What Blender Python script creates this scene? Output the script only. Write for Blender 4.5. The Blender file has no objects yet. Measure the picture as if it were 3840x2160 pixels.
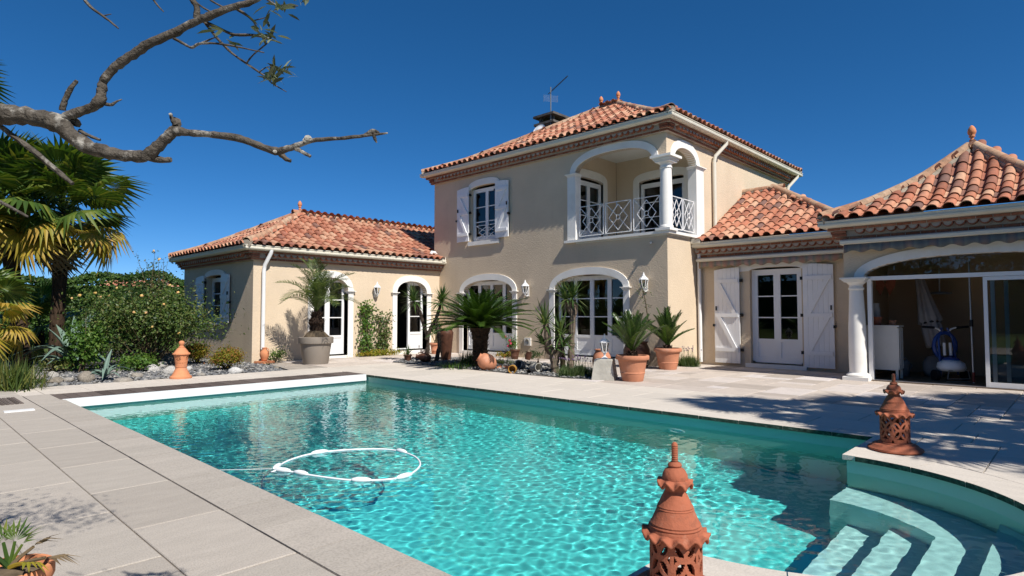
import bpy, math, random
import numpy as np
from mathutils import Matrix, Vector, Euler, noise
from mathutils.geometry import delaunay_2d_cdt
R_ = math.radians
rnd = random.Random(7)
sc = bpy.context.scene
C = sc.collection
PI = math.pi

# ------------------------------------------------------------------ camera, sky, sun, exposure
cam = bpy.data.cameras.new('camera')
cam_o = bpy.data.objects.new('camera', cam)
C.objects.link(cam_o)
cam.sensor_width = 36.0
cam.lens = 21.2856
cam.clip_start = 0.05
cam.clip_end = 900
CAM = Vector((0, 0, 1.22))
CR = Vector((0.72324, 0.69060, 0.0))
CU = Vector((0.02978, -0.03119, 0.99907))
CF = Vector((-0.68995, 0.72257, 0.04312))
cam_o.matrix_world = Matrix(((CR.x, CU.x, -CF.x, CAM.x), (CR.y, CU.y, -CF.y, CAM.y), (CR.z, CU.z, -CF.z, CAM.z), (0, 0, 0, 1)))
sc.camera = cam_o

SUN = Vector((0.87, -0.165, 1.0)).normalized()
world = bpy.data.worlds.new('World')
sc.world = world
world.use_nodes = True
wn = world.node_tree
sky = wn.nodes.new('ShaderNodeTexSky')
sky.sky_type = 'NISHITA'
sky.sun_disc = False
sky.sun_elevation = math.asin(SUN.z)
sky.sun_rotation = math.atan2(SUN.x, SUN.y)
sky.altitude = 3000
sky.air_density = 0.8
sky.dust_density = 0.0
sky.ozone_density = 8
whs = wn.nodes.new('ShaderNodeHueSaturation')
whs.inputs['Saturation'].default_value = 1.19
wgm = wn.nodes.new('ShaderNodeGamma')
wgm.inputs[1].default_value = 0.9
wn.links.new(sky.outputs[0], whs.inputs['Color'])
wn.links.new(whs.outputs[0], wgm.inputs[0])
wn.links.new(wgm.outputs[0], wn.nodes['Background'].inputs[0])
wn.nodes['Background'].inputs[1].default_value = 0.096

sun = bpy.data.lights.new('sun', 'SUN')
sun.energy = 4.4
sun.angle = R_(0.5)
sun.color = (1.0, 0.95, 0.87)
sun.cycles.is_caustics_light = True
sun_o = bpy.data.objects.new('sun', sun)
C.objects.link(sun_o)
sun_o.rotation_euler = SUN.to_track_quat('Z', 'Y').to_euler()

sc.view_settings.view_transform = 'Standard'
sc.view_settings.look = 'None'
sc.view_settings.exposure = 0.52
sc.view_settings.gamma = 1.0
sc.render.engine = 'CYCLES'
sc.cycles.use_denoising = True
sc.cycles.max_bounces = 10
sc.cycles.diffuse_bounces = 4
sc.cycles.glossy_bounces = 5
sc.cycles.transmission_bounces = 8
sc.cycles.transparent_max_bounces = 14
sc.cycles.caustics_reflective = False
sc.cycles.caustics_refractive = True
sc.cycles.sample_clamp_indirect = 6.0

# ------------------------------------------------------------------ materials
def nodes_of(name):
    m = bpy.data.materials.new(name)
    m.use_nodes = True
    nt = m.node_tree
    return m, nt, nt.nodes['Principled BSDF'], nt.nodes['Material Output']

def mix_rgb(nt, a, b, fac, mode='MIX'):
    n = nt.nodes.new('ShaderNodeMix')
    n.data_type = 'RGBA'
    n.blend_type = mode
    def put(sock, v):
        if hasattr(v, 'node'):
            nt.links.new(v, sock)
        elif isinstance(v, (int, float)):
            sock.default_value = v
        else:
            sock.default_value = (*v[:3], 1)
    put(n.inputs[0], fac)
    put(n.inputs[6], a)
    put(n.inputs[7], b)
    return n.outputs[2]

def noise_tex(nt, scale, detail=3, rough=0.55, stretch=None, coord='Object'):
    tc = nt.nodes.new('ShaderNodeTexCoord')
    n = nt.nodes.new('ShaderNodeTexNoise')
    n.inputs['Scale'].default_value = scale
    n.inputs['Detail'].default_value = detail
    n.inputs['Roughness'].default_value = rough
    if stretch:
        mp = nt.nodes.new('ShaderNodeMapping')
        mp.inputs['Scale'].default_value = stretch
        nt.links.new(tc.outputs[coord], mp.inputs[0])
        nt.links.new(mp.outputs[0], n.inputs['Vector'])
    else:
        nt.links.new(tc.outputs[coord], n.inputs['Vector'])
    return n.outputs['Fac']

def rng_map(nt, v, a, b, c=0.0, d=1.0):
    n = nt.nodes.new('ShaderNodeMapRange')
    nt.links.new(v, n.inputs[0])
    for i, x in enumerate((a, b, c, d)):
        n.inputs[i + 1].default_value = x
    return n.outputs[0]

def rv_value(nt, use_obj=True):
    at = nt.nodes.new('ShaderNodeAttribute')
    at.attribute_name = 'rv'
    if not use_obj:
        return at.outputs['Fac']
    oi = nt.nodes.new('ShaderNodeObjectInfo')
    ad = nt.nodes.new('ShaderNodeMath')
    ad.operation = 'ADD'
    nt.links.new(at.outputs['Fac'], ad.inputs[0])
    nt.links.new(oi.outputs['Random'], ad.inputs[1])
    fr = nt.nodes.new('ShaderNodeMath')
    fr.operation = 'FRACT'
    nt.links.new(ad.outputs[0], fr.inputs[0])
    return fr.outputs[0]

def ramp(nt, v, stops, interp='LINEAR'):
    n = nt.nodes.new('ShaderNodeValToRGB')
    n.color_ramp.interpolation = interp
    e = n.color_ramp.elements
    while len(e) < len(stops):
        e.new(0.5)
    for i, (p, c) in enumerate(stops):
        e[i].position = p
        e[i].color = (*c[:3], 1)
    nt.links.new(v, n.inputs[0])
    return n.outputs[0]

def surf(name, col, rough=0.8, var=0.12, vscale=3.0, bump=0.0, bscale=40.0, spec=0.3, stops=None, use_obj=True,
         stain=None, stain_scale=1.2, stain_amt=0.5, metal=0.0, stretch=None, bstretch=None, fine=0.0, fscale=120.0, streak=0.0, bloom=None):
    m, nt, b, out = nodes_of(name)
    base = col
    if stops:
        base = ramp(nt, rv_value(nt, use_obj), stops)
    dark = mix_rgb(nt, base, (1 - var,) * 3, 1.0, 'MULTIPLY')
    lite = mix_rgb(nt, base, (1 + var,) * 3, 1.0, 'MULTIPLY')
    n1 = noise_tex(nt, vscale, 4, 0.6, stretch)
    c = mix_rgb(nt, dark, lite, rng_map(nt, n1, 0.3, 0.7))
    if fine:
        n3 = noise_tex(nt, fscale, 2, 0.6)
        c = mix_rgb(nt, c, mix_rgb(nt, c, (1 - fine,) * 3, 1.0, 'MULTIPLY'), rng_map(nt, n3, 0.45, 0.62))
    if stain:
        n2 = noise_tex(nt, stain_scale, 5, 0.65)
        c = mix_rgb(nt, c, stain, rng_map(nt, n2, 0.55, 0.72, 0.0, stain_amt))
    if streak:
        n4 = noise_tex(nt, 2.2, 4, 0.6, (1.0, 1.0, 0.12))
        c = mix_rgb(nt, c, mix_rgb(nt, c, (0.62, 0.58, 0.54), 1.0, 'MULTIPLY'), rng_map(nt, n4, 0.56, 0.78, 0.0, streak))
    if bloom:
        n5 = noise_tex(nt, 14.0, 5, 0.7)
        c = mix_rgb(nt, c, bloom, rng_map(nt, n5, 0.56, 0.70, 0.0, 0.45))
    nt.links.new(c, b.inputs['Base Color'])
    b.inputs['Roughness'].default_value = rough
    b.inputs['Specular IOR Level'].default_value = spec
    b.inputs['Metallic'].default_value = metal
    if bump:
        bp = nt.nodes.new('ShaderNodeBump')
        bp.inputs['Strength'].default_value = bump
        bp.inputs['Distance'].default_value = 0.01
        nt.links.new(noise_tex(nt, bscale, 3, 0.6, bstretch), bp.inputs['Height'])
        nt.links.new(bp.outputs[0], b.inputs['Normal'])
    return m

def leaf(name, stops, rough=0.5, trans=0.35, spec=0.35):
    m, nt, b, out = nodes_of(name)
    c = ramp(nt, rv_value(nt, True), stops)
    nt.links.new(c, b.inputs['Base Color'])
    b.inputs['Roughness'].default_value = rough
    b.inputs['Specular IOR Level'].default_value = spec
    tr = nt.nodes.new('ShaderNodeBsdfTranslucent')
    nt.links.new(mix_rgb(nt, c, (1.5, 1.6, 0.7), 1.0, 'MULTIPLY'), tr.inputs[0])
    mx = nt.nodes.new('ShaderNodeMixShader')
    mx.inputs[0].default_value = trans
    nt.links.new(b.outputs[0], mx.inputs[1])
    nt.links.new(tr.outputs[0], mx.inputs[2])
    nt.links.new(mx.outputs[0], out.inputs[0])
    return m

def glass_pane(name, tint=(0.75, 0.8, 0.8)):
    m, nt, b, out = nodes_of(name)
    nt.nodes.remove(b)
    tr = nt.nodes.new('ShaderNodeBsdfTransparent')
    tr.inputs[0].default_value = (*tint, 1)
    gl = nt.nodes.new('ShaderNodeBsdfGlossy')
    gl.inputs['Roughness'].default_value = 0.01
    fr = nt.nodes.new('ShaderNodeFresnel')
    fr.inputs[0].default_value = 1.75
    mx = nt.nodes.new('ShaderNodeMixShader')
    nt.links.new(fr.outputs[0], mx.inputs[0])
    nt.links.new(tr.outputs[0], mx.inputs[1])
    nt.links.new(gl.outputs[0], mx.inputs[2])
    nt.links.new(mx.outputs[0], out.inputs[0])
    return m

def water_mat():
    m, nt, b, out = nodes_of('pool_water')
    nt.nodes.remove(b)
    g = nt.nodes.new('ShaderNodeBsdfGlass')
    g.inputs['IOR'].default_value = 1.333
    g.inputs['Roughness'].default_value = 0.0
    g.inputs['Color'].default_value = (0.80, 0.985, 1.0, 1)
    nt.links.new(g.outputs[0], out.inputs[0])
    return m

TILE = [(0.0, (0.25, 0.10, 0.065)), (0.15, (0.38, 0.15, 0.09)), (0.32, (0.45, 0.20, 0.125)), (0.48, (0.49, 0.265, 0.17)), (0.60, (0.51, 0.31, 0.205)), (0.72, (0.43, 0.165, 0.10)), (0.86, (0.33, 0.13, 0.085)), (0.94, (0.23, 0.115, 0.085)), (1.0, (0.17, 0.10, 0.085))]
MT = dict(
    stucco=surf('stucco', (0.635, 0.515, 0.38), 0.95, 0.06, 1.1, 1.0, 34, 0.1, stain=(0.36, 0.29, 0.22), stain_scale=0.55, stain_amt=0.20, streak=0.22),
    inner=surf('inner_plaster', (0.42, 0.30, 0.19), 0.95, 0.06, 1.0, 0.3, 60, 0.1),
    dark_room=surf('unlit_room_shade', (0.10, 0.085, 0.07), 0.95, 0.1, 1.0),  # dark colour carries the shade of unlit rooms, not a real plaster tone
    ceiling=surf('white_ceiling', (0.72, 0.70, 0.64), 0.8, 0.03),
    trim=surf('white_trim', (0.80, 0.78, 0.74), 0.75, 0.05, 2.0, 0.15, 60, 0.25, stain=(0.52, 0.47, 0.40), stain_scale=1.6, stain_amt=0.25),
    pvc=surf('white_pvc', (0.80, 0.80, 0.80), 0.35, 0.03, 2.0, spec=0.5),
    shutter=surf('white_shutter_paint', (0.80, 0.80, 0.81), 0.45, 0.03, 3.0, 0.05, 60, 0.4, stain=(0.6, 0.6, 0.58), stain_amt=0.2),
    iron=surf('black_iron', (0.015, 0.015, 0.015), 0.5, 0.1),
    gutter=surf('cream_gutter', (0.70, 0.66, 0.56), 0.45, 0.05, 2.0, spec=0.4, stain=(0.42, 0.38, 0.30), stain_scale=2.5, stain_amt=0.25),
    tile=surf('roof_tile_clay', (0.5, 0.2, 0.1), 0.9, 0.22, 9.0, 0.35, 60, 0.15, stops=TILE, stain=(0.10, 0.085, 0.07), stain_scale=7.0, stain_amt=0.55),
    ridge=surf('ridge_tile_clay', (0.4, 0.25, 0.16), 0.95, 0.2, 9.0, 0.35, 60, 0.1, stops=[(0, (0.36, 0.17, 0.105)), (0.5, (0.44, 0.27, 0.175)), (1, (0.48, 0.34, 0.235))], stain=(0.10, 0.09, 0.07), stain_scale=6.0, stain_amt=0.6),
    cover=surf('roof_underlay', (0.17, 0.075, 0.045), 0.95, 0.2, 6.0),
    mortar=surf('roof_mortar', (0.36, 0.31, 0.25), 0.95, 0.25, 10.0, 0.6, 40, 0.1, stain=(0.09, 0.09, 0.06), stain_scale=5, stain_amt=0.8),
    gmortar=surf('cornice_mortar', (0.40, 0.35, 0.30), 0.95, 0.12, 9.0, 0.4, 60, 0.1),
    brick=surf('cornice_brick', (0.3, 0.12, 0.07), 0.9, 0.2, 20.0, 0.4, 90, 0.1, stops=[(0, (0.22, 0.085, 0.05)), (0.5, (0.30, 0.12, 0.075)), (1, (0.36, 0.17, 0.11))]),
    slab=surf('paving_stone_view_dimmed', (0.5, 0.45, 0.4), 0.85, 0.07, 2.2, 0.30, 45, 0.2, stops=[(0, (0.375, 0.335, 0.29)), (0.5, (0.40, 0.36, 0.312)), (1, (0.425, 0.38, 0.33))], stain=(0.29, 0.26, 0.225), stain_scale=1.3, stain_amt=0.25, stretch=(5.0, 0.7, 1.0), fine=0.17, fscale=75),  # copy of the pale stone: viewing-angle dimming and rougher greyness put into colour
    slabf=surf('pale_paving_stone', (0.5, 0.45, 0.4), 0.85, 0.06, 2.2, 0.25, 45, 0.2, stops=[(0, (0.535, 0.485, 0.425)), (0.5, (0.56, 0.505, 0.44)), (1, (0.585, 0.53, 0.465))], stain=(0.44, 0.40, 0.35), stain_scale=1.3, stain_amt=0.25, stretch=(0.7, 4.0, 1.0), fine=0.10, fscale=75),
    oslab=surf('patio_stone', (0.5, 0.45, 0.4), 0.88, 0.10, 2.2, 0.45, 40, 0.2, stops=[(0, (0.40, 0.345, 0.30)), (0.35, (0.50, 0.435, 0.385)), (0.7, (0.55, 0.475, 0.41)), (1, (0.60, 0.55, 0.53))], stain=(0.33, 0.28, 0.24), stain_scale=2.0, stain_amt=0.35, fine=0.15, fscale=60),
    bed=surf('terrace_joint', (0.33, 0.29, 0.25), 0.95, 0.2, 5.0),
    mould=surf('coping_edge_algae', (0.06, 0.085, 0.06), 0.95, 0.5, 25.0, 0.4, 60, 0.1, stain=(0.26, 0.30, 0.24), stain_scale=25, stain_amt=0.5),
    liner=surf('pool_liner_depth_tint', (0.135, 0.735, 0.69), 0.6, 0.04, 1.0),  # light absorbed by deep water put into the liner colour as turquoise
    linerw=surf('pool_liner_wall', (0.50, 0.64, 0.54), 0.55, 0.04, 1.5),
    liners=surf('pool_liner_shallow_tint', (0.68, 0.86, 0.81), 0.55, 0.03, 2.0),  # same liner as the floor, paler: weaker absorption in shallow water put into colour
    plank=surf('cover_plank_wood', (0.1, 0.08, 0.07), 0.8, 0.25, 12.0, 0.4, 30, 0.2, stops=[(0, (0.075, 0.058, 0.05)), (1, (0.135, 0.108, 0.095))], stretch=(1.5, 14, 1)),
    soil=surf('lawn_soil', (0.075, 0.105, 0.03), 0.95, 0.35, 1.5, 0.4, 20, 0.1),
    grav_b=surf('gravel_bed_base', (0.10, 0.095, 0.085), 0.95, 0.35, 18.0, 0.8, 30, 0.1),
    gravel=surf('slate_gravel', (0.16, 0.16, 0.16), 0.75, 0.2, 30.0, 0, 1, 0.3, stops=[(0, (0.07, 0.075, 0.085)), (0.4, (0.14, 0.14, 0.145)), (0.8, (0.22, 0.215, 0.20)), (1, (0.40, 0.38, 0.35))]),
    rock=surf('garden_rock', (0.30, 0.28, 0.24), 0.9, 0.3, 6.0, 0.8, 18, 0.2, stops=[(0, (0.22, 0.19, 0.15)), (0.35, (0.30, 0.27, 0.23)), (0.7, (0.40, 0.38, 0.35)), (1, (0.50, 0.49, 0.47))], stain=(0.12, 0.11, 0.09), stain_scale=8, stain_amt=0.6),
    terra=surf('terracotta', (0.50, 0.215, 0.125), 0.85, 0.14, 5.0, 0.2, 60, 0.2, stain=(0.60, 0.42, 0.33), stain_scale=4.0, stain_amt=0.5, bloom=(0.34, 0.15, 0.09)),
    terrad=surf('lantern_terracotta', (0.34, 0.11, 0.06), 0.85, 0.16, 9.0, 0.35, 60, 0.2, stain=(0.10, 0.055, 0.04), stain_scale=16.0, stain_amt=0.6, bloom=(0.42, 0.22, 0.15)),
    terral=surf('pale_terracotta', (0.58, 0.235, 0.115), 0.85, 0.12, 6.0, 0.2, 60, 0.2, stain=(0.40, 0.20, 0.13), stain_scale=5.0, stain_amt=0.4),
    terrab=surf('brown_glazed_clay', (0.085, 0.036, 0.022), 0.5, 0.35, 8.0, 0.3, 20, 0.3, stain=(0.17, 0.08, 0.05), stain_scale=5, stain_amt=0.6),
    taupe=surf('taupe_resin', (0.25, 0.215, 0.18), 0.6, 0.05, 3.0, spec=0.35),
    earth=surf('potting_earth', (0.12, 0.09, 0.06), 0.95, 0.4, 20.0, 0.8, 25, 0.1),
    stone=surf('weathered_stone_block', (0.44, 0.42, 0.37), 0.9, 0.15, 5.0, 0.5, 30, 0.2, stain=(0.25, 0.24, 0.21), stain_scale=4, stain_amt=0.4),
    lampw=surf('white_lamp_paint', (0.78, 0.78, 0.78), 0.4, 0.03, spec=0.5),
    bark=surf('olive_bark', (0.085, 0.074, 0.062), 0.95, 0.5, 40.0, 1.0, 60, 0.1, stain=(0.42, 0.40, 0.36), stain_scale=16, stain_amt=1.0),
    trunk=surf('palm_trunk_fibre', (0.05, 0.033, 0.022), 0.95, 0.5, 20.0, 1.0, 40, 0.1, stretch=(1, 1, 0.3)),
    cytrunk=surf('cycad_trunk', (0.055, 0.035, 0.025), 0.95, 0.5, 30.0, 1.0, 40, 0.1),
    dyucca=surf('dark_yucca_trunk', (0.06, 0.046, 0.036), 0.95, 0.4, 25.0, 0.8, 35, 0.1),
    yuccat=surf('yucca_trunk', (0.16, 0.125, 0.095), 0.95, 0.35, 25.0, 0.8, 35, 0.1, stretch=(1, 1, 2.5)),
    stem=surf('green_brown_stem', (0.10, 0.075, 0.04), 0.9, 0.3, 20.0),
    concrete=surf('sooty_chimney', (0.12, 0.11, 0.10), 0.95, 0.3, 5.0, 0.4, 25, 0.1, stain=(0.025, 0.025, 0.025), stain_scale=3, stain_amt=0.8),
    alu=surf('aluminium', (0.45, 0.45, 0.46), 0.4, 0.05, metal=0.8),
    hose=surf('white_hose_plastic', (0.78, 0.80, 0.82), 0.4, 0.03, spec=0.5),
    grey=surf('grey_plastic', (0.16, 0.18, 0.20), 0.6, 0.1),
    blue=surf('blue_plastic', (0.015, 0.05, 0.22), 0.4, 0.1, spec=0.5),
    black=surf('black_plastic', (0.012, 0.012, 0.014), 0.5, 0.1),
    canvas=surf('faded_parasol_canvas', (0.32, 0.30, 0.29), 0.95, 0.1, 6.0),
    floor=surf('interior_floor', (0.17, 0.115, 0.07), 0.6, 0.1, 4.0),
    cabinet=surf('white_cabinet_paint', (0.62, 0.61, 0.58), 0.6, 0.05),
    red=surf('dull_red_paint', (0.28, 0.05, 0.03), 0.7, 0.1),
    sofa=surf('grey_sofa_fabric', (0.10, 0.12, 0.16), 0.95, 0.1),
    yellowpot=surf('ochre_glaze', (0.38, 0.20, 0.04), 0.5, 0.2),
    glass=glass_pane('window_glass'),
    lglass=glass_pane('lantern_glass', (0.85, 0.86, 0.84)),
    water=water_mat(),
    fan=leaf('fan_palm_leaf', [(0, (0.035, 0.075, 0.015)), (0.5, (0.07, 0.12, 0.02)), (0.85, (0.13, 0.17, 0.03)), (1, (0.20, 0.20, 0.04))], 0.42, 0.25),
    fany=leaf('yellowing_fan_leaf', [(0, (0.20, 0.21, 0.025)), (0.5, (0.38, 0.28, 0.03)), (1, (0.42, 0.26, 0.06))], 0.55, 0.3),
    dry=leaf('dry_palm_leaf', [(0, (0.10, 0.07, 0.04)), (1, (0.26, 0.19, 0.11))], 0.8, 0.2),
    cyc=leaf('cycad_leaflet', [(0, (0.020, 0.050, 0.010)), (0.6, (0.045, 0.095, 0.014)), (1, (0.085, 0.145, 0.022))], 0.32, 0.18, 0.5),
    phx=leaf('date_palm_leaflet', [(0, (0.045, 0.075, 0.02)), (0.6, (0.085, 0.125, 0.03)), (1, (0.15, 0.18, 0.05))], 0.5, 0.25),
    yuc=leaf('yucca_sword_leaf', [(0, (0.035, 0.075, 0.02)), (0.6, (0.075, 0.125, 0.035)), (1, (0.15, 0.18, 0.06))], 0.45, 0.2),
    agave=surf('agave_skin', (0.13, 0.20, 0.16), 0.55, 0.12, 5.0, 0, 1, 0.35, stops=[(0, (0.115, 0.18, 0.145)), (1, (0.17, 0.245, 0.195))]),
    rose=leaf('rose_leaf', [(0, (0.022, 0.052, 0.012)), (0.5, (0.055, 0.10, 0.02)), (0.85, (0.10, 0.15, 0.03)), (1, (0.15, 0.145, 0.05))], 0.45, 0.25),
    spirea=leaf('golden_spirea_leaf', [(0, (0.12, 0.15, 0.012)), (0.5, (0.27, 0.27, 0.02)), (0.8, (0.32, 0.19, 0.03)), (1, (0.26, 0.08, 0.04))], 0.6, 0.35),
    green=leaf('fresh_green_leaf', [(0, (0.03, 0.08, 0.012)), (0.6, (0.07, 0.15, 0.02)), (1, (0.15, 0.23, 0.035))], 0.5, 0.3),
    hedge=leaf('hedge_leaf', [(0, (0.016, 0.042, 0.008)), (0.6, (0.04, 0.09, 0.014)), (1, (0.08, 0.14, 0.022))], 0.55, 0.25),
    shrub=leaf('dark_shrub_leaf', [(0, (0.012, 0.03, 0.008)), (0.7, (0.03, 0.065, 0.012)), (1, (0.06, 0.10, 0.02))], 0.4, 0.2),
    olive=leaf('olive_leaf', [(0, (0.04, 0.055, 0.025)), (0.6, (0.09, 0.11, 0.055)), (1, (0.26, 0.29, 0.20))], 0.4, 0.15),
    grass=leaf('grass_blade', [(0, (0.03, 0.06, 0.012)), (0.6, (0.075, 0.11, 0.02)), (1, (0.19, 0.19, 0.05))], 0.55, 0.3),
    lav=leaf('lavender_leaf', [(0, (0.035, 0.07, 0.02)), (0.6, (0.07, 0.12, 0.03)), (1, (0.14, 0.17, 0.08))], 0.6, 0.3),
    lavf=leaf('lavender_flower', [(0, (0.10, 0.06, 0.12)), (1, (0.22, 0.15, 0.25))], 0.8, 0.2),
    petal=leaf('yellow_rose_petal', [(0, (0.70, 0.44, 0.08)), (0.5, (0.78, 0.62, 0.25)), (1, (0.70, 0.36, 0.25))], 0.6, 0.3),
    pink=leaf('pink_rose_petal', [(0, (0.45, 0.02, 0.08)), (1, (0.65, 0.10, 0.18))], 0.6, 0.3),
)

# ------------------------------------------------------------------ object helpers
WM = {}
def tag(o, label=None, cat=None, group=None, kind=None):
    for k, v in (('label', label), ('category', cat), ('group', group), ('kind', kind)):
        if v:
            o[k] = v
    return o

def link(o, parent=None, mw=None):
    C.objects.link(o)
    mw = mw if mw is not None else Matrix.Identity(4)
    WM[o.name] = mw
    if parent is not None:
        o.parent = parent
        o.matrix_parent_inverse = WM[parent.name].inverted()
    o.matrix_basis = mw
    return o

def thing(name, loc, label, cat, group=None, rz=0.0):
    o = bpy.data.objects.new(name, None)
    o.empty_display_size = 0.1
    link(o, None, Matrix.Translation(loc) @ Matrix.Rotation(rz, 4, 'Z'))
    return tag(o, label, cat, group)

def obj(name, me, parent=None, mw=None):
    return link(bpy.data.objects.new(name, me), parent, mw)

class MB:
    def __init__(self):
        self.v, self.f, self.rv, self.mi = [], [], [], []
    def add(self, vs, fs, rv=0.0, mi=0):
        i = len(self.v)
        self.v.extend([tuple(p) for p in vs])
        for q in fs:
            self.f.append(tuple(i + k for k in q))
        n = len(fs)
        self.rv.extend([rv] * n)
        self.mi.extend([mi] * n)
        return self
    def box(self, x0, x1, y0, y1, z0, z1, rv=0.0, mi=0, mw=None):
        vs = [Vector(p) for p in ((x0, y0, z0), (x1, y0, z0), (x1, y1, z0), (x0, y1, z0), (x0, y0, z1), (x1, y0, z1), (x1, y1, z1), (x0, y1, z1))]
        if mw:
            vs = [mw @ p for p in vs]
        return self.add(vs, [(3, 2, 1, 0), (4, 5, 6, 7), (0, 1, 5, 4), (1, 2, 6, 5), (2, 3, 7, 6), (3, 0, 4, 7)], rv, mi)
    def bar(self, a, b, w, d=None, up=(0, 0, 1), mi=0):
        a, b = Vector(a), Vector(b)
        d = d or w
        t = (b - a).normalized()
        s = t.cross(Vector(up))
        if s.length < 1e-4:
            s = t.cross(Vector((1, 0, 0)))
        s.normalize()
        n = s.cross(t)
        vs = [p + s * (i * w / 2) + n * (j * d / 2) for p in (a, b) for i, j in ((-1, -1), (1, -1), (1, 1), (-1, 1))]
        return self.add(vs, [(3, 2, 1, 0), (4, 5, 6, 7), (0, 1, 5, 4), (1, 2, 6, 5), (2, 3, 7, 6), (3, 0, 4, 7)], 0.0, mi)
    def tube(self, pts, rad, seg=8, cap=True, rv=0.0, mi=0):
        pts = [Vector(p) for p in pts]
        n = len(pts)
        if not hasattr(rad, '__len__'):
            rad = [rad] * n
        ref = None
        vs = []
        for i, p in enumerate(pts):
            t = (pts[min(i + 1, n - 1)] - pts[max(i - 1, 0)])
            t = t.normalized() if t.length > 1e-9 else Vector((0, 0, 1))
            if ref is None:
                ref = t.cross(Vector((0.31, 0.2, 0.93)))
                if ref.length < 0.05:
                    ref = t.cross(Vector((1, 0, 0)))
            s = (ref - t * ref.dot(t)).normalized()
            ref = s
            b = t.cross(s)
            for k in range(seg):
                a = 2 * PI * k / seg
                vs.append(p + (s * math.cos(a) + b * math.sin(a)) * rad[i])
        fs = []
        for i in range(n - 1):
            for k in range(seg):
                k2 = (k + 1) % seg
                fs.append((i * seg + k, i * seg + k2, (i + 1) * seg + k2, (i + 1) * seg + k))
        if cap:
            fs.append(tuple(range(seg))[::-1])
            fs.append(tuple((n - 1) * seg + k for k in range(seg)))
        return self.add(vs, fs, rv, mi)
    def lathe(self, prof, seg=24, c=(0, 0, 0), rv=0.0, mi=0, wob=None):
        vs = []
        for r, z in prof:
            for k in range(seg):
                a = 2 * PI * k / seg
                rr = r * (wob(a, z) if wob else 1.0)
                vs.append((c[0] + rr * math.cos(a), c[1] + rr * math.sin(a), c[2] + z))
        fs = []
        for i in range(len(prof) - 1):
            for k in range(seg):
                k2 = (k + 1) % seg
                fs.append((i * seg + k, i * seg + k2, (i + 1) * seg + k2, (i + 1) * seg + k))
        return self.add(vs, fs, rv, mi)
    def mesh(self, name, mats, smooth=False):
        me = bpy.data.meshes.new(name)
        me.from_pydata(self.v, [], self.f)
        for m in (mats if isinstance(mats, (list, tuple)) else [mats]):
            me.materials.append(m)
        if any(self.mi):
            me.polygons.foreach_set('material_index', self.mi)
        if any(self.rv):
            at = me.attributes.new('rv', 'FLOAT', 'FACE')
            at.data.foreach_set('value', self.rv)
        if smooth:
            me.polygons.foreach_set('use_smooth', [True] * len(me.polygons))
        me.update()
        return me
    def build(self, name, mats, parent=None, smooth=False, mw=None):
        return obj(name, self.mesh(name, mats, smooth), parent, mw)

def smooth_by_angle(me, deg=35):
    me.polygons.foreach_set('use_smooth', [True] * len(me.polygons))
    try:
        me.set_sharp_from_angle(angle=R_(deg))
    except Exception:
        pass
    return me

def fill2d(vs, es):
    """triangles of the area enclosed by the edge loops (even-odd)"""
    ov, oe, of, _, _, _ = delaunay_2d_cdt(vs, es, [], 0, 1e-6)
    E = np.array([(*vs[a], *vs[b]) for a, b in es])
    out = []
    for f in of:
        x = sum(ov[k][0] for k in f) / 3
        y = sum(ov[k][1] for k in f) / 3
        cr = (E[:, 1] > y) != (E[:, 3] > y)
        xi = E[cr, 0] + (y - E[cr, 1]) / (E[cr, 3] - E[cr, 1]) * (E[cr, 2] - E[cr, 0])
        if (xi > x).sum() % 2:
            out.append(tuple(f))
    return ov, out

def plate(outer, holes, fmap, t):
    """flat wall piece with openings: (u,v) outline, thickness t along w; fmap(u,v,w)->world"""
    vs, es = [], []
    loops = [outer] + list(holes)
    for lp in loops:
        i = len(vs)
        n = len(lp)
        vs.extend([Vector((p[0], p[1])) for p in lp])
        es.extend([(i + k, i + (k + 1) % n) for k in range(n)])
    ov, of = fill2d(vs, es)
    mb = MB()
    n = len(ov)
    mb.add([fmap(p[0], p[1], 0) for p in ov] + [fmap(p[0], p[1], t) for p in ov],
           [tuple(f) for f in of] + [tuple(n + k for k in f)[::-1] for f in of])
    for lp in loops:
        m = len(lp)
        mb.add([fmap(p[0], p[1], 0) for p in lp] + [fmap(p[0], p[1], t) for p in lp],
               [(k, (k + 1) % m, m + (k + 1) % m, m + k) for k in range(m)])
    return mb

def arch_pts(u0, u1, vs_, va, n=18, p=2.25):
    """arch curve from (u0,vs_) over apex va to (u1,vs_)"""
    c, a, b = (u0 + u1) / 2, (u1 - u0) / 2, va - vs_
    out = []
    for i in range(n + 1):
        t = PI - PI * i / n
        cx, sx = math.cos(t), math.sin(t)
        out.append((c + a * math.copysign(abs(cx) ** (2 / p), cx), vs_ + b * abs(sx) ** (2 / p)))
    return out

def arch_hole(u0, u1, v0, vs_, va, p=2.25):
    return [(u1, v0), (u0, v0)] + arch_pts(u0, u1, vs_, va, 18, p)

def proj(p):
    d = Vector(p) - CAM
    z = d.dot(CF)
    if z < 0.05:
        return None
    return (1920 + 2270.46 * d.dot(CR) / z, 1080 - 2270.46 * d.dot(CU) / z, z)

def at(px, py, depth):
    return CAM + CF * depth + CR * ((px - 1920) / 2270.46 * depth) - CU * ((py - 1080) / 2270.46 * depth)
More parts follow.
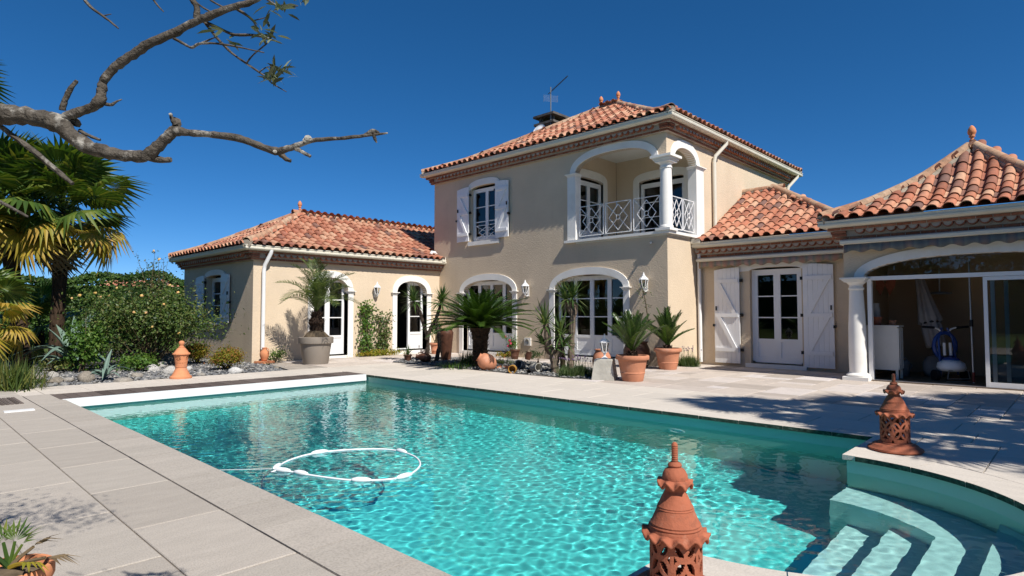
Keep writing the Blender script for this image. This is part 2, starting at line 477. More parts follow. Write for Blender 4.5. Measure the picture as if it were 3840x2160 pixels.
# ------------------------------------------------------------------ ground, terrace, pool
PX0, PX1, PY0, PY1 = -10.62, -1.57, 1.86, 6.87       # pool rectangle
NC, NR = (-1.60, 4.36), 1.48                          # round step recess: centre, radius
WZ = -0.15
def nook_arc(r, n=28):
    a1 = math.acos(min(1, (PX1 - NC[0]) / r))
    return [(NC[0] + r * math.cos(a), NC[1] + r * math.sin(a)) for a in np.linspace(-a1, a1, n)]
def pool_outline(off=0.0, n=28):
    return [(PX0 - off, PY0 - off), (PX1 + off, PY0 - off)] + nook_arc(NR + off, n) + [(PX1 + off, PY1 + off), (PX0 - off, PY1 + off)]

# ground: one sheet to the horizon with the pool cut out of it
mb = plate([(-400, -400), (400, -400), (400, 400), (-400, 400)], [pool_outline(0.1)], lambda u, v, w: (u, v, -0.05 - w), 0.04)
tag(mb.build('ground', MT['soil']), kind='structure')
# terrace bedding under the slabs
tout = [(-12.75, -3.0), (6.0, -3.0), (6.0, 12.9), (-3.2, 12.9), (-3.2, 14.3), (-7.2, 14.3), (-7.2, 12.75), (-15.35, 12.75), (-15.35, 7.6), (-14.75, 6.75), (-12.75, 6.3)]
terrace = plate(tout, [pool_outline(0.02)], lambda u, v, w: (u, v, -0.011 - w), 0.03).build('terrace', MT['bed'])
tag(terrace, kind='structure')

bm = MB()
def slab_mesh():
    b = 0.03
    v = [(-.5, -.5, -.012), (.5, -.5, -.012), (.5, .5, -.012), (-.5, .5, -.012)]
    e = 0.008
    v += [(-.5, -.5, -.004), (.5, -.5, -.004), (.5, .5, -.004), (-.5, .5, -.004)]
    v += [(-.5 + e, -.5 + e, 0), (.5 - e, -.5 + e, 0), (.5 - e, .5 - e, 0), (-.5 + e, .5 - e, 0)]
    f = [(0, 1, 5, 4), (1, 2, 6, 5), (2, 3, 7, 6), (3, 0, 4, 7), (4, 5, 9, 8), (5, 6, 10, 9), (6, 7, 11, 10), (7, 4, 8, 11), (8, 9, 10, 11)]
    return v, f
SV, SF = slab_mesh()
slab_me = MB().add(SV, SF).mesh('paving_slab', MT['slab'])
slabf_me = MB().add(SV, SF).mesh('pale_slab', MT['slabf'])
oslab_me = MB().add(SV, SF).mesh('patio_slab', MT['oslab'])

def keep_out(x0, x1, y0, y1):
    cx, cy = (x0 + x1) / 2, (y0 + y1) / 2
    if PX0 - 0.30 < cx < PX1 + 0.31 and PY0 - 0.32 < cy < PY1 + 0.32:
        return True
    return False
def in_view(x, y, m=150):
    p = proj((x, y, 0))
    return p and -m < p[0] < 3840 + m and -m < p[1] < 2160 + 3 * m

slabs = []   # (x0,x1,y0,y1,kind)
# left side rows parallel to the pool
y = PY0 - 0.335
row = 0
while y > -2.8:
    x = 3.0 - (0.49 * (row % 2)) - rnd.uniform(0, 0.2)
    while x > -12.7:
        L = 0.985
        slabs.append((max(x - L, -12.7), x, y - 0.49, y, 0))
        x -= L
    y -= 0.49
    row += 1
# strip behind the cover and far side rows
y = PY1 + 0.335
row = 0
for k in range(3):
    x = 3.0 - rnd.uniform(0, 0.6)
    while x > -12.6:
        L = rnd.choice((0.6, 0.9, 0.9))
        slabs.append((max(x - L, -12.7), x, y, y + 0.6, 2))
        x -= L
    y += 0.6
YO = y
x = -11.48
for k in range(2):
    yy = PY1 + 0.33
    while yy > 0.9:
        slabs.append((x - 0.62, x, yy - 0.6, yy, 2))
        yy -= 0.6
    x -= 0.62
# random pattern on the patio, grown on a 0.3 m grid
g0x, g0y, NXG, NYG = -15.2, YO, 62, int((14.1 - YO) / 0.3)
used = np.zeros((NXG, NYG), bool)
def patio_ok(x, y):
    if y > 12.6 and not (-7.05 < x < -3.35):
        return False
    return y < 14.1
for j in range(NYG):
    for i in range(NXG):
        cx, cy = g0x + (i + .5) * .3, g0y + (j + .5) * .3
        if not patio_ok(cx, cy):
            used[i, j] = True
for j in range(NYG):
    for i in range(NXG):
        if used[i, j]:
            continue
        opts = [(3, 2), (2, 2), (2, 1), (1, 1), (2, 3), (1, 2)]
        rnd.shuffle(opts)
        opts.append((1, 1))
        for w, h in opts:
            if i + w <= NXG and j + h <= NYG and not used[i:i + w, j:j + h].any():
                used[i:i + w, j:j + h] = True
                slabs.append((g0x + i * .3, g0x + (i + w) * .3, g0y + j * .3, g0y + (j + h) * .3, 1))
                break
# narrow patio between wing and bed on the left, below YO
for k in range(5):
    for q in range(3):
        slabs.append((-15.2 + k * .49, -14.71 + k * .49, 7.2 + q * 0.6, 7.8 + q * .6, 1))

def clip_circle(x0, x1, y0, y1, r):
    def inside(p):
        return (p[0] - NC[0]) ** 2 + (p[1] - NC[1]) ** 2 < r * r and p[0] > NC[0]
    per = []
    for a, b in (((x0, y0), (x1, y0)), ((x1, y0), (x1, y1)), ((x1, y1), (x0, y1)), ((x0, y1), (x0, y0))):
        for t in np.linspace(0, 1, 30, endpoint=False):
            per.append((a[0] + (b[0] - a[0]) * t, a[1] + (b[1] - a[1]) * t))
    ins = [inside(p) for p in per]
    if not any(ins):
        return None
    if all(ins):
        return []
    n = len(per)
    s = next(i for i in range(n) if ins[i - 1] and not ins[i])
    out = [per[(s + k) % n] for k in range(n) if not ins[(s + k) % n]]
    a0 = math.atan2(out[-1][1] - NC[1], out[-1][0] - NC[0])
    a1 = math.atan2(out[0][1] - NC[1], out[0][0] - NC[0])
    out += [(NC[0] + r * math.cos(a), NC[1] + r * math.sin(a)) for a in np.linspace(a0, a1, 8)]
    return out
# right end behind the recess
x = PX1 + 0.335
while x < 3.5:
    yy = PY0 - 0.335
    while yy < PY1 + 0.335:
        slabs.append((x, x + 0.6, yy, min(yy + 0.74, PY1 + 0.335), 2))
        yy += 0.74
    x += 0.6

items = []
for (x0, x1, y0, y1, k) in slabs:
    if x1 - x0 < 0.1 or keep_out(x0, x1, y0, y1):
        continue
    if not in_view((x0 + x1) / 2, (y0 + y1) / 2):
        continue
    items.append((((x0 + x1) / 2) ** 2 + ((y0 + y1) / 2) ** 2, x0, x1, y0, y1, k))
items.sort()
rest = [MB(), MB(), MB()]
for n, (d, x0, x1, y0, y1, k) in enumerate(items):
    g = 0.007 if k == 1 else 0.004
    clipped = clip_circle(x0 + g, x1 - g, y0 + g, y1 - g, NR + 0.345) if x1 > PX1 and y1 > 2.4 and y0 < 6.4 else None
    dz = rnd.uniform(-0.0015, 0.0015)
    if clipped is not None:
        if len(clipped) > 3:
            m = len(clipped)
            q = MB().add([(p[0], p[1], dz) for p in clipped] + [(p[0], p[1], -0.012) for p in clipped], [tuple(range(m))] + [(i, m + i, m + (i + 1) % m, (i + 1) % m) for i in range(m)])
            q.build('paving_slab', MT['slabf'], terrace)
        continue
    mw = Matrix.Translation(((x0 + x1) / 2, (y0 + y1) / 2, dz)) @ Matrix.Diagonal((x1 - x0 - 2 * g, y1 - y0 - 2 * g, 1, 1))
    if n < 295:
        obj('paving_slab', (slab_me, oslab_me, slabf_me)[k], terrace, mw)
    else:
        rest[k].add([mw @ Vector(v) for v in SV], SF, rnd.random())
for k in (0, 1, 2):
    if rest[k].f:
        tag(rest[k].build('far_paving', MT[('slab', 'oslab', 'slabf')[k]], terrace), kind='stuff')

jr = random.Random(2)
xj = -12.6
jm = MB()
while xj < 1.0:
    w_ = jr.uniform(.15, .7)
    if jr.random() < .5:
        h_ = jr.uniform(.0015, .004)
        jm.add([(xj, PY0 - .334 - h_, .0006), (xj + w_, PY0 - .334 - h_ * jr.uniform(.4, 1), .0006), (xj + w_, PY0 - .334 + h_ * .4, .0006), (xj, PY0 - .334 + h_ * .5, .0006)], [(0, 1, 2, 3)])
    xj += w_ + jr.uniform(0, .12)
tag(jm.build('dark_joint', MT['black'], terrace), kind='stuff')
# pool: basin, steps, coping
pool = bpy.data.objects.new('pool', None)
link(pool, None, Matrix.Translation((-6, 4.3, 0)))
tag(pool, kind='structure')
PF = -1.55
out0 = pool_outline(0.015, 40)
n = len(out0)
fl = MB()
ov, of = fill2d([Vector(p) for p in out0], [(i, (i + 1) % n) for i in range(n)])
fl.add([(p[0], p[1], PF) for p in ov], [tuple(f) for f in of])
o = fl.build('pool_floor', MT['liner'], pool)
o.cycles.is_caustics_receiver = True
wl = MB()
wl.add([(p[0], p[1], PF) for p in out0] + [(p[0], p[1], -0.035) for p in out0], [(i, (i + 1) % n, n + (i + 1) % n, n + i) for i in range(n)])
o = wl.build('pool_wall', MT['linerw'], pool)
o.cycles.is_caustics_receiver = True
def nook_seg(x0, top, name):
    r = NR + 0.01
    a = math.acos((x0 - NC[0]) / r)
    pts = [(NC[0] + r * math.cos(t), NC[1] + r * math.sin(t)) for t in np.linspace(-a, a, 36)]
    m = len(pts)
    q = MB().add([(p[0], p[1], top) for p in pts] + [(p[0], p[1], PF) for p in pts], [tuple(range(m)), (0, m, 2 * m - 1, m - 1)])
    o = q.build(name, MT['liners'], pool)
    o.cycles.is_caustics_receiver = True
for x0, top in ((-0.49, -0.385), (-0.81, -0.63), (-1.13, -0.88), (-1.45, -1.12)):
    nook_seg(x0, top, 'pool_step')
for s in (1, -1):
    ang = [s * t for t in np.linspace(PI / 2 - 0.02, 0.70, 18)]
    q = MB()
    ri, ro = 1.03, NR + 0.01
    top = -0.629
    vi = [(NC[0] + ri * math.cos(a), NC[1] + ri * math.sin(a)) for a in ang]
    vo = [(NC[0] + ro * math.cos(a), NC[1] + ro * math.sin(a)) for a in ang]
    m = len(ang)
    q.add([(p[0], p[1], top) for p in vi] + [(p[0], p[1], top) for p in vo] + [(p[0], p[1], PF) for p in vi], [(i, i + 1, m + i + 1, m + i) for i in range(m - 1)] + [(i, i + 1, 2 * m + i + 1, 2 * m + i) for i in range(m - 1)] + [])
    q.add([(vi[0][0], vi[0][1], top), (vo[0][0], vo[0][1], top), (vo[0][0], vo[0][1], PF), (vi[0][0], vi[0][1], PF)], [(0, 1, 2, 3)])
    o = q.build('pool_bench', MT['liners'], pool)
    o.cycles.is_caustics_receiver = True
# coping stones: top stone sheet with a darker weathered edge towards the water
def coping(poly_in, poly_out, mat='slabf'):
    """poly_in: edge points at the water, poly_out: matching outer points"""
    m = len(poly_in)
    dz = rnd.uniform(-0.001, 0.001)
    q = MB()
    q.add([(p[0], p[1], 0.004 + dz) for p in poly_in] + [(p[0], p[1], 0.002 + dz) for p in poly_out] + [(p[0], p[1], -0.038) for p in poly_in] + [(p[0], p[1], -0.012) for p in poly_out],
          [(i, i + 1, m + i + 1, m + i) for i in range(m - 1)] + [(0, m, 3 * m, 2 * m), (m - 1, 2 * m - 1, 4 * m - 1, 3 * m - 1)] + [(m + i, m + i + 1, 3 * m + i + 1, 3 * m + i) for i in range(m - 1)])
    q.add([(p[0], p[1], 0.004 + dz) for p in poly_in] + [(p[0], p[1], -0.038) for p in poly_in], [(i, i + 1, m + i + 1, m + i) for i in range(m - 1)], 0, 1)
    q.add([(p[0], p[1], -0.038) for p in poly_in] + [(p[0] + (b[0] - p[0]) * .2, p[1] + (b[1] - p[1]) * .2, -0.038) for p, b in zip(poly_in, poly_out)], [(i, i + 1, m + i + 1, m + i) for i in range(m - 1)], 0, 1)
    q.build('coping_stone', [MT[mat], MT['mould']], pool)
CW = 0.33
LIP = 0.025
G = 0.003
x = PX1 + CW
xs = []
x = PX1 - 0.40
cuts = [PX1 + CW]
while x > PX0 + 0.2:
    cuts.append(x)
    x -= 0.49
cuts.append(PX0 - 0.9)
for a, b in zip(cuts[:-1], cuts[1:]):
    for yi, s in ((PY0, 1), (PY1, -1)):
        yin = yi + s * LIP
        yout = yi - s * CW
        ai = a if a < PX1 else PX1 - LIP
        coping([(b + G, yin), (min(a, ai) - G, yin)], [(b + G, yout), (a - G, yout)], 'slab' if s > 0 else 'slabf')
ncopa = nook_arc(NR - LIP, 41)
ncopb = nook_arc(NR + CW, 41)
ys0, ys1 = ncopa[0][1], ncopa[-1][1]
for a, b in ((PY0 + LIP, ys0), (ys1, PY1 - LIP)):
    coping([(PX1 - LIP, a + G), (PX1 - LIP, b - G)], [(PX1 + CW, (PY0 - CW if a < 3 else a) + G), (PX1 + CW, (b if a < 3 else PY1 + CW) - G)])
for i in range(0, 40, 4):
    k = slice(i, i + 5)
    pa = [(NC[0] + (NR - LIP) * math.cos(t), NC[1] + (NR - LIP) * math.sin(t)) for t in np.linspace(-1.50 + 3.0 * i / 40 + 0.002, -1.50 + 3.0 * (i + 4) / 40 - 0.002, 6)]
    pb = [(NC[0] + (NR + CW) * math.cos(t), NC[1] + (NR + CW) * math.sin(t)) for t in np.linspace(-1.50 + 3.0 * i / 40 + 0.002, -1.50 + 3.0 * (i + 4) / 40 - 0.002, 6)]
    coping(pa, pb)

# water surface with small real waves
st = 0.0115
gx = np.arange(PX0 - 0.02, NC[0] + NR + 0.03, st)
gy = np.arange(PY0 - 0.02, PY1 + 0.03, st)
XX, YY = np.meshgrid(gx, gy)
rg = np.random.default_rng(4)
ZZ = np.zeros_like(XX)
for i in range(70):
    lam = rg.uniform(0.05, 0.16)
    a = rg.normal(2.2, 1.0)
    k = 2 * PI / lam
    ZZ += 0.000062 * (lam / 0.085) ** 1.35 * np.sin(k * (XX * math.cos(a) + YY * math.sin(a)) + rg.uniform(0, 6.28))
for i in range(14):
    lam = rg.uniform(0.35, 1.1)
    a = rg.uniform(0, 6.28)
    ZZ += 0.00022 * lam * np.sin(2 * PI / lam * (XX * math.cos(a) + YY * math.sin(a)) + rg.uniform(0, 6.28))
calm = np.clip((-1.2 - XX) / 3.0, 0, 1) * 0.75 + 0.25
ZZ *= calm * np.clip(0.55 + 0.45 * np.sin(XX * 0.9 + YY * 0.5) + 0.3, 0.4, 1.2)
vv = np.stack([XX, YY, ZZ + WZ], -1).reshape(-1, 3)
ny_, nx_ = XX.shape
idx = np.arange(nx_ * ny_).reshape(ny_, nx_)
cxm, cym = XX[:-1, :-1] + st / 2, YY[:-1, :-1] + st / 2
keep = (cxm < PX1 + 0.03) | (((cxm - NC[0]) ** 2 + (cym - NC[1]) ** 2) < (NR + 0.05) ** 2)
ff = np.stack([idx[:-1, :-1], idx[:-1, 1:], idx[1:, 1:], idx[1:, :-1]], -1)[keep]
me = bpy.data.meshes.new('water')
me.from_pydata(vv.tolist(), [], ff.tolist())
me.materials.append(MT['water'])
me.polygons.foreach_set('use_smooth', [True] * len(me.polygons))
o = obj('water', me)
o.cycles.is_caustics_caster = True
tag(o, kind='structure')

# pool cover: deck of planks and the white front board
cov = thing('pool_cover_deck', (-11.0, 4.36, 0), 'dark wooden plank deck over the rolled pool cover with a white front board', 'pool cover')
y = PY0 - 0.02
k = 0
pm = MB().box(-11.42, -10.66, 0, 0.134, -0.03, 0.006).mesh('plank', MT['plank'])
while y < PY1 - 0.05:
    obj('plank', pm, cov, Matrix.Translation((0, y, rnd.uniform(-.002, .002))))
    y += 0.1405
MB().box(-10.655, -10.60, PY0 + 0.0, PY1 - 0.02, -0.115, 0.008).build('front_board', MT['pvc'], cov)
MB().box(-10.70, -10.67, PY0, PY1, -0.3, -0.05).build('slot_shade_panel', MT['black'], cov)  # black panel stands in for the shade in the gap below the board
# ------------------------------------------------------------------ building kit
def fy(Y0):
    return lambda u, v, w: (u, Y0 + w, v)          # wall facing -Y
def fx(X0):
    return lambda u, v, w: (X0 - w, u, v)          # wall facing +X
def ubox(mb, fm, u0, u1, v0, v1, w0, w1, mi=0):
    vs = [fm(u, v, w) for w in (w0, w1) for u, v in ((u0, v0), (u1, v0), (u1, v1), (u0, v1))]
    return mb.add(vs, [(3, 2, 1, 0), (4, 5, 6, 7), (0, 1, 5, 4), (1, 2, 6, 5), (2, 3, 7, 6), (3, 0, 4, 7)], 0, mi)

def seg_frame(p0, p1, nrm, m0, m1):
    p0, p1 = Vector((*p0, 0)), Vector((*p1, 0))
    t = (p1 - p0).normalized()
    L = (p1 - p0).length
    n = Vector((*nrm, 0))
    return dict(p0=p0, t=t, n=n, L=L, m0=m0, m1=m1)
def sp(s, u, o, z):
    q = s['p0'] + s['t'] * u + s['n'] * o
    return (q.x, q.y, z)
def seg_prof(mb, s, prof, mi=0, caps=True):
    k = len(prof)
    a = [sp(s, -o * s['m0'], o, z) for o, z in prof]
    b = [sp(s, s['L'] + o * s['m1'], o, z) for o, z in prof]
    f = [(i, (i + 1) % k, k + (i + 1) % k, k + i) for i in range(k)]
    if caps:
        f += [tuple(range(k))[::-1], tuple(range(k, 2 * k))]
    return mb.add(a + b, f, 0, mi)
def seg_box(mb, s, o0, o1, z0, z1):
    return seg_prof(mb, s, [(o0, z0), (o1, z0), (o1, z1), (o0, z1)])

def scallop_mesh(dirn):
    mb = MB()
    n = 9
    ro, ri = 0.079, 0.064
    def ring(r, y, zoff=0):
        return [(r * math.cos(a), y, r * math.sin(a)) for a in np.linspace(PI, 2 * PI, n)]
    v = ring(ro, 0.205) + ring(ri, 0.205) + ring(ro, 0.09) + ring(ri, 0.09)
    f = []
    for i in range(n - 1):
        f += [(i, i + 1, n + i + 1, n + i), (i, i + 1, 2 * n + i + 1, 2 * n + i), (n + i, n + i + 1, 3 * n + i + 1, 3 * n + i)]
    mb.add(v, f)
    mb.add(ring(ri, 0.197), [tuple(range(n))], 0, 1)
    return mb.mesh('cornice_tile', [MT['brick'], MT['gmortar']])
SCAL = scallop_mesh(0)
BRK = MB().box(-0.105, 0.105, 0, 1, -0.0215, 0.0215).mesh('brick', MT['brick'])

def cornice(parent, s, zc, gut=True):
    """brick and scallop-tile eaves cornice along one wall, with the gutter above"""
    mb = MB()
    seg_box(mb, s, -0.005, 0.085, zc, zc + 0.054)
    c = mb.build('cornice', MT['gmortar'], parent)
    mb = MB()
    seg_box(mb, s, -0.005, 0.115, zc + 0.056, zc + 0.164)
    mb2 = MB()
    seg_box(mb2, s, -0.005, 0.205, zc + 0.166, zc + 0.222)
    for q in (mb, mb2):
        q.build('cornice_course', MT['gmortar'], c)
    t, n = s['t'], s['n']
    rot = Matrix(((t.x, n.x, 0, 0), (t.y, n.y, 0, 0), (0, 0, 1, 0), (0, 0, 0, 1)))
    def brick_row(u0, u1, off, z):
        u = u0
        while u < u1 - 0.06:
            w = min(0.21, u1 - u)
            p = s['p0'] + t * (u + w / 2)
            obj('brick', BRK, c, Matrix.Translation((p.x, p.y, z)) @ rot @ Matrix.Diagonal((w / 0.21, off, 1, 1)))
            u += 0.224
    brick_row(-0.09 * s['m0'], s['L'] + 0.09 * s['m1'], 0.097, zc + 0.027)
    brick_row(-0.2 * s['m0'], s['L'] + 0.2 * s['m1'], 0.217, zc + 0.194)
    u0 = 0.24 * s['m0']
    u1 = s['L'] - 0.24 * s['m1']
    if s['m0']:
        for z in (0.083, 0.138):
            brick_row(-0.12, 0.12, 0.16 + (z - .08) * .4, zc + z)
    if s['m1']:
        for z in (0.083, 0.138):
            brick_row(s['L'] - 0.12, s['L'] + 0.12, 0.16 + (z - .08) * .4, zc + z)
    u = u0 + 0.085
    while u < u1 - 0.06:
        p = s['p0'] + t * u
        obj('cornice_tile', SCAL, c, Matrix.Translation((p.x, p.y, zc + 0.164)) @ rot)
        u += 0.166
    if gut:
        mb = MB()
        seg_prof(mb, s, [(0.19, zc + 0.224), (0.30, zc + 0.228), (0.345, zc + 0.255), (0.352, zc + 0.285), (0.338, zc + 0.295), (0.345, zc + 0.325), (0.358, zc + 0.335), (0.352, zc + 0.348), (0.322, zc + 0.342), (0.316, zc + 0.27), (0.19, zc + 0.262)])
        mb.build('gutter', MT['gutter'], parent)

def tile_geo():
    sec = [(-0.118, 0.010), (-0.098, 0.0), (-0.066, 0.0)]
    for a in np.linspace(PI, 0, 9):
        sec.append((0.030 + 0.084 * math.cos(a), 0.074 * math.sin(a) + 0.004))
    sec.append((0.118, -0.002))
    n = len(sec)
    lo = [(x, 0.0, z + 0.026) for x, z in sec]
    hi = [(0.030 + (x - 0.030) * 0.9 if x > -0.06 else x, 0.405, z * 0.88 + 0.004) for x, z in sec]
    lip = [(x, 0.004, z + 0.026 - 0.016) for x, z in sec]
    f = [(i, i + 1, n + i + 1, n + i) for i in range(n - 1)] + [(2 * n + i, 2 * n + i + 1, i + 1, i) for i in range(n - 1)]
    return lo + hi + lip, f
TV, TF = tile_geo()
TME = smooth_by_angle(MB().add(TV, TF).mesh('roof_tile', MT['tile']), 50)
def half_round(r0, r1, L, n=9):
    mb = MB()
    a = np.linspace(PI + 0.1, -0.1, n)
    v = [(r0 * math.cos(t), 0, r0 * math.sin(t)) for t in a] + [(r1 * math.cos(t), L, r1 * math.sin(t)) for t in a] + [((r0 - .014) * math.cos(t), 0.003, (r0 - .014) * math.sin(t)) for t in a]
    mb.add(v, [(i, i + 1, n + i + 1, n + i) for i in range(n - 1)] + [(2 * n + i, 2 * n + i + 1, i + 1, i) for i in range(n - 1)])
    return smooth_by_angle(mb.mesh('ridge_tile', MT['ridge']), 50)
RIDGE = half_round(0.105, 0.088, 0.42)

def make_prof(pts):
    d = np.linspace(0, pts[-1][0], 160)
    z = np.interp(d, [p[0] for p in pts], [p[1] for p in pts])
    k = 31
    zp = np.concatenate([2 * z[0] - z[1:k][::-1], z, 2 * z[-1] - z[-k:-1][::-1]])
    zs = np.convolve(zp, np.ones(k) / k, 'same')[k - 1:-(k - 1)]
    s = np.concatenate([[0], np.cumsum(np.hypot(np.diff(d), np.diff(zs)))])
    return d, zs, s

def roof_faces(parent, faces, z0, pts, nmax=290):
    """faces: dict(o=(x,y) eave origin, a=(ax,ay), n=(nx,ny), L=length, lo=f(d), hi=f(d), clip=optional)"""
    d, z, s = make_prof(pts)
    roof = None
    base = MB()
    for F in faces:
        o, a, n = Vector((*F['o'], 0)), Vector((*F['a'], 0)), Vector((*F['n'], 0))
        vs = []
        for i in range(0, 160, 3):
            dd = d[i]
            for u in (F['lo'](dd), F['hi'](dd)):
                p = o + a * u + n * dd
                vs.append((p.x, p.y, z0 + z[i] - 0.012))
        m = len(vs) // 2
        base.add(vs, [(2 * i, 2 * i + 1, 2 * i + 3, 2 * i + 2) for i in range(m - 1)])
    roof = base.build('roof', MT['cover'], parent)
    allt = []
    for F in faces:
        o, a, n = Vector((*F['o'], 0)), Vector((*F['a'], 0)), Vector((*F['n'], 0))
        pitch = 0.236
        k = 0
        sl = -0.045
        while sl < s[-1] - 0.12:
            sm = sl + 0.17
            dm = float(np.interp(sm, s, d))
            d1 = float(np.interp(max(sl, 0), s, d)) + min(sl, 0)
            d2 = float(np.interp(sl + 0.36, s, d))
            zz1 = float(np.interp(max(sl, 0), s, z)) + min(sl, 0) * 0.3
            zz2 = float(np.interp(sl + 0.36, s, z))
            ang = math.atan2(zz2 - zz1, max(d2 - d1, 0.05))
            u = F.get('u0', 0.06)
            while u < F['L']:
                lo, hi = F['lo'](dm), F['hi'](dm)
                if lo - 0.02 <= u <= hi + 0.02:
                    p = o + a * u + n * d1
                    if not (F.get('clip') and F['clip'](p)):
                        up = n * math.cos(ang) + Vector((0, 0, math.sin(ang)))
                        nn = a.cross(up)
                        jz = rnd.uniform(-0.004, 0.006)
                        ja = rnd.uniform(-0.02, 0.02)
                        aa = (a + up * ja).normalized()
                        mw = Matrix(((aa.x, up.x, nn.x, p.x), (aa.y, up.y, nn.y, p.y), (aa.z, up.z, nn.z, z0 + zz1 + jz), (0, 0, 0, 1)))
                        q = proj((p.x, p.y, z0 + zz1))
                        view = (CAM - Vector((p.x, p.y, z0 + zz1 + .05)))
                        fac = view.normalized().dot(nn)
                        if sl < 0.1:
                            fac = max(fac, 0.06) if n.dot(view) < 0 else fac
                        vis = q and -30 < q[0] < 3870 and -30 < q[1] < 2190 and fac > 0.0
                        allt.append(((fac + 0.05) / q[2] if vis else 0.0, mw, vis))
                u += pitch
            sl += 0.335
    allt.sort(key=lambda x: -x[0])
    mass = MB()
    for i, (sc_, mw, vis) in enumerate(allt):
        if vis and i < nmax:
            obj('roof_tile', TME, roof, mw)
        else:
            mass.add([mw @ Vector(v) for v in TV], TF, rnd.random())
    if mass.f:
        o = mass.build('roof_tile_mass', MT['tile'], roof)
        smooth_by_angle(o.data, 50)
        tag(o, kind='stuff')
    return roof, (d, z, s)

def ridge_line(roof, P, lift=0.035):
    """ridge tiles and mortar along a polyline, from low end to high end"""
    P = [Vector(p) for p in P]
    mb = MB()
    mb.tube([p + Vector((0, 0, lift - 0.055)) for p in P], 0.108, 8)
    mb.build('ridge_mortar', MT['mortar'], roof)
    cum = [0]
    for a, b in zip(P[:-1], P[1:]):
        cum.append(cum[-1] + (b - a).length)
    def pt(s):
        s = min(max(s, 0), cum[-1])
        for i in range(len(P) - 1):
            if s <= cum[i + 1] + 1e-9:
                return P[i].lerp(P[i + 1], (s - cum[i]) / max(cum[i + 1] - cum[i], 1e-9))
        return P[-1]
    s = 0.0
    while s < cum[-1] - 0.1:
        a, b = pt(s), pt(min(s + 0.4, cum[-1]))
        up = (b - a).normalized()
        side = up.cross(Vector((0, 0, 1))).normalized()
        nn = side.cross(up)
        a = a + Vector((0, 0, lift + rnd.uniform(0, 0.01)))
        obj('ridge_tile', RIDGE, roof, Matrix(((side.x, up.x, nn.x, a.x), (side.y, up.y, nn.y, a.y), (side.z, up.z, nn.z, a.z), (0, 0, 0, 1))) @ Matrix.Rotation(R_(2.5), 4, 'X'))
        s += 0.355

def hip_pts(prof, z0, corner, dx, dy, dmax):
    d, z, s = prof
    return [(corner[0] + dx * dd, corner[1] + dy * dd, z0 + float(np.interp(dd, d, z))) for dd in np.linspace(0.02, dmax, 26)]

def finial(roof, p, h=0.38, mat='terral'):
    k = h / 0.38
    prof = [(0.085, -0.06), (0.085, 0.0), (0.075, 0.015), (0.045, 0.05), (0.032, 0.085), (0.046, 0.10), (0.046, 0.112), (0.028, 0.125), (0.026, 0.15), (0.05, 0.168), (0.05, 0.18), (0.036, 0.19), (0.06, 0.22), (0.068, 0.26), (0.058, 0.31), (0.034, 0.355), (0.008, 0.38), (0.0, 0.381)]
    mb = MB().lathe([(r * k, z * k) for r, z in prof], 16, p)
    o = mb.build('finial', MT[mat], roof, smooth=True)
    return o

def leaf_door(parent, fm, u0, u1, v0, v1, w, panel=0.5, bars=2, stile=0.075, name='door', hinge=None):
    """one glazed door leaf: frame, bottom panel, glazing bars, pane"""
    mb = MB()
    ubox(mb, fm, u0, u0 + stile, v0, v1, w, w + 0.06)
    ubox(mb, fm, u1 - stile, u1, v0, v1, w, w + 0.06)
    ubox(mb, fm, u0 + stile, u1 - stile, v1 - stile, v1, w + .001, w + 0.059)
    ubox(mb, fm, u0 + stile, u1 - stile, v0, v0 + 0.10, w + .001, w + 0.059)
    d = mb.build(name, MT['pvc'], parent)
    lo = v0 + 0.10
    if panel:
        lo = v0 + panel
        mb = MB()
        ubox(mb, fm, u0 + stile, u1 - stile, v0 + 0.10, lo - 0.07, w + 0.018, w + 0.05)
        ubox(mb, fm, u0 + stile, u1 - stile, lo - 0.07, lo, w + 0.001, w + 0.059)
        mb.build('door_panel', MT['pvc'], d)
    mb = MB()
    vs = [fm(u, v, w + 0.03) for u, v in ((u0 + stile, lo), (u1 - stile, lo), (u1 - stile, v1 - stile), (u0 + stile, v1 - stile))]
    mb.add(vs, [(0, 1, 2, 3)])
    mb.build('pane', MT['glass'], d)
    for i in range(bars):
        v = lo + (v1 - stile - lo) * (i + 1) / (bars + 1)
        mb = MB()
        ubox(mb, fm, u0 + stile, u1 - stile, v - 0.013, v + 0.013, w + 0.012, w + 0.048)
        mb.build('glazing_bar', MT['pvc'], d)
    return d

def door_frame(parent, fm, u0, u1, v0, v1, w, t=0.055):
    mb = MB()
    ubox(mb, fm, u0 - t, u0, v0, v1 + t, w - 0.01, w + 0.07)
    ubox(mb, fm, u1, u1 + t, v0, v1 + t, w - 0.01, w + 0.07)
    ubox(mb, fm, u0, u1, v1, v1 + t, w - 0.009, w + 0.069)
    ubox(mb, fm, u0, u1, v0 - 0.03, v0, w - 0.009, w + 0.069)
    return mb.build('door_frame', MT['pvc'], parent)

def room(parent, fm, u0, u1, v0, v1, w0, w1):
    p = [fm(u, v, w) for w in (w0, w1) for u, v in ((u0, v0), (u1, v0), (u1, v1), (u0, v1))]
    return MB().add(p, [(4, 5, 6, 7), (0, 1, 5, 4), (1, 2, 6, 5), (2, 3, 7, 6), (3, 0, 4, 7)]).build('dark_interior_box', MT['dark_room'], parent)  # box added behind the opening, coloured dark so it looks unlit

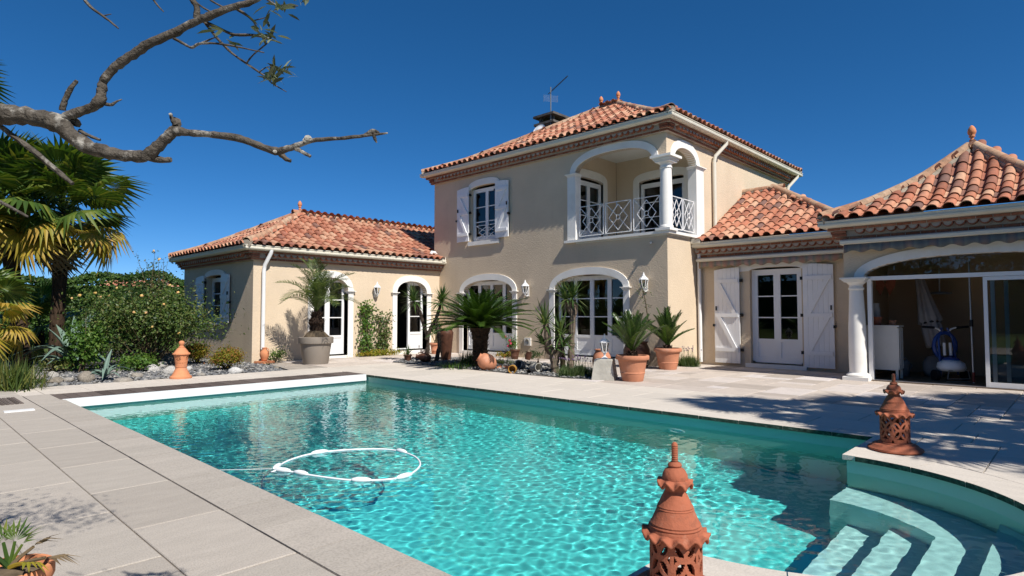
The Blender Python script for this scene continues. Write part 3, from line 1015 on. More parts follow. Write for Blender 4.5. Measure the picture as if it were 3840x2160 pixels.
def arch_trim(parent, fm, u0, u1, v0, vs_, va, band, proud=0.03, p=2.25, legs=True, depth=0.2):
    outer = arch_pts(u0 - band, u1 + band, vs_, va + band * 1.1, 22, p)
    inner = arch_pts(u0, u1, vs_, va, 22, p)
    lp = ([(u0 - band, v0)] if legs else []) + outer + ([(u1 + band, v0), (u1, v0)] if legs else []) + inner[::-1] + ([(u0, v0)] if legs else [])
    return plate(lp, [], lambda u, v, w: fm(u, v, w - proud), proud + depth).build('arch_surround', MT['trim'], parent)

def capital(parent, fm, uc, v, half, proud=0.05, depth=0.1):
    mb = MB()
    for k, (dv0, dv1, e) in enumerate(((-0.075, -0.045, 0.0), (-0.045, -0.02, 0.022), (-0.02, 0.0, 0.045))):
        ubox(mb, fm, uc - half - e, uc + half + e, v + dv0, v + dv1, -proud - e, depth)
    return mb.build('capital', MT['trim'], parent)

def shutter(parent, fm, u0, u1, v0, v1, side, rise=0.05, hook=True):
    """louvreless plank shutter held open against the wall; side +1: free edge at u1"""
    w0, w1 = -0.075, -0.045
    n = 5 if u1 - u0 < 0.6 else 6
    pw = (u1 - u0) / n
    root = None
    for i in range(n):
        a, b = u0 + i * pw + 0.0015, u0 + (i + 1) * pw - 0.0015
        def top(u):
            t = (u - u0) / (u1 - u0)
            if side < 0:
                t = 1 - t
            return v1 - rise * t * t            # hinge side high edge follows the arch
        mb = MB()
        fl = lambda u, v, w: fm(u, v, w)
        vs = [fm(u, v, w) for w in (w0, w1) for u, v in ((a, v0), (b, v0), (b, top(b)), (a, top(a)))]
        mb.add(vs, [(3, 2, 1, 0), (4, 5, 6, 7), (0, 1, 5, 4), (1, 2, 6, 5), (2, 3, 7, 6), (3, 0, 4, 7)])
        if root is None:
            root = mb.build('shutter', MT['shutter'], parent)
        else:
            mb.build('plank', MT['shutter'], root)
    H = v1 - v0
    br = [0.14 * H, 0.5 * H, 0.86 * H] if H > 1.9 else [0.13 * H, 0.52 * H, 0.85 * H]
    for k, b in enumerate(br):
        mb = MB()
        ubox(mb, fm, u0 + 0.03, u1 - 0.03, v0 + b - 0.045, v0 + b + 0.045, w0 - 0.028, w0 - 0.001)
        mb.build('brace', MT['shutter'], root)
    for k in (0, 1):
        b0, b1 = v0 + br[k] + 0.045, v0 + br[k + 1] - 0.045
        ub, ua = (u1 - 0.12, u0 + 0.12) if side < 0 else (u0 + 0.12, u1 - 0.12)
        mb = MB()
        q = 0.05
        vs = [fm(u, v, w) for w in (w0 - 0.027, w0 - 0.001) for u, v in ((ub - q, b0), (ub + q, b0), (ua + q, b1), (ua - q, b1))]
        mb.add(vs, [(3, 2, 1, 0), (4, 5, 6, 7), (0, 1, 5, 4), (1, 2, 6, 5), (2, 3, 7, 6), (3, 0, 4, 7)])
        mb.build('diagonal_brace', MT['shutter'], root)
    uh = u0 if side > 0 else u1
    for b in br:
        mb = MB()
        s_ = -1 if side > 0 else 1
        ubox(mb, fm, min(uh, uh + s_ * .06), max(uh, uh + s_ * .06), v0 + b - .035, v0 + b + .035, w0 + .005, w1 + .035)
        mb.build('hinge', MT['iron'], root)
    uf = u1 - 0.05 if side > 0 else u0 + 0.05
    mb = MB()
    ubox(mb, fm, uf - .012, uf + .012, v0 + .55 * H, v0 + .55 * H + .1, w0 - .03, w0)
    mb.build('latch', MT['iron'], root)
    mb = MB()
    ub = u1 - .08 if side > 0 else u0 + .08
    if hook:
        ux = u1 + 0.01 if side > 0 else u0 - 0.01
        ubox(mb, fm, ux - .02, ux + .02, v0 + .38 * H, v0 + .38 * H + .06, -0.11, -0.02)
        mb.build('shutter_dog', MT['iron'], root)
    return root

def tube_obj(name, pts, r, mat, parent, seg=10):
    o = MB().tube(pts, r, seg).build(name, MT[mat], parent)
    smooth_by_angle(o.data, 50)
    return o

# ------------------------------------------------------------------ left wing
LX, LY = -15.30, 6.54
ZC = 2.595
lw = thing('house_wing', (-17.8, 9, 0), 'low cream wing with tiled hip roof and two arched doors, left of the tall house', 'house')
f1, f2 = fx(LX), fy(LY)
D1 = (8.19, 9.25)
D2 = (10.93, 12.08)
plate([(LY + 0.25, -0.1), (15.0, -0.1), (15.0, ZC), (LY + 0.25, ZC)], [arch_hole(D1[0], D1[1], 0.06, 1.86, 2.24), arch_hole(D2[0], D2[1], 0.10, 1.86, 2.24)], f1, 0.25).build('wall', MT['stucco'], lw)
plate([(-20.3, -0.1), (LX, -0.1), (LX, ZC), (-20.3, ZC)], [arch_hole(-18.45, -17.15, 0.99, 2.27, 2.33, 3)], f2, 0.25).build('wall', MT['stucco'], lw)
MB().box(-20.3, -20.05, LY + 0.25, 15.0, -0.1, ZC).build('wall', MT['stucco'], lw)
for dd in (D1, D2):
    v0 = 0.06 if dd is D1 else 0.10
    arch_trim(lw, f1, dd[0], dd[1], -0.02, 1.86, 2.24, 0.165, 0.03)
    for uc in (dd[0] - 0.082, dd[1] + 0.082):
        capital(lw, f1, uc, 1.885, 0.09)
    door_frame(lw, f1, dd[0] - 0.02, dd[1] + 0.02, v0 + 0.06, 2.2, 0.2)
    mid = (dd[0] + dd[1]) / 2
    if dd is D1:
        leaf_door(lw, f1, dd[0], mid, v0 + 0.06, 2.2, 0.2)
    leaf_door(lw, f1, mid, dd[1], v0 + 0.06, 2.2, 0.2)
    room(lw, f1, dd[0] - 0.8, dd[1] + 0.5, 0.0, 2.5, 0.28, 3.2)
    mb = MB()
    ubox(mb, f1, dd[0] - 0.02, dd[1] + 0.02, -0.02, v0, -0.06, 0.26)
    mb.build('door_sill', MT['trim'], lw)
# sub: open leaf swung into the room
leaf_door(lw, lambda u, v, w: (LX - 0.25 - (u - 10.0), D2[0] - 0.02 + w, v), 10.0, 10.57, 0.16, 2.2, 0.0)
# window on the shaded side
plate(arch_pts(-18.52, -17.08, 2.32, 2.47, 14, 2.2) + [(-17.08, 2.26)] + arch_pts(-18.45, -17.15, 2.25, 2.32, 14, 2.2)[::-1] + [(-18.52, 2.26)], [], lambda u, v, w: f2(u, v, w - 0.03), 0.06).build('window_lintel', MT['trim'], lw)
mb = MB()
ubox(mb, f2, -18.5, -17.08, 0.93, 0.985, -0.07, 0.2)
mb.build('window_sill', MT['trim'], lw)
door_frame(lw, f2, -18.44, -17.16, 1.03, 2.2, 0.17).name = 'window_frame'
for a, b in ((-18.44, -17.8), (-17.8, -17.16)):
    leaf_door(lw, f2, a, b, 1.03, 2.2, 0.17, 0, 2, 0.06, 'window')
room(lw, f2, -18.9, -16.7, 0.2, 2.5, 0.26, 2.0)
shutter(lw, f2, -19.08, -18.48, 1.0, 2.33, -1)
shutter(lw, f2, -17.2, -16.66, 1.0, 2.33, 1)
sE = seg_frame((LX, LY), (LX, 12.6), (1, 0), 1, 0)
sS = seg_frame((LX, LY), (-20.3, LY), (0, -1), 1, 1)
cornice(lw, sE, ZC)
cornice(lw, sS, ZC)
PL = [(0, 0), (0.8, 0.29), (2.825, 1.36)]
X0, X1, Y0, ZE = -20.60, -14.95, 6.19, 2.96
roof, pr = roof_faces(lw, [
    dict(o=(X1, Y0), a=(0, 1), n=(-1, 0), L=9, lo=lambda d: d, hi=lambda d: 8.4, clip=lambda p: p.y > 12.5 and p.x > -15.66),
    dict(o=(X0, Y0), a=(1, 0), n=(0, 1), L=5.65, lo=lambda d: d, hi=lambda d: 5.65 - d),
    dict(o=(X0, Y0 + 8.4), a=(0, -1), n=(1, 0), L=8.4, lo=lambda d: 0, hi=lambda d: 8.4 - d),
], ZE, PL)
ridge_line(roof, hip_pts(pr, ZE, (X1, Y0), -1, 1, 2.8))
ridge_line(roof, hip_pts(pr, ZE, (X0, Y0), 1, 1, 2.8))
RX, RY, RZ = (X0 + X1) / 2, Y0 + 2.825, ZE + 1.36
ridge_line(roof, [(RX, RY + 5.5, RZ), (RX, RY, RZ)])
finial(roof, (RX, RY, RZ + 0.07), 0.37)
MB().lathe([(0.045, -0.15), (0.045, 0.03), (0.06, 0.06)], 10, (-15.25, 12.42, 3.12)).tube([(-15.25, 12.42, 3.12), (-15.24, 12.36, 3.2), (-15.2, 12.2, 3.2), (-15.15, 12.13, 3.13)], 0.05, 10).build('roof_vent_pipe', MT['pvc'], roof, smooth=True)
MB().box(-15.30, -14.93, 12.42, 12.56, ZC + 0.30, ZC + 0.44).build('gutter_end', MT['gutter'], lw)
tube_obj('downpipe', [(LX + 0.30, 6.86, ZC + 0.25), (LX + 0.30, 6.86, ZC + 0.19), (LX + 0.10, 6.79, ZC - 0.12), (LX + 0.075, 6.78, ZC - 0.25), (LX + 0.075, 6.78, 0.33)], 0.05, 'pvc', lw)
sofa = thing('sofa', (-16.6, 11.2, 0), 'grey blue sofa glimpsed inside the open arched door', 'sofa')
MB().box(-17.4, -16.2, 10.95, 11.55, 0.06, 0.46).build('seat', MT['sofa'], sofa)
MB().box(-17.4, -17.15, 10.95, 11.55, 0.46, 0.85).build('backrest', MT['sofa'], sofa)
MB().box(-16.45, -16.2, 10.9, 11.25, 0.46, 0.72).build('armrest', MT['sofa'], sofa)

# ------------------------------------------------------------------ two-storey main house
HX0, HX1, HY0, HY1 = -15.57, -7.05, 12.6, 20.5
ZM = 5.485
mh = thing('main_house', (-11.3, 16.5, 0), 'tall two-storey cream house with corner loggia, arched doors and tiled hip roof', 'house')
g1, g2 = fy(HY0), fx(HX1)
DA, DB = (-14.12, -12.0), (-10.44, -8.25)
outl = [(HX0, -0.1), (HX1, -0.1), (HX1, 3.06), (-9.72, 3.06)] + arch_pts(-9.72, -7.42, 4.92, 5.31, 22, 2.3) + [(HX1, 4.92), (HX1, ZM), (HX0, ZM)]
plate(outl, [arch_hole(DA[0], DA[1], 0.1, 1.87, 2.24), arch_hole(DB[0], DB[1], 0.12, 1.87, 2.24), arch_hole(-13.8, -12.6, 3.45, 5.07, 5.16, 3)], g1, 0.18).build('wall', MT['stucco'], mh)
plate([(HY0 + 0.18, -0.1), (HY1, -0.1), (HY1, ZM), (HY0 + 0.18, ZM), (HY0 + 0.18, 4.92)] + arch_pts(12.93, 14.04, 4.92, 5.25, 20, 2.1) + [(14.04, 3.06), (HY0 + 0.18, 3.06)], [], g2, 0.2).build('wall', MT['stucco'], mh)
MB().box(HX0, HX0 + 0.2, HY0 + 0.18, HY1, -0.1, ZM).build('wall', MT['stucco'], mh)
MB().box(HX0 + 0.2, HX1 - 0.2, HY1 - 0.2, HY1, -0.1, ZM).build('wall', MT['stucco'], mh)
# loggia
lg = MB()
lg.box(-9.98, HX1 - 0.01, HY0 + 0.01, 14.9, 2.98, 3.09)
lg.build('loggia_floor', MT['trim'], mh)
# loggia walls with door openings
plate([(-9.98, 3.09), (-7.26, 3.09), (-7.26, 5.66), (-9.98, 5.66)], [arch_hole(-9.2, -7.82, 3.13, 4.95, 5.02, 3)], fy(14.9), 0.15).build('loggia_wall', MT['stucco'], mh)
plate([(HY0 + 0.19, 3.09), (14.89, 3.09), (14.89, 5.66), (HY0 + 0.19, 5.66)], [arch_hole(13.05, 14.22, 3.13, 4.93, 5.0, 3)], fx(-9.98), 0.12).build('loggia_wall', MT['stucco'], mh)
MB().box(-9.98, HX1 - 0.02, HY0 + 0.02, 14.9, 5.661, 5.70).build('loggia_ceiling', MT['ceiling'], mh)
q1, q2 = fy(14.9), fx(-9.98)
arch_trim(mh, q1, -9.2, -7.82, 3.09, 4.95, 5.02, 0.2, 0.02, 3, True, 0.1)
arch_trim(mh, q2, 13.05, 14.22, 3.09, 4.93, 5.0, 0.2, 0.02, 3, True, 0.1)
for fm, a, b in ((q1, -9.2, -7.82), (q2, 13.05, 14.22)):
    door_frame(mh, fm, a + 0.03, b - 0.03, 3.14, 4.86, 0.08)
    m = (a + b) / 2
    for c, e in ((a + 0.03, m), (m, b - 0.03)):
        leaf_door(mh, fm, c, e, 3.14, 4.86, 0.08, 0.4, 2, 0.07)
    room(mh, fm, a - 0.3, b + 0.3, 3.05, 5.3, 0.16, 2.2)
# loggia arches, pilasters, column, ledge
arch_trim(mh, g1, -9.72, -7.42, 4.92, 4.92, 5.31, 0.165, 0.03, 2.3, False, 0.17)
arch_trim(mh, g2, 12.93, 14.04, 4.92, 4.92, 5.25, 0.175, 0.03, 2.1, False, 0.18)
MB().box(-9.97, -9.70, HY0 - 0.03, HY0 + 0.2, 3.16, 4.845).build('pilaster', MT['trim'], mh)
capital(mh, g1, -9.835, 4.925, 0.14, 0.04, 0.22)
MB().box(HX1 - 0.2, HX1 + 0.03, 14.02, 14.42, 3.16, 4.845).build('pilaster', MT['trim'], mh)
capital(mh, g2, 14.22, 4.925, 0.21, 0.04, 0.22)
mb = MB().box(-10.04, HX1 + 0.09, HY0 - 0.09, HY0 + 0.16, 3.095, 3.16)
mb.box(HX1 - 0.14, HX1 + 0.09, HY0 + 0.161, 14.62, 3.095, 3.16)
mb.build('loggia_ledge', MT['trim'], mh)
col = MB().lathe([(0.155, 0.0), (0.165, 0.03), (0.155, 0.06), (0.142, 0.075), (0.145, 0.3), (0.142, 0.8), (0.128, 1.36), (0.126, 1.40), (0.146, 1.415), (0.146, 1.44), (0.128, 1.455), (0.13, 1.5), (0.17, 1.53), (0.18, 1.545)], 28, (HX1 - 0.05, HY0 + 0.06, 3.22)).build('column', MT['trim'], mh)
smooth_by_angle(col.data, 40)
MB().box(HX1 - 0.24, HX1 + 0.14, HY0 - 0.13, HY0 + 0.25, 3.161, 3.22).build('column_base', MT['trim'], col)
mb = MB()
for z0, z1, h in ((4.765, 4.81, 0.19), (4.81, 4.86, 0.22), (4.86, 4.918, 0.27)):
    mb.box(HX1 - 0.05 - h, HX1 - 0.05 + h, HY0 + 0.06 - h, HY0 + 0.06 + h, z0, z1)
mb.build('column_capital', MT['trim'], col)
# railing panels
def rail_panel(parent, fm, u0, u1, v0, v1, w):
    mb = MB()
    t = 0.017
    P = lambda u, v: fm(u, v, w)
    for a, b in (((u0, v0), (u1, v0)), ((u0, v1), (u1, v1)), ((u0, v0), (u0, v1)), ((u1, v0), (u1, v1))):
        mb.bar(P(*a), P(*b), t, t)
    uc, vc = (u0 + u1) / 2, (v0 + v1) / 2
    a, b = (u1 - u0) * 0.36, (v1 - v0) * 0.42
    dia = [(uc, vc + b), (uc + a, vc), (uc, vc - b), (uc - a, vc)]
    for i in range(4):
        mb.bar(P(*dia[i]), P(*dia[(i + 1) % 4]), t * 0.9, t * 0.9)
    cr = 0.055
    for su in (-1, 1):
        for sv in (-1, 1):
            L = math.hypot(u1 - uc, v1 - vc)
            mb.bar(P(uc + su * (u1 - uc) * cr / L, vc + sv * (v1 - vc) * cr / L), P(uc + su * (u1 - uc), vc + sv * (v1 - vc)), t * 0.8, t * 0.8)
    mb.tube([P(uc + cr * math.cos(x), vc + cr * math.sin(x)) for x in np.linspace(0, 2 * PI, 19)], 0.010, 6, False)
    return mb.build('railing', MT['lampw'], parent)
us = [-9.62, -8.87, -8.80, -8.05, -7.98, -7.26]
for i in (0, 2, 4):
    rail_panel(mh, g1, us[i], us[i + 1], 3.25, 4.02, 0.04)
for a, b in ((12.85, 13.40), (13.45, 14.0)):
    rail_panel(mh, g2, a, b, 3.25, 4.02, 0.04)
rail_panel(mh, g1, -13.62, -12.66, 3.5, 3.92, 0.06)
# window above
plate(arch_pts(-13.87, -12.53, 5.16, 5.34, 14, 2.2) + [(-12.53, 5.05)] + arch_pts(-13.8, -12.6, 5.05, 5.155, 14, 2.2)[::-1] + [(-13.87, 5.05)], [], lambda u, v, w: g1(u, v, w - 0.035), 0.06).build('window_lintel', MT['trim'], mh)
mb = MB()
ubox(mb, g1, -13.87, -12.53, 3.32, 3.445, -0.06, 0.15)
mb.build('window_sill', MT['trim'], mh)
door_frame(mh, g1, -13.77, -12.63, 3.5, 5.02, 0.12).name = 'window_frame'
for a, b in ((-13.77, -13.2), (-13.2, -12.63)):
    leaf_door(mh, g1, a, b, 3.5, 5.02, 0.12, 0, 2, 0.06, 'window')
room(mh, g1, -14.4, -12.0, 3.2, 5.4, 0.19, 2.5)
shutter(mh, g1, -14.36, -13.82, 3.47, 5.16, -1)
shutter(mh, g1, -12.66, -12.12, 3.47, 5.16, 1)
# big arched doors
for dd, v0 in ((DA, 0.10), (DB, 0.12)):
    arch_trim(mh, g1, dd[0], dd[1], -0.02, 1.87, 2.24, 0.17, 0.03, 2.25, True, 0.17)
    for uc in (dd[0] - 0.085, dd[1] + 0.085):
        capital(mh, g1, uc, 1.885, 0.095)
    mb = MB()
    ubox(mb, g1, dd[0] - 0.05, dd[1] + 0.05, -0.02, v0, -0.06, 0.3)
    mb.build('door_sill', MT['trim'], mh)
    door_frame(mh, g1, dd[0] - 0.01, dd[1] + 0.01, v0 + 0.06, 2.16, 0.185)
    w = (dd[1] - dd[0]) / 4
    for i in range(4):
        leaf_door(mh, g1, dd[0] + i * w, dd[0] + (i + 1) * w, v0 + 0.06, 2.16, 0.185, 0.5, 2, 0.06)
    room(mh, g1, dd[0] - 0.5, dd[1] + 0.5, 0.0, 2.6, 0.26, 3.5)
sF = seg_frame((HX1, HY0), (HX0, HY0), (0, -1), 1, 1)
sR = seg_frame((HX1, HY0), (HX1, HY1), (1, 0), 1, 1)
cornice(mh, sF, ZM)
cornice(mh, sR, ZM)
PM = [(0, 0), (1.0, 0.36), (4.25, 2.2)]
MX0, MX1, MY0, MY1, ZME = -15.88, -6.73, 12.28, 20.80, 5.86
roof, pr = roof_faces(mh, [
    dict(o=(MX0, MY0), a=(1, 0), n=(0, 1), L=9.15, lo=lambda d: d, hi=lambda d: 9.15 - d),
    dict(o=(MX1, MY0), a=(0, 1), n=(-1, 0), L=8.52, lo=lambda d: d, hi=lambda d: 8.52 - d),
    dict(o=(MX0, MY1), a=(0, -1), n=(1, 0), L=8.52, lo=lambda d: d, hi=lambda d: 8.52 - d),
    dict(o=(MX1, MY1), a=(-1, 0), n=(0, -1), L=9.15, lo=lambda d: d, hi=lambda d: 9.15 - d),
], ZME, PM)
for cx, cy, dx, dy in ((MX0, MY0, 1, 1), (MX1, MY0, -1, 1), (MX1, MY1, -1, -1), (MX0, MY1, 1, -1)):
    ridge_line(roof, hip_pts(pr, ZME, (cx, cy), dx, dy, 4.2))
RZ = ZME + 2.2
ridge_line(roof, [(-11.63, 16.54, RZ), (-10.98, 16.54, RZ)])
finial(roof, (-11.66, 16.54, RZ + 0.06), 0.40)
finial(roof, (-10.98, 16.54, RZ + 0.06), 0.40)
ch = MB().box(-14.6, -13.9, 16.7, 17.4, 6.3, 8.16).build('chimney', MT['concrete'], roof)
mb = MB().box(-14.72, -13.78, 16.58, 17.52, 8.16, 8.24).box(-14.66, -13.84, 16.64, 17.46, 8.10, 8.161)
mb.build('chimney_band', MT['concrete'], ch)
mb = MB()
for x, y in ((-14.58, 16.72), (-14.02, 16.72), (-14.58, 17.28), (-14.02, 17.28)):
    mb.box(x, x + .11, y, y + .11, 8.24, 8.45)
mb.build('chimney_post', MT['concrete'], ch)
MB().box(-14.74, -13.76, 16.56, 17.54, 8.45, 8.53).build('chimney_cap', MT['concrete'], ch)
tube_obj('downpipe', [(HX1 + 0.29, 15.2, ZM + 0.25), (HX1 + 0.29, 15.2, ZM + 0.18), (HX1 + 0.10, 14.96, ZM - 0.15), (HX1 + 0.075, 14.93, ZM - 0.3), (HX1 + 0.075, 14.93, 3.35)], 0.05, 'gutter', mh)
tube_obj('downpipe', [(HX1 + 0.29, 20.5, ZM + 0.25), (HX1 + 0.29, 20.5, ZM + 0.18), (HX1 + 0.10, 20.25, ZM - 0.15), (HX1 + 0.075, 20.2, ZM - 0.3), (HX1 + 0.075, 20.2, 4.0)], 0.05, 'gutter', mh)

ant = thing('tv_antenna', (-13.95, 16.6, 8.0), 'grey television antenna with a slanted comb of rods on a mast by the chimney', 'antenna')
ab = Vector((-13.93, 16.62, 7.9))
tube_obj('mast', [ab, ab + Vector((0, 0, 1.55))], 0.022, 'grey', ant)
bd = (CR * 0.66 + Vector((0, 0, 0.62))).normalized()
b0 = ab + Vector((0, 0, 1.38)) - bd * 0.12
boom = tube_obj('boom', [b0, b0 + bd * 0.98], 0.014, 'black', ant)
mb = MB()
for i in range(13):
    c = b0 + bd * (0.2 + 0.06 * i)
    sd = bd.cross(CR).normalized()
    mb.bar(c - sd * (0.16 - .004 * i), c + sd * (0.16 - .004 * i), 0.008)
    mb.bar(c - CU * 0.03, c + CU * 0.03, 0.01)
mb.build('antenna_rod', MT['black'], ant)['kind'] = 'stuff'
mb = MB()
for s in (-1, 1):
    for i in range(7):
        p = ab + Vector((0, 0, 1.02 + 0.035 * i))
        mb.bar(p + CR * (s * .03), p + CR * (s * .26) + Vector((0, 0, .04 if s < 0 else -.02)), 0.004)
    mb.bar(ab + Vector((0, 0, 1.0)) + CR * s * .25, ab + Vector((0, 0, 1.26)) + CR * s * .25, 0.006)
mb.build('reflector', MT['alu'], ant)['kind'] = 'stuff'
dish = thing('satellite_dish', (-14.05, 16.3, 7.0), 'small white satellite dish behind the roof slope beside the chimney', 'dish')
mb = MB().lathe([(0.0, 0.06), (0.15, 0.045), (0.28, 0.0), (0.285, 0.01)], 24)
mb.build('reflector', MT['lampw'], dish, True, Matrix.Translation((-14.0, 16.05, 7.72)) @ Matrix.Rotation(R_(70), 4, 'X'))
tube_obj('mount', [(-14.0, 16.1, 7.72), (-14.0, 16.4, 7.5), (-14.0, 16.7, 7.4)], 0.02, 'grey', dish)

# ------------------------------------------------------------------ right low wing
rw = thing('house_annex', (-5.2, 15.5, 0), 'low annex with one shuttered glass door, between tall house and pool house', 'house')
r1 = fy(14.1)
RD = (-5.76, -4.61)
plate([(-7.05, -0.1), (-3.35, -0.1), (-3.35, ZC), (-7.05, ZC)], [arch_hole(RD[0], RD[1], 0.08, 2.24, 2.30, 3)], r1, 0.25).build('wall', MT['stucco'], rw)
mb = MB()
ubox(mb, r1, RD[0] - 0.1, RD[1] + 0.1, -0.02, 0.08, -0.08, 0.25)
mb.build('door_sill', MT['trim'], rw)
plate(arch_pts(RD[0] - .35, RD[1] + .35, 2.30, 2.5, 14, 2.4) + [(RD[1] + .35, 2.22)] + arch_pts(RD[0], RD[1], 2.23, 2.30, 14, 2.4)[::-1] + [(RD[0] - .35, 2.22)], [], lambda u, v, w: r1(u, v, w - 0.025), 0.05).build('door_lintel', MT['trim'], rw)
door_frame(rw, r1, RD[0] + 0.06, RD[1] - 0.06, 0.13, 2.2, 0.12)
m = (RD[0] + RD[1]) / 2
leaf_door(rw, r1, RD[0] + 0.06, m, 0.13, 2.2, 0.12, 0.52)
leaf_door(rw, r1, m, RD[1] - 0.06, 0.13, 2.2, 0.12, 0.52)
room(rw, r1, -6.4, -4.0, 0.0, 2.6, 0.26, 3.5)
shutter(rw, r1, -6.60, -5.98, 0.06, 2.33, -1)
shutter(rw, r1, -4.56, -3.94, 0.06, 2.33, 1)
sA = seg_frame((-3.4, 14.1), (-7.04, 14.1), (0, -1), 0, 0)
cornice(rw, sA, ZC + 0.02)
PR_ = [(0, 0), (0.8, 0.30), (3.14, 1.64)]
RX0, RX1, RY0, RZE = -7.05, -3.03, 13.78, 2.985
roof, pr = roof_faces(rw, [
    dict(o=(RX0, RY0), a=(1, 0), n=(0, 1), L=4.02, lo=lambda d: 0, hi=lambda d: 4.02 - d, u0=0.16, clip=lambda p: p.x > -3.75 and p.y < 14.6),
    dict(o=(RX1, RY0), a=(0, 1), n=(-1, 0), L=6, lo=lambda d: d, hi=lambda d: 6.28 - d, clip=lambda p: p.x > -3.9),
], RZE, PR_)
ridge_line(roof, hip_pts(pr, RZE, (RX1, RY0), -1, 1, 3.1)[5:])
ridge_line(roof, [(RX0, 16.92, RZE + 1.64), (-6.17, 16.92, RZE + 1.64)])
MB().box(-7.04, -6.80, 13.72, 13.86, ZC + 0.35, ZC + 0.47).build('gutter_end', MT['gutter'], rw)
tube_obj('downpipe', [(-6.97, 14.0, ZC + 0.25), (-6.97, 14.02, 0.05)], 0.048, 'pvc', rw)

# ------------------------------------------------------------------ pool house
ph = thing('pool_house', (-1.5, 14.4, 0), 'small square pool house with pyramid tile roof, stone column and wide arched glass front', 'pool house')
p1 = fy(12.6)
PHX0, PHX1, PHY0, PHY1 = -3.35, 0.62, 12.6, 16.2
AX0, AX1 = -3.02, 0.28
plate([(PHX0, 1.90), (AX0, 1.90)] + arch_pts(AX0, AX1, 1.90, 2.24, 26, 2.15) + [(AX1, 1.90), (PHX1, 1.90), (PHX1, ZC), (PHX0, ZC)], [], p1, 0.22).build('wall', MT['stucco'], ph)
MB().box(PHX0, PHX0 + 0.2, 12.83, PHY1, -0.1, ZC).build('wall', MT['stucco'], ph)
MB().box(PHX1 - 0.2, PHX1, 12.83, PHY1, -0.1, ZC).build('wall', MT['stucco'], ph)
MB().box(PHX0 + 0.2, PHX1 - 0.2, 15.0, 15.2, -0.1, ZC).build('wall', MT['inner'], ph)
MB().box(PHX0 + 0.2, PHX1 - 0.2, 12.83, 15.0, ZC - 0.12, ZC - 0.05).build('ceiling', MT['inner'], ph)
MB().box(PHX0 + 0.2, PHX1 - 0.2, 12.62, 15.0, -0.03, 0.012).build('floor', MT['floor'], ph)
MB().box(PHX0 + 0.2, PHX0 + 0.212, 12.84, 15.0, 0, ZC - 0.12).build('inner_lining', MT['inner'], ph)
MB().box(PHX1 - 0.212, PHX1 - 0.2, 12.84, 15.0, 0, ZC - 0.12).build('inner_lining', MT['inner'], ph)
arch_trim(ph, p1, AX0, AX1, 1.90, 1.90, 2.24, 0.16, 0.03, 2.15, False, 0.2)
for cx in (-3.16, 0.43):
    col = MB().lathe([(0.19, 0.0), (0.20, 0.03), (0.175, 0.055), (0.145, 0.07), (0.15, 0.4), (0.145, 0.9), (0.115, 1.58), (0.113, 1.60), (0.13, 1.615), (0.13, 1.645), (0.112, 1.66), (0.115, 1.70), (0.15, 1.735), (0.16, 1.75)], 28, (cx, 12.64, 0.065)).build('column', MT['trim'], ph)
    smooth_by_angle(col.data, 40)
    MB().box(cx - 0.215, cx + 0.215, 12.425, 12.855, -0.01, 0.064).build('column_base', MT['trim'], col)
    mb = MB()
    for z0, z1, h in ((1.815, 1.84, 0.17), (1.84, 1.868, 0.195), (1.868, 1.899, 0.225)):
        mb.box(cx - h, cx + h, 12.64 - h, 12.64 + h, z0, z1)
    mb.build('column_capital', MT['trim'], col)
# glazing: bar at spring height, arched top light, side post, sliding leaves on the right
gl = MB()
ubox(gl, p1, -2.98, 0.24, 1.845, 1.915, 0.06, 0.16)
gl = gl.build('transom_bar', MT['pvc'], ph)
mb = MB()
ubox(mb, p1, -2.985, -2.915, 0.0, 1.845, 0.06, 0.16)
mb.build('side_post', MT['pvc'], gl)
ap = arch_pts(AX0 + 0.015, AX1 - 0.015, 1.915, 2.235, 26, 2.15)
MB().add([(u, 12.72, v) for u, v in ap], [tuple(range(len(ap)))]).build('pane', MT['glass'], gl)
def slider(u0, u1, w):
    mb = MB()
    t = 0.055
    ubox(mb, p1, u0, u0 + t, 0.02, 1.84, w, w + 0.05)
    ubox(mb, p1, u1 - t, u1, 0.02, 1.84, w, w + 0.05)
    ubox(mb, p1, u0 + t, u1 - t, 1.78, 1.84, w + .001, w + 0.049)
    ubox(mb, p1, u0 + t, u1 - t, 0.02, 0.1, w + .001, w + 0.049)
    d = mb.build('sliding_door', MT['pvc'], ph)
    MB().add([p1(u, v, w + 0.025) for u, v in ((u0 + t, 0.1), (u1 - t, 0.1), (u1 - t, 1.78), (u0 + t, 1.78))], [(0, 1, 2, 3)]).build('pane', MT['glass'], d)
slider(-1.28, -0.47, 0.06)
slider(-1.19, -0.30, 0.115)
slider(-1.02, -0.10, 0.17)
mb = MB()
ubox(mb, p1, -2.98, 0.24, -0.01, 0.022, 0.05, 0.22)
mb.build('door_track', MT['alu'], ph)
sP = seg_frame((PHX0, PHY0), (PHX1, PHY0), (0, -1), 1, 1)
sQ = seg_frame((PHX0, PHY0), (PHX0, PHY1), (-1, 0), 1, 1)
sU = seg_frame((PHX1, PHY0), (PHX1, PHY1), (1, 0), 1, 1)
cornice(ph, sP, ZC + 0.02)
cornice(ph, sQ, ZC + 0.02)
PP = [(0, 0), (0.7, 0.30), (1.4, 0.74), (2.12, 1.42)]
QX0, QX1, QY0, QY1, QZ = -3.67, 0.58, 12.27, 16.52, 2.99
roof, pr = roof_faces(ph, [
    dict(o=(QX0, QY0), a=(1, 0), n=(0, 1), L=4.25, lo=lambda d: d, hi=lambda d: 4.25 - d, u0=0.1),
    dict(o=(QX0, QY1), a=(0, -1), n=(1, 0), L=4.25, lo=lambda d: d, hi=lambda d: 4.25 - d),
    dict(o=(QX1, QY0), a=(0, 1), n=(-1, 0), L=4.25, lo=lambda d: d, hi=lambda d: 4.25 - d),
], QZ, PP)
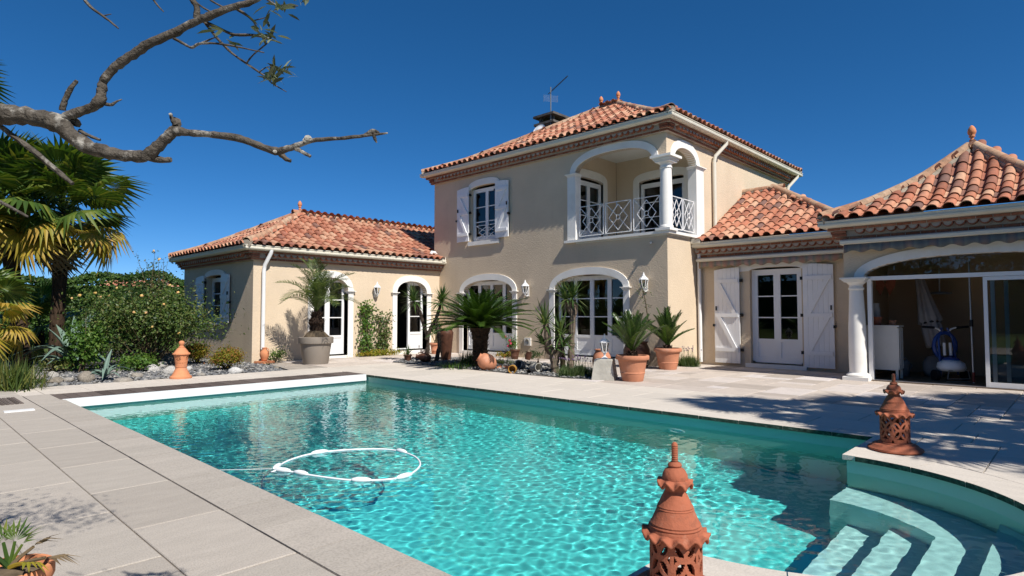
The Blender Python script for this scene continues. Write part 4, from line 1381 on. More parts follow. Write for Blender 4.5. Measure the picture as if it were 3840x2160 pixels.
for cx, cy, dx, dy in ((QX0, QY0, 1, 1), (QX1, QY0, -1, 1), (QX0, QY1, 1, -1)):
    ridge_line(roof, hip_pts(pr, QZ, (cx, cy), dx, dy, 2.05))
finial(roof, ((QX0 + QX1) / 2, QY0 + 2.125, QZ + 1.45), 0.40)

# awnings: cassette with a hanging scalloped valance
def awning_mat(name, cols):
    m, nt, b, out = nodes_of(name)
    tc = nt.nodes.new('ShaderNodeTexCoord')
    w = nt.nodes.new('ShaderNodeTexWave')
    w.inputs['Scale'].default_value = 0.9
    w.inputs['Distortion'].default_value = 1.2
    w.inputs['Detail'].default_value = 3
    nt.links.new(tc.outputs['Object'], w.inputs['Vector'])
    nt.links.new(ramp(nt, w.outputs['Fac'], cols), b.inputs['Base Color'])
    b.inputs['Roughness'].default_value = 0.9
    return m
AW1 = awning_mat('faded_pink_green_awning', [(0, (0.36, 0.20, 0.15)), (0.35, (0.27, 0.22, 0.16)), (0.65, (0.19, 0.20, 0.17)), (1, (0.34, 0.22, 0.19))])
AW2 = awning_mat('faded_grey_blue_awning', [(0, (0.115, 0.13, 0.135)), (0.45, (0.16, 0.175, 0.17)), (0.7, (0.10, 0.115, 0.13)), (1, (0.19, 0.15, 0.14))])
def awning(loc, u0, u1, Y0, z, mat, label):
    aw = thing('awning', loc, label, 'awning', 'awnings over the glass doors')
    s = seg_frame((u0, Y0), (u1, Y0), (0, -1), 0, 0)
    mb = MB()
    seg_prof(mb, s, [(0.0, z), (0.17, z), (0.205, z + 0.012), (0.212, z + 0.06), (0.19, z + 0.082), (0.05, z + 0.115), (0.0, z + 0.115)])
    mb.build('cassette', MT['gutter'], aw)
    n = int((u1 - u0) / 0.02)
    mb = MB()
    top, bot = [], []
    for i in range(n + 1):
        u = u0 + 0.06 + (u1 - u0 - 0.12) * i / n
        o = 0.17 + 0.012 * math.sin(u * 9) + 0.006 * math.sin(u * 23 + 1)
        top.append((u, Y0 - 0.165, z - 0.002))
        bot.append((u, Y0 - o, z - 0.14 - 0.022 * math.cos(u * 2 * PI / 0.30)))
    m_ = n + 1
    mb.add(top + bot, [(i, i + 1, m_ + i + 1, m_ + i) for i in range(n)])
    o = mb.build('valance', mat, aw, True)
    mod = o.modifiers.new('thickness', 'SOLIDIFY')
    mod.thickness = 0.003
awning((-5.4, 14.0, 2.5), -7.0, -3.66, 14.1, 2.50, AW1, 'narrow pinkish striped awning folded in its cassette above the shuttered glass door')
awning((-1.4, 12.5, 2.5), -3.36, 0.7, 12.6, 2.515, AW2, 'wide grey blue awning folded in its cassette above the pool house arch')
# ------------------------------------------------------------------ wall lamps, camera, small fittings
def lantern_head(parent, c, s=1.0, mat='lampw'):
    """six-sided glazed lantern head, base centre at c"""
    c = Vector(c)
    def hexring(r, z):
        return [c + Vector((r * s * math.cos(R_(60 * k + 30)), r * s * math.sin(R_(60 * k + 30)), z * s)) for k in range(6)]
    mb = MB()
    def frust(r0, z0, r1, z1, cap=True):
        mb.add(hexring(r0, z0) + hexring(r1, z1), [(k, (k + 1) % 6, 6 + (k + 1) % 6, 6 + k) for k in range(6)] + ([tuple(range(6))[::-1], tuple(range(6, 12))] if cap else []))
    frust(0.02, -0.05, 0.035, 0.0)
    frust(0.055, 0.0, 0.06, 0.02)
    frust(0.105, 0.185, 0.11, 0.20)
    frust(0.11, 0.20, 0.045, 0.27)
    frust(0.045, 0.27, 0.05, 0.285)
    frust(0.03, 0.285, 0.008, 0.36)
    for k in range(6):
        a, b = hexring(0.058, 0.02)[k], hexring(0.10, 0.185)[k]
        mb.bar(a, b, 0.014 * s, 0.014 * s)
    body = mb.build('lantern_body', MT[mat], parent)
    mb = MB()
    mb.add(hexring(0.053, 0.02) + hexring(0.094, 0.185), [(k, (k + 1) % 6, 6 + (k + 1) % 6, 6 + k) for k in range(6)])
    mb.build('lantern_glass', MT['lglass'], body)
    MB().lathe([(0.0, 0.02), (0.014, 0.03), (0.016, 0.07), (0.022, 0.10), (0.0, 0.13)], 10, c).build('bulb', MT['lampw'], body, True)
    return body

def wall_lamp(p, nrm, label):
    p, nrm = Vector(p), Vector(nrm)
    t = thing('wall_lamp', p, label, 'wall lamp', 'white lantern lamps on the house walls')
    c = p + nrm * 0.13
    lantern_head(t, c + Vector((0, 0, -0.12)), 1.05)
    MB().bar(p + Vector((0, 0, -0.2)), p + Vector((0, 0, 0.05)), 0.07, 0.03, nrm).build('wall_plate', MT['lampw'], t)
    tube_obj('arm', [p + Vector((0, 0, -0.17)), p + nrm * 0.06 + Vector((0, 0, -0.20)), c + Vector((0, 0, -0.17))], 0.012, 'lampw', t, 8)
wall_lamp((LX, 10.14, 1.92), (1, 0, 0), 'white wall lantern between the two arched doors of the low wing')
wall_lamp((-11.40, HY0, 1.92), (0, -1, 0), 'white wall lantern between the two wide arched doors of the tall house')
wall_lamp((-7.61, HY0, 1.95), (0, -1, 0), 'white wall lantern near the right corner of the tall house')
t = thing('security_camera', (-7.48, HY0, 2.9), 'tiny grey security camera on the wall under the loggia ledge', 'camera')
tube_obj('camera_body', [(-7.46, HY0 - 0.03, 2.90), (-7.40, HY0 - 0.15, 2.885)], 0.028, 'grey', t)
tube_obj('camera_bracket', [(-7.48, HY0, 2.93), (-7.45, HY0 - 0.06, 2.92)], 0.014, 'lampw', t)
t = thing('wall_vent', (-11.41, HY0, 0.45), 'square stone vent plate low on the wall between the wide arched doors', 'vent')
MB().box(-11.53, -11.29, HY0 - 0.03, HY0, 0.34, 0.56).build('plate', MT['trim'], t)
MB().lathe([(0.0, 0.0), (0.06, 0.0), (0.075, 0.02), (0.08, 0.0)], 20).build('vent_ring', MT['stone'], t, True, Matrix.Translation((-11.41, HY0 - 0.032, 0.45)) @ Matrix.Rotation(R_(90), 4, 'X'))

# ------------------------------------------------------------------ pots and jars
def pot(name, loc, prof, mat, label, cat='pot', group=None, seg=32, soil=None, part='pot_body'):
    t = thing(name, loc, label, cat, group)
    mb = MB().lathe(prof, seg, loc)
    o = mb.build(part, MT[mat], t)
    smooth_by_angle(o.data, 40)
    if soil:
        r, z = soil
        pts = []
        MB().lathe([(0.0, z + 0.03), (r * 0.6, z + 0.02), (r, z)], 16, loc).build('soil', MT['earth'], t, True)
    return t
def garden_pot(r, h):
    return [(0.0, 0.0), (r * 0.62, 0.0), (r * 0.64, h * 0.04), (r * 0.72, h * 0.30), (r * 0.74, h * 0.31), (r * 0.74, h * 0.345), (r * 0.73, h * 0.355), (r * 0.86, h * 0.80), (r * 0.87, h * 0.82), (r * 0.97, h * 0.83), (r, h * 0.86), (r, h * 0.96), (r * 0.96, h), (r * 0.86, h), (r * 0.84, h * 0.9), (r * 0.8, h * 0.86)]

# ------------------------------------------------------------------ foliage kit
def frond_mesh(L, W, n, droop, mat, seed, vshape=0.5, up=0.15, rachis=0.010, lw=0.018, taper=0.35, jitter=0.15):
    """pinnate palm or cycad frond along +X, arching, leaflets on both sides"""
    r = random.Random(seed)
    mb = MB()
    def rp(t):
        x = L * t * (1 - 0.12 * droop * t * t)
        z = L * (up * math.sin(t * PI * 0.6) - droop * t * t * 0.55)
        return Vector((x, 0, z))
    pts = [rp(t) for t in np.linspace(0, 1, 9)]
    mb.tube(pts, [rachis * (1 - 0.75 * t) for t in np.linspace(0, 1, 9)], 4, False, 0.9)
    for i in range(n):
        t = 0.10 + 0.9 * i / (n - 1)
        p = rp(t)
        tg = (rp(min(t + 0.02, 1.0)) - rp(t - 0.02)).normalized()
        ll = W * (min(1.0, (t - 0.02) * 4.0) * (1 - max(0, t - 0.55) ** 1.5 * 1.9))
        ll = max(ll, W * taper * 0.6)
        for s in (-1, 1):
            fw = 0.45 + 0.5 * t + r.uniform(-jitter, jitter)
            side = Vector((0, s, 0))
            nrm = tg.cross(side) * s
            dr = (tg * fw + side * 1.0 + Vector((0, 0, 1)) * (vshape + r.uniform(-jitter, jitter))).normalized()
            e = p + dr * ll * r.uniform(0.88, 1.05) - Vector((0, 0, ll * 0.16))
            m = p + dr * ll * 0.5
            wv = tg * (lw * 0.5)
            rv = r.random() * 0.8
            mb.add([p - wv * 0.6, p + wv * 0.6, m + wv, m - wv, e], [(0, 1, 2, 3), (3, 2, 4)], rv)
    return mb.mesh('frond', MT[mat])

def place_frond(name, me, parent, base, az, el, roll=0.0, s=1.0):
    mw = Matrix.Translation(base) @ Matrix.Rotation(az, 4, 'Z') @ Matrix.Rotation(-el, 4, 'Y') @ Matrix.Rotation(roll, 4, 'X') @ Matrix.Diagonal((s, s, s, 1))
    return obj(name, me, parent, mw)

def fan_mesh(Rb, Lp, n, mat, seed, droop=0.3, spread=2.6):
    """fan palm leaf: petiole along +X, blade segments radiating at its end"""
    r = random.Random(seed)
    mb = MB()
    mb.tube([(0, 0, 0), (Lp * 0.5, 0, Lp * 0.03), (Lp, 0, 0)], [0.016, 0.011, 0.009], 5, False, 0.7)
    for i in range(n):
        a = -spread + 2 * spread * i / (n - 1)
        ll = Rb * (1.0 - 0.32 * abs(a / spread) ** 2) * r.uniform(0.9, 1.06)
        d = Vector((math.cos(a), math.sin(a), 0))
        s = Vector((-math.sin(a), math.cos(a), 0))
        w = Rb * 0.052
        fold = 0.35 * w
        k1, k2 = 0.55, 1.0
        z1 = -droop * ll * 0.18
        z2 = -droop * ll * r.uniform(0.55, 1.05)
        b = Vector((Lp, 0, 0))
        p1 = b + d * ll * k1 + Vector((0, 0, z1))
        p2 = b + d * ll * (k2 - 0.12 * droop) + Vector((0, 0, z2))
        rv = r.random()
        q = b + d * ll * 0.08
        mb.add([q, p1 - s * w, p1 + Vector((0, 0, fold)), p1 + s * w, p2], [(0, 1, 2), (0, 2, 3), (1, 4, 2), (2, 4, 3)], rv)
    return mb.mesh('fan_leaf', MT[mat])

def leaf_cloud(mb, pts, nrm, size, r, asp=0.55, bend=0.25, rvf=None):
    """small folded leaves: pts (n,3), nrm (n,3)"""
    n = len(pts)
    a = r.normal(size=(n, 3))
    nr = nrm + 0.8 * r.normal(size=(n, 3))
    nr /= np.linalg.norm(nr, axis=1)[:, None]
    t = np.cross(nr, a)
    t /= np.linalg.norm(t, axis=1)[:, None] + 1e-9
    b = np.cross(nr, t)
    s = size * r.uniform(0.6, 1.25, size=(n, 1))
    v0 = pts - t * s * 0.5
    v1 = pts + b * s * asp * 0.5 + nr * s * bend * 0.2
    v2 = pts + t * s * 0.5 - nr * s * bend * 0.3
    v3 = pts - b * s * asp * 0.5 + nr * s * bend * 0.2
    V = np.stack([v0, v1, v2, v3], 1).reshape(-1, 3)
    i = len(mb.v)
    mb.v.extend(map(tuple, V.tolist()))
    for k in range(n):
        j = i + 4 * k
        mb.f.append((j, j + 1, j + 2))
        mb.f.append((j, j + 2, j + 3))
        x = float(rvf[k]) if rvf is not None else r.random()
        mb.rv += [x, x]
        mb.mi += [0, 0]

def bush_points(c, rad, n, r, clumps=26, spread=0.32, shell=0.55, flat=0.15):
    """clumpy points in an uneven ellipsoid"""
    d = r.normal(size=(clumps, 3))
    d[:, 2] = np.abs(d[:, 2]) * 1.1 - flat
    d /= np.linalg.norm(d, axis=1)[:, None]
    rr = r.uniform(shell, 1.0, size=(clumps, 1))
    cc = d * rr
    w = r.integers(0, clumps, n)
    p = cc[w] + r.normal(size=(n, 3)) * spread * r.uniform(0.5, 1.0, size=(n, 1))
    nr = p / (np.linalg.norm(p, axis=1)[:, None] + 1e-6)
    P = p * np.array(rad) + np.array(c)
    tone = (r.random(clumps) * 0.45)[w] + r.random(n) * 0.55
    ok = P[:, 2] > 0.01
    return P[ok], nr[ok], tone[ok]

def bush(name, c, rad, n, size, mat, label, cat='shrub', group=None, seed=1, stems=9, clumps=26, asp=0.55, spread=0.32, shell=0.55, base=None):
    r = np.random.default_rng(seed)
    base = base if base is not None else (c[0], c[1], 0)
    t = thing(name, base, label, cat, group)
    P, N, T = bush_points(c, rad, n, r, clumps, spread, shell)
    mb = MB()
    leaf_cloud(mb, P, N, size, r, asp, 0.3, T)
    o = mb.build('foliage', MT[mat], t)
    o['kind'] = 'stuff'
    mb = MB()
    for k in range(stems):
        q = P[r.integers(0, len(P))]
        b = Vector(base) + Vector((r.normal() * rad[0] * 0.10, r.normal() * rad[1] * 0.10, 0))
        m = b.lerp(Vector(q), 0.5) + Vector((0, 0, 0.1 * rad[2]))
        mb.tube([b, m, Vector(q)], [0.014, 0.009, 0.004], 5, False)
    if stems:
        mb.build('stem', MT['stem'], t)['kind'] = 'stuff'
    return t

def blades(mb, c, n, L, w, r, spread=0.6, rad=0.08, droop=0.5, segs=3):
    """upright grass-like blades around c"""
    for k in range(n):
        a = r.uniform(0, 2 * PI)
        el = PI / 2 - abs(r.normal()) * spread
        el = max(el, 0.12)
        d = Vector((math.cos(a) * math.cos(el), math.sin(a) * math.cos(el), math.sin(el)))
        s = Vector((-math.sin(a), math.cos(a), 0))
        ll = L * r.uniform(0.65, 1.1)
        b = Vector(c) + Vector((r.normal() * rad, r.normal() * rad, 0))
        rv = r.random()
        vs = []
        for i in range(segs + 1):
            t = i / segs
            p = b + d * ll * t - Vector((0, 0, droop * ll * t * t * 0.5 * math.cos(el)))
            ww = w * (1 - t) ** 0.7 * (0.7 + 0.6 * min(t * 3, 1)) * 0.5
            if i == segs:
                vs.append(p)
            else:
                vs += [p - s * ww, p + s * ww]
        fs = [(2 * i, 2 * i + 1, 2 * i + 3, 2 * i + 2) for i in range(segs - 1)] + [(2 * segs - 2, 2 * segs - 1, 2 * segs)]
        mb.add(vs, fs, rv)

def rosette(parent, c, n, L, w, seed, axis=(0, 0, 1), lo=-0.5, hi=1.45, mat='yuc', droop=0.25, name='leaf_rosette'):
    r = random.Random(seed)
    ax = Vector(axis).normalized()
    q = Vector((0, 0, 1)).rotation_difference(ax)
    mb = MB()
    for k in range(n):
        a = k * 2.39996 + r.uniform(-0.2, 0.2)
        el = hi - (hi - lo) * (k / n) ** 0.85 + r.uniform(-0.12, 0.12)
        d = q @ Vector((math.cos(a) * math.cos(el), math.sin(a) * math.cos(el), math.sin(el)))
        s = d.cross(ax)
        if s.length < 0.05:
            s = Vector((1, 0, 0))
        s.normalize()
        nn = s.cross(d)
        ll = L * r.uniform(0.8, 1.1)
        b = Vector(c) - ax * (0.10 * L * (k / n))
        rv = r.random() * (0.5 if k > n * 0.6 else 0.9)
        p1 = b + d * ll * 0.45 + nn * 0.02 * L
        p2 = b + d * ll - Vector((0, 0, droop * ll * abs(math.cos(el)) * r.uniform(0.4, 1)))
        mb.add([b - s * w * 0.35, b + s * w * 0.35, p1 + s * w * 0.5, p1 - s * w * 0.5, p2], [(0, 1, 2, 3), (3, 2, 4)], rv)
    return mb.build(name, MT[mat], parent)

def rough_trunk(name, pts, rad, mat, parent, seed=0, seg=10, shag=0, shagL=0.1, amp=0.08):
    r = random.Random(seed)
    P = [Vector(p) for p in pts]
    dens, rr = [], []
    for i in range(len(P) - 1):
        for k in range(6):
            t = k / 6
            dens.append(P[i].lerp(P[i + 1], t))
            rr.append((rad[i] + (rad[i + 1] - rad[i]) * t) * (1 + r.uniform(-amp, amp)))
    dens.append(P[-1])
    rr.append(rad[-1])
    mb = MB().tube(dens, rr, seg)
    for k in range(shag):
        i = r.randrange(len(dens) - 1)
        a = r.uniform(0, 2 * PI)
        d = Vector((math.cos(a), math.sin(a), 0))
        b = dens[i] + d * rr[i] * 0.9
        s = Vector((-d.y, d.x, 0)) * 0.02 * r.uniform(.6, 1.6)
        e = b + d * shagL * r.uniform(0.3, 0.8) + Vector((0, 0, shagL * r.uniform(-0.2, 1.0)))
        mb.add([b - s, b + s, e], [(0, 1, 2)])
    return mb.build(name, MT[mat], parent)

# ------------------------------------------------------------------ terracotta garden lanterns
def fret_lantern(loc, rz, label, mat='terrad', k=1.0, seed=0, drum=0.325, up=1.0, wide=1.0):
    """tall pierced clay lantern: dish, pierced drum, frilled cone roof, small dome and ringed spire"""
    t = thing('garden_lantern', loc, label, 'lantern', None, rz)
    L = Vector(loc)
    r = random.Random(seed)
    zmap = lambda z: z if z < 0.3 else (z - 0.325) * up + drum
    def lathe_part(name, prof, wob=None, seg=48):
        o = MB().lathe([(a * k * wide, zmap(z) * k) for a, z in prof], seg, L, 0, 0, wob).build(name, MT[mat], t)
        smooth_by_angle(o.data, 40)
        return o
    lathe_part('base_dish', [(0.0, 0.0), (0.205, 0.0), (0.218, 0.012), (0.215, 0.024), (0.19, 0.036), (0.18, 0.05), (0.168, 0.058), (0.135, 0.062), (0.13, 0.075), (0.118, 0.075)])
    # pierced drum
    NA, NZ = 168, 60
    z0, z1, Rd, th = 0.062, drum, 0.117 * wide, 0.014
    H = z1 - z0
    ncell = 6
    keep = np.zeros((NA, NZ), bool)
    cw = 2 * PI * Rd / ncell
    for i in range(NA):
        for j in range(NZ):
            x = (i + .5) / NA * ncell
            u = (x - math.floor(x) - 0.5) * cw
            v = (j + .5) / NZ * H
            kp = v < 0.016 or v > H - 0.02
            for (cu, cv, rr) in ((0, 0.125, 0.062), (cw / 2, 0.185, 0.052), (-cw / 2, 0.185, 0.052), (cw / 2, 0.075, 0.05), (-cw / 2, 0.075, 0.05)):
                d = math.hypot((u - cu), (v - cv) * 0.85)
                if abs(d - rr) < 0.0078:
                    kp = True
            if abs(u) < 0.0085 and 0.06 < v < 0.19:
                kp = True
            if abs(abs(u) - cw / 2) < 0.0085 and (v < 0.04 or v > 0.2):
                kp = True
            if 0.014 < v < 0.05:
                zz = (v - 0.016) / 0.034
                saw = abs(((u / cw * 4) % 1) - 0.5) * 2
                kp = kp or (saw < zz * 0.9 + 0.12)
            keep[i, j] = kp
    mb = MB()
    vs = []
    for rr in (Rd * k, (Rd - th) * k):
        for i in range(NA):
            a = 2 * PI * i / NA + rz
            for j in range(NZ + 1):
                vs.append((L.x + rr * math.cos(a), L.y + rr * math.sin(a), L.z + (z0 + H * j / NZ) * k))
    W = NZ + 1
    off = NA * W
    fs = []
    for i in range(NA):
        i2 = (i + 1) % NA
        for j in range(NZ):
            if not keep[i, j]:
                continue
            a, b, c, d = i * W + j, i2 * W + j, i2 * W + j + 1, i * W + j + 1
            fs.append((a, b, c, d))
            fs.append((off + d, off + c, off + b, off + a))
            if not keep[i - 1, j]:
                fs.append((a, d, off + d, off + a))
            if not keep[i2, j]:
                fs.append((b, off + b, off + c, c))
            if j == 0 or not keep[i, j - 1]:
                fs.append((a, off + a, off + b, b))
            if j == NZ - 1 or not keep[i, j + 1]:
                fs.append((d, c, off + c, off + d))
    mb.add(vs, fs)
    mb.build('pierced_drum', MT[mat], t)
    fr = lambda n_, a_: (lambda a, z: 1.0)
    def frill(name, r0, z, r1, n_):
        m_ = MB()
        NA_, NR_ = n_ * 10, 6
        vs = []
        for q in range(NR_ + 1):
            s = q / NR_
            for i in range(NA_):
                a = 2 * PI * i / NA_
                rr = (r0 + (r1 - r0) * s) * wide
                zz = zmap(z) - 0.012 * s + 0.016 * s * s * math.cos(n_ * a) - 0.008 * s * s
                rr += 0.006 * s * math.sin(n_ * a + 1)
                vs.append((L.x + rr * k * math.cos(a), L.y + rr * k * math.sin(a), L.z + zz * k))
        fs = [(q * NA_ + i, q * NA_ + (i + 1) % NA_, (q + 1) * NA_ + (i + 1) % NA_, (q + 1) * NA_ + i) for q in range(NR_) for i in range(NA_)]
        m_.add(vs, fs)
        o = m_.build(name, MT[mat], t, True)
        md = o.modifiers.new('thickness', 'SOLIDIFY')
        md.thickness = 0.010 * k
        md.offset = 0
    frill('roof_frill', 0.105, 0.338, 0.148, 13)
    lathe_part('cone_roof', [(0.118, 0.322), (0.118, 0.345), (0.113, 0.352), (0.116, 0.358), (0.110, 0.363), (0.112, 0.369), (0.106, 0.375), (0.082, 0.422), (0.0835, 0.425), (0.079, 0.43), (0.0805, 0.434), (0.076, 0.438), (0.060, 0.468), (0.046, 0.492), (0.044, 0.50), (0.052, 0.517), (0.058, 0.53)])
    frill('dome_frill', 0.05, 0.536, 0.078, 8)
    lathe_part('dome', [(0.055, 0.528), (0.058, 0.540), (0.056, 0.556), (0.045, 0.575), (0.028, 0.585), (0.032, 0.592), (0.03, 0.598), (0.02, 0.605)], None, 32)
    pr = [(0.02, 0.602)]
    z = 0.606
    while z < 0.668:
        pr += [(0.0135, z), (0.0155, z + 0.004), (0.0135, z + 0.008)]
        z += 0.0085
    pr += [(0.012, z + .003), (0.008, z + 0.008), (0.0, z + 0.01)]
    lathe_part('spire', pr, None, 16)
    return t
fret_lantern((-1.33, 2.42, 0.004), 0.35, 'sunlit rust red pierced clay lantern in the foreground at the near pool edge', seed=3, drum=0.268, up=1.09, wide=0.95)
fret_lantern((-1.30, 6.33, 0.004), 1.1, 'shaded rust red pierced clay lantern on the coping corner by the pool steps', seed=5)

# small pale lantern in the left garden
def small_lantern(loc, label, k=1.0):
    t = thing('garden_lantern', loc, label, 'lantern')
    L = Vector(loc)
    def lp(name, prof, wob=None):
        o = MB().lathe([(a * k, z * k) for a, z in prof], 36, L, 0, 0, wob).build(name, MT['terral'], t)
        smooth_by_angle(o.data, 45)
    lp('base_foot', [(0.0, 0.0), (0.19, 0.0), (0.19, 0.035), (0.16, 0.05), (0.15, 0.075), (0.11, 0.16), (0.095, 0.20), (0.105, 0.215), (0.105, 0.235), (0.09, 0.24)])
    NA, NZ = 120, 40
    keep = np.ones((NA, NZ), bool)
    for i in range(NA):
        for j in range(NZ):
            a = (i / NA * 4) % 1 - 0.5
            v = j / NZ
            u, w = a * 0.20, (v - 0.62) * 0.22
            d, th = math.hypot(u, w), math.atan2(w, u)
            if 0.010 < d < 0.052 and abs(math.sin(th * 4)) > 0.55 + 0.35 * abs(d - 0.03) / 0.022:
                keep[i, j] = False
            if abs(v - 0.25) < 0.03 and abs(((i / NA * 24) % 1) - 0.5) < 0.16:
                keep[i, j] = False
    mb = MB()
    vs = []
    for rr0 in (0.0, 0.014):
        for i in range(NA):
            a = 2 * PI * i / NA
            for j in range(NZ + 1):
                rr = (0.098 + 0.03 * j / NZ - rr0) * k
                vs.append((L.x + rr * math.cos(a), L.y + rr * math.sin(a), L.z + (0.235 + 0.225 * j / NZ) * k))
    W = NZ + 1
    off = NA * W
    fs = []
    for i in range(NA):
        i2 = (i + 1) % NA
        for j in range(NZ):
            if keep[i, j]:
                a, b, c, d = i * W + j, i2 * W + j, i2 * W + j + 1, i * W + j + 1
                fs += [(a, b, c, d), (off + d, off + c, off + b, off + a)]
                if not keep[i - 1, j]: fs.append((a, d, off + d, off + a))
                if not keep[i2, j]: fs.append((b, off + b, off + c, c))
                if j and not keep[i, j - 1]: fs.append((a, off + a, off + b, b))
                if j < NZ - 1 and not keep[i, j + 1]: fs.append((d, c, off + c, off + d))
    mb.add(vs, fs)
    mb.build('pierced_drum', MT['terral'], t)
    lp('scalloped_roof', [(0.13, 0.45), (0.152, 0.455), (0.15, 0.475), (0.125, 0.49), (0.10, 0.53), (0.07, 0.57), (0.05, 0.585), (0.052, 0.60), (0.035, 0.61), (0.03, 0.625)], lambda a, z: 1 + (0.035 * math.cos(14 * a) if z < 0.48 * k else 0))
    lp('ball_top', [(0.03, 0.62), (0.046, 0.645), (0.05, 0.67), (0.045, 0.695), (0.025, 0.71), (0.0, 0.715)])
small_lantern((-12.57, 4.03, 0.0), 'pale orange clay lantern with a ball top standing beside the rockery')
# ------------------------------------------------------------------ left garden
def gp(px, py, z=0.0):
    d = CF + CR * ((px - 1920) / 2270.46) - CU * ((py - 1080) / 2270.46)
    t = (z - CAM.z) / d.z
    return CAM + d * t
z1 = lambda x, y: (x / 2.07, 800 + y / 2.07)
s5 = lambda x, y: (1500 + x / 2.1467, 900 + y / 2.1467)

bedL = [(-24, -3), (-12.76, -3), (-12.76, 6.3), (-14.75, 6.72), (-15.0, 6.5), (-24, 6.5)]
tag(plate(bedL, [], lambda u, v, w: (u, v, -0.03 - w), 0.02).build('gravel_bed', MT['grav_b']), kind='structure')
def stones(name, region, n, smin, smax, zb, seed):
    r = np.random.default_rng(seed)
    mb = MB()
    base = np.array([(1, 0, 0), (0, 1, 0), (-1, 0, 0), (0, -1, 0), (0, 0, 1), (0, 0, -1)], float)
    F = [(0, 1, 4), (1, 2, 4), (2, 3, 4), (3, 0, 4), (1, 0, 5), (2, 1, 5), (3, 2, 5), (0, 3, 5)]
    k = 0
    while k < n:
        x, y = region(r)
        if x is None:
            continue
        s = r.uniform(smin, smax)
        a = r.uniform(0, 6.28)
        v = base * np.array([1, r.uniform(.6, .95), r.uniform(.35, .6)]) * s * r.uniform(.75, 1.25, (6, 1))
        c, q = math.cos(a), math.sin(a)
        v = np.stack([v[:, 0] * c - v[:, 1] * q, v[:, 0] * q + v[:, 1] * c, v[:, 2]], 1) + np.array([x, y, zb + s * 0.2 + r.uniform(0, .012)])
        mb.add(v.tolist(), F, float(r.random()))
        k += 1
    o = mb.build(name, MT['gravel'])
    return tag(o, kind='stuff')
def regL(r):
    x, y = r.uniform(-17.5, -12.8), r.uniform(1.2, 6.6)
    if x > -14.8 and y > 6.55 + (-12.8 - x) * 0.1:
        return None, None
    if y > 6.3 and x > -13.6:
        return None, None
    return x, y
o = stones('gravel', regL, 5200, 0.022, 0.055, -0.03, 3)
tag(o, 'grey slate chips covering the garden bed left of the pool', 'gravel')

def rock(px, py, w, h, tone, label, seed):
    p = gp(*z1(px, py))
    d = (p - CAM).dot(CF)
    W = w / 2.07 * d / 2270.46
    H = h / 2.07 * d / 2270.46
    r = random.Random(seed)
    import bmesh
    bm = bmesh.new()
    bmesh.ops.create_icosphere(bm, subdivisions=3, radius=1)
    off = Vector((r.uniform(0, 50), r.uniform(0, 50), r.uniform(0, 50)))
    for v in bm.verts:
        n = noise.noise(v.co * 0.9 + off) * 0.35 + noise.noise(v.co * 2.3 + off) * 0.16 + noise.noise(v.co * 5 + off) * 0.06
        v.co = v.co * (1 + n)
    me = bpy.data.meshes.new('garden_rock')
    bm.to_mesh(me)
    bm.free()
    me.materials.append(MT['rock'])
    at_ = me.attributes.new('rv', 'FLOAT', 'FACE')
    smooth_by_angle(me, 38)
    o = obj('garden_rock', me, None, Matrix.Translation((p.x, p.y, H * 0.30 - .03)) @ Matrix.Rotation(r.uniform(0, 6.28), 4, 'Z') @ Matrix.Diagonal((W * 0.48, W * 0.44, H * 0.62, 1)))
    tag(o, label, 'rock', 'rocks edging the garden bed')
RK = [
    (1200, 1150, 150, 125, 'large pale speckled boulder, the biggest of the rock pile behind the clay lantern'),
    (1310, 1165, 115, 95, 'tan boulder directly behind the clay lantern'),
    (1255, 1185, 85, 50, 'smooth grey cobble below the pale speckled boulder'),
    (1190, 1220, 95, 60, 'pale rounded rock at the left foot of the rock pile'),
    (1325, 1235, 115, 62, 'brown flat rock touching the clay lantern foot'),
    (1465, 1212, 60, 40, 'small dark stone just right of the clay lantern'),
    (670, 1300, 130, 98, 'big grey angular rock between the two agaves at the path edge'),
    (410, 1268, 75, 62, 'pale upright stone left of the big grey angular rock'),
    (432, 1308, 125, 52, 'low white-grey rock at the path edge below the pale upright stone'),
    (285, 1280, 130, 40, 'long flat brown rock at the left end of the path edging'),
    (530, 1300, 95, 42, 'low grey stone touching the big grey angular rock on its left'),
    (960, 1302, 160, 46, 'flat dark slate slab lying at the path edge below the small agave'),
    (1060, 1262, 90, 40, 'rounded brown stone behind the flat dark slate slab'),
    (1830, 1235, 125, 62, 'dark slate boulder right of the golden shrubs'),
    (2145, 1198, 38, 22, 'lone small grey stone on the paving right of the clay jug'),
    (1560, 1250, 70, 26, 'thin grey stone lying in the gravel under the golden shrubs'),
]
for i, (a, b, c, d, lab) in enumerate(RK):
    rock(a, b, c, d, 0, lab, i + 11)

def tree_gap(c):
    return c
# golden spirea shrubs
for i, (x, y, w, h, lab) in enumerate(((1530, 1160, 225, 165, 'golden red spirea shrub directly right of the pale clay lantern'), (1762, 1208, 240, 170, 'golden red spirea shrub nearer the wing corner, right one of two'))):
    p = gp(*z1(x, y))
    d = (p - CAM).dot(CF)
    W, H = w / 2.07 * d / 2270.46, h / 2.07 * d / 2270.46
    bush('spirea_shrub', (p.x, p.y, H * 0.42), (W * 0.40, W * 0.40, H * 0.45), 4200, 0.044, 'spirea', lab, 'shrub', 'golden shrubs by the wing', 20 + i, 14, 22, 0.6, 0.36)
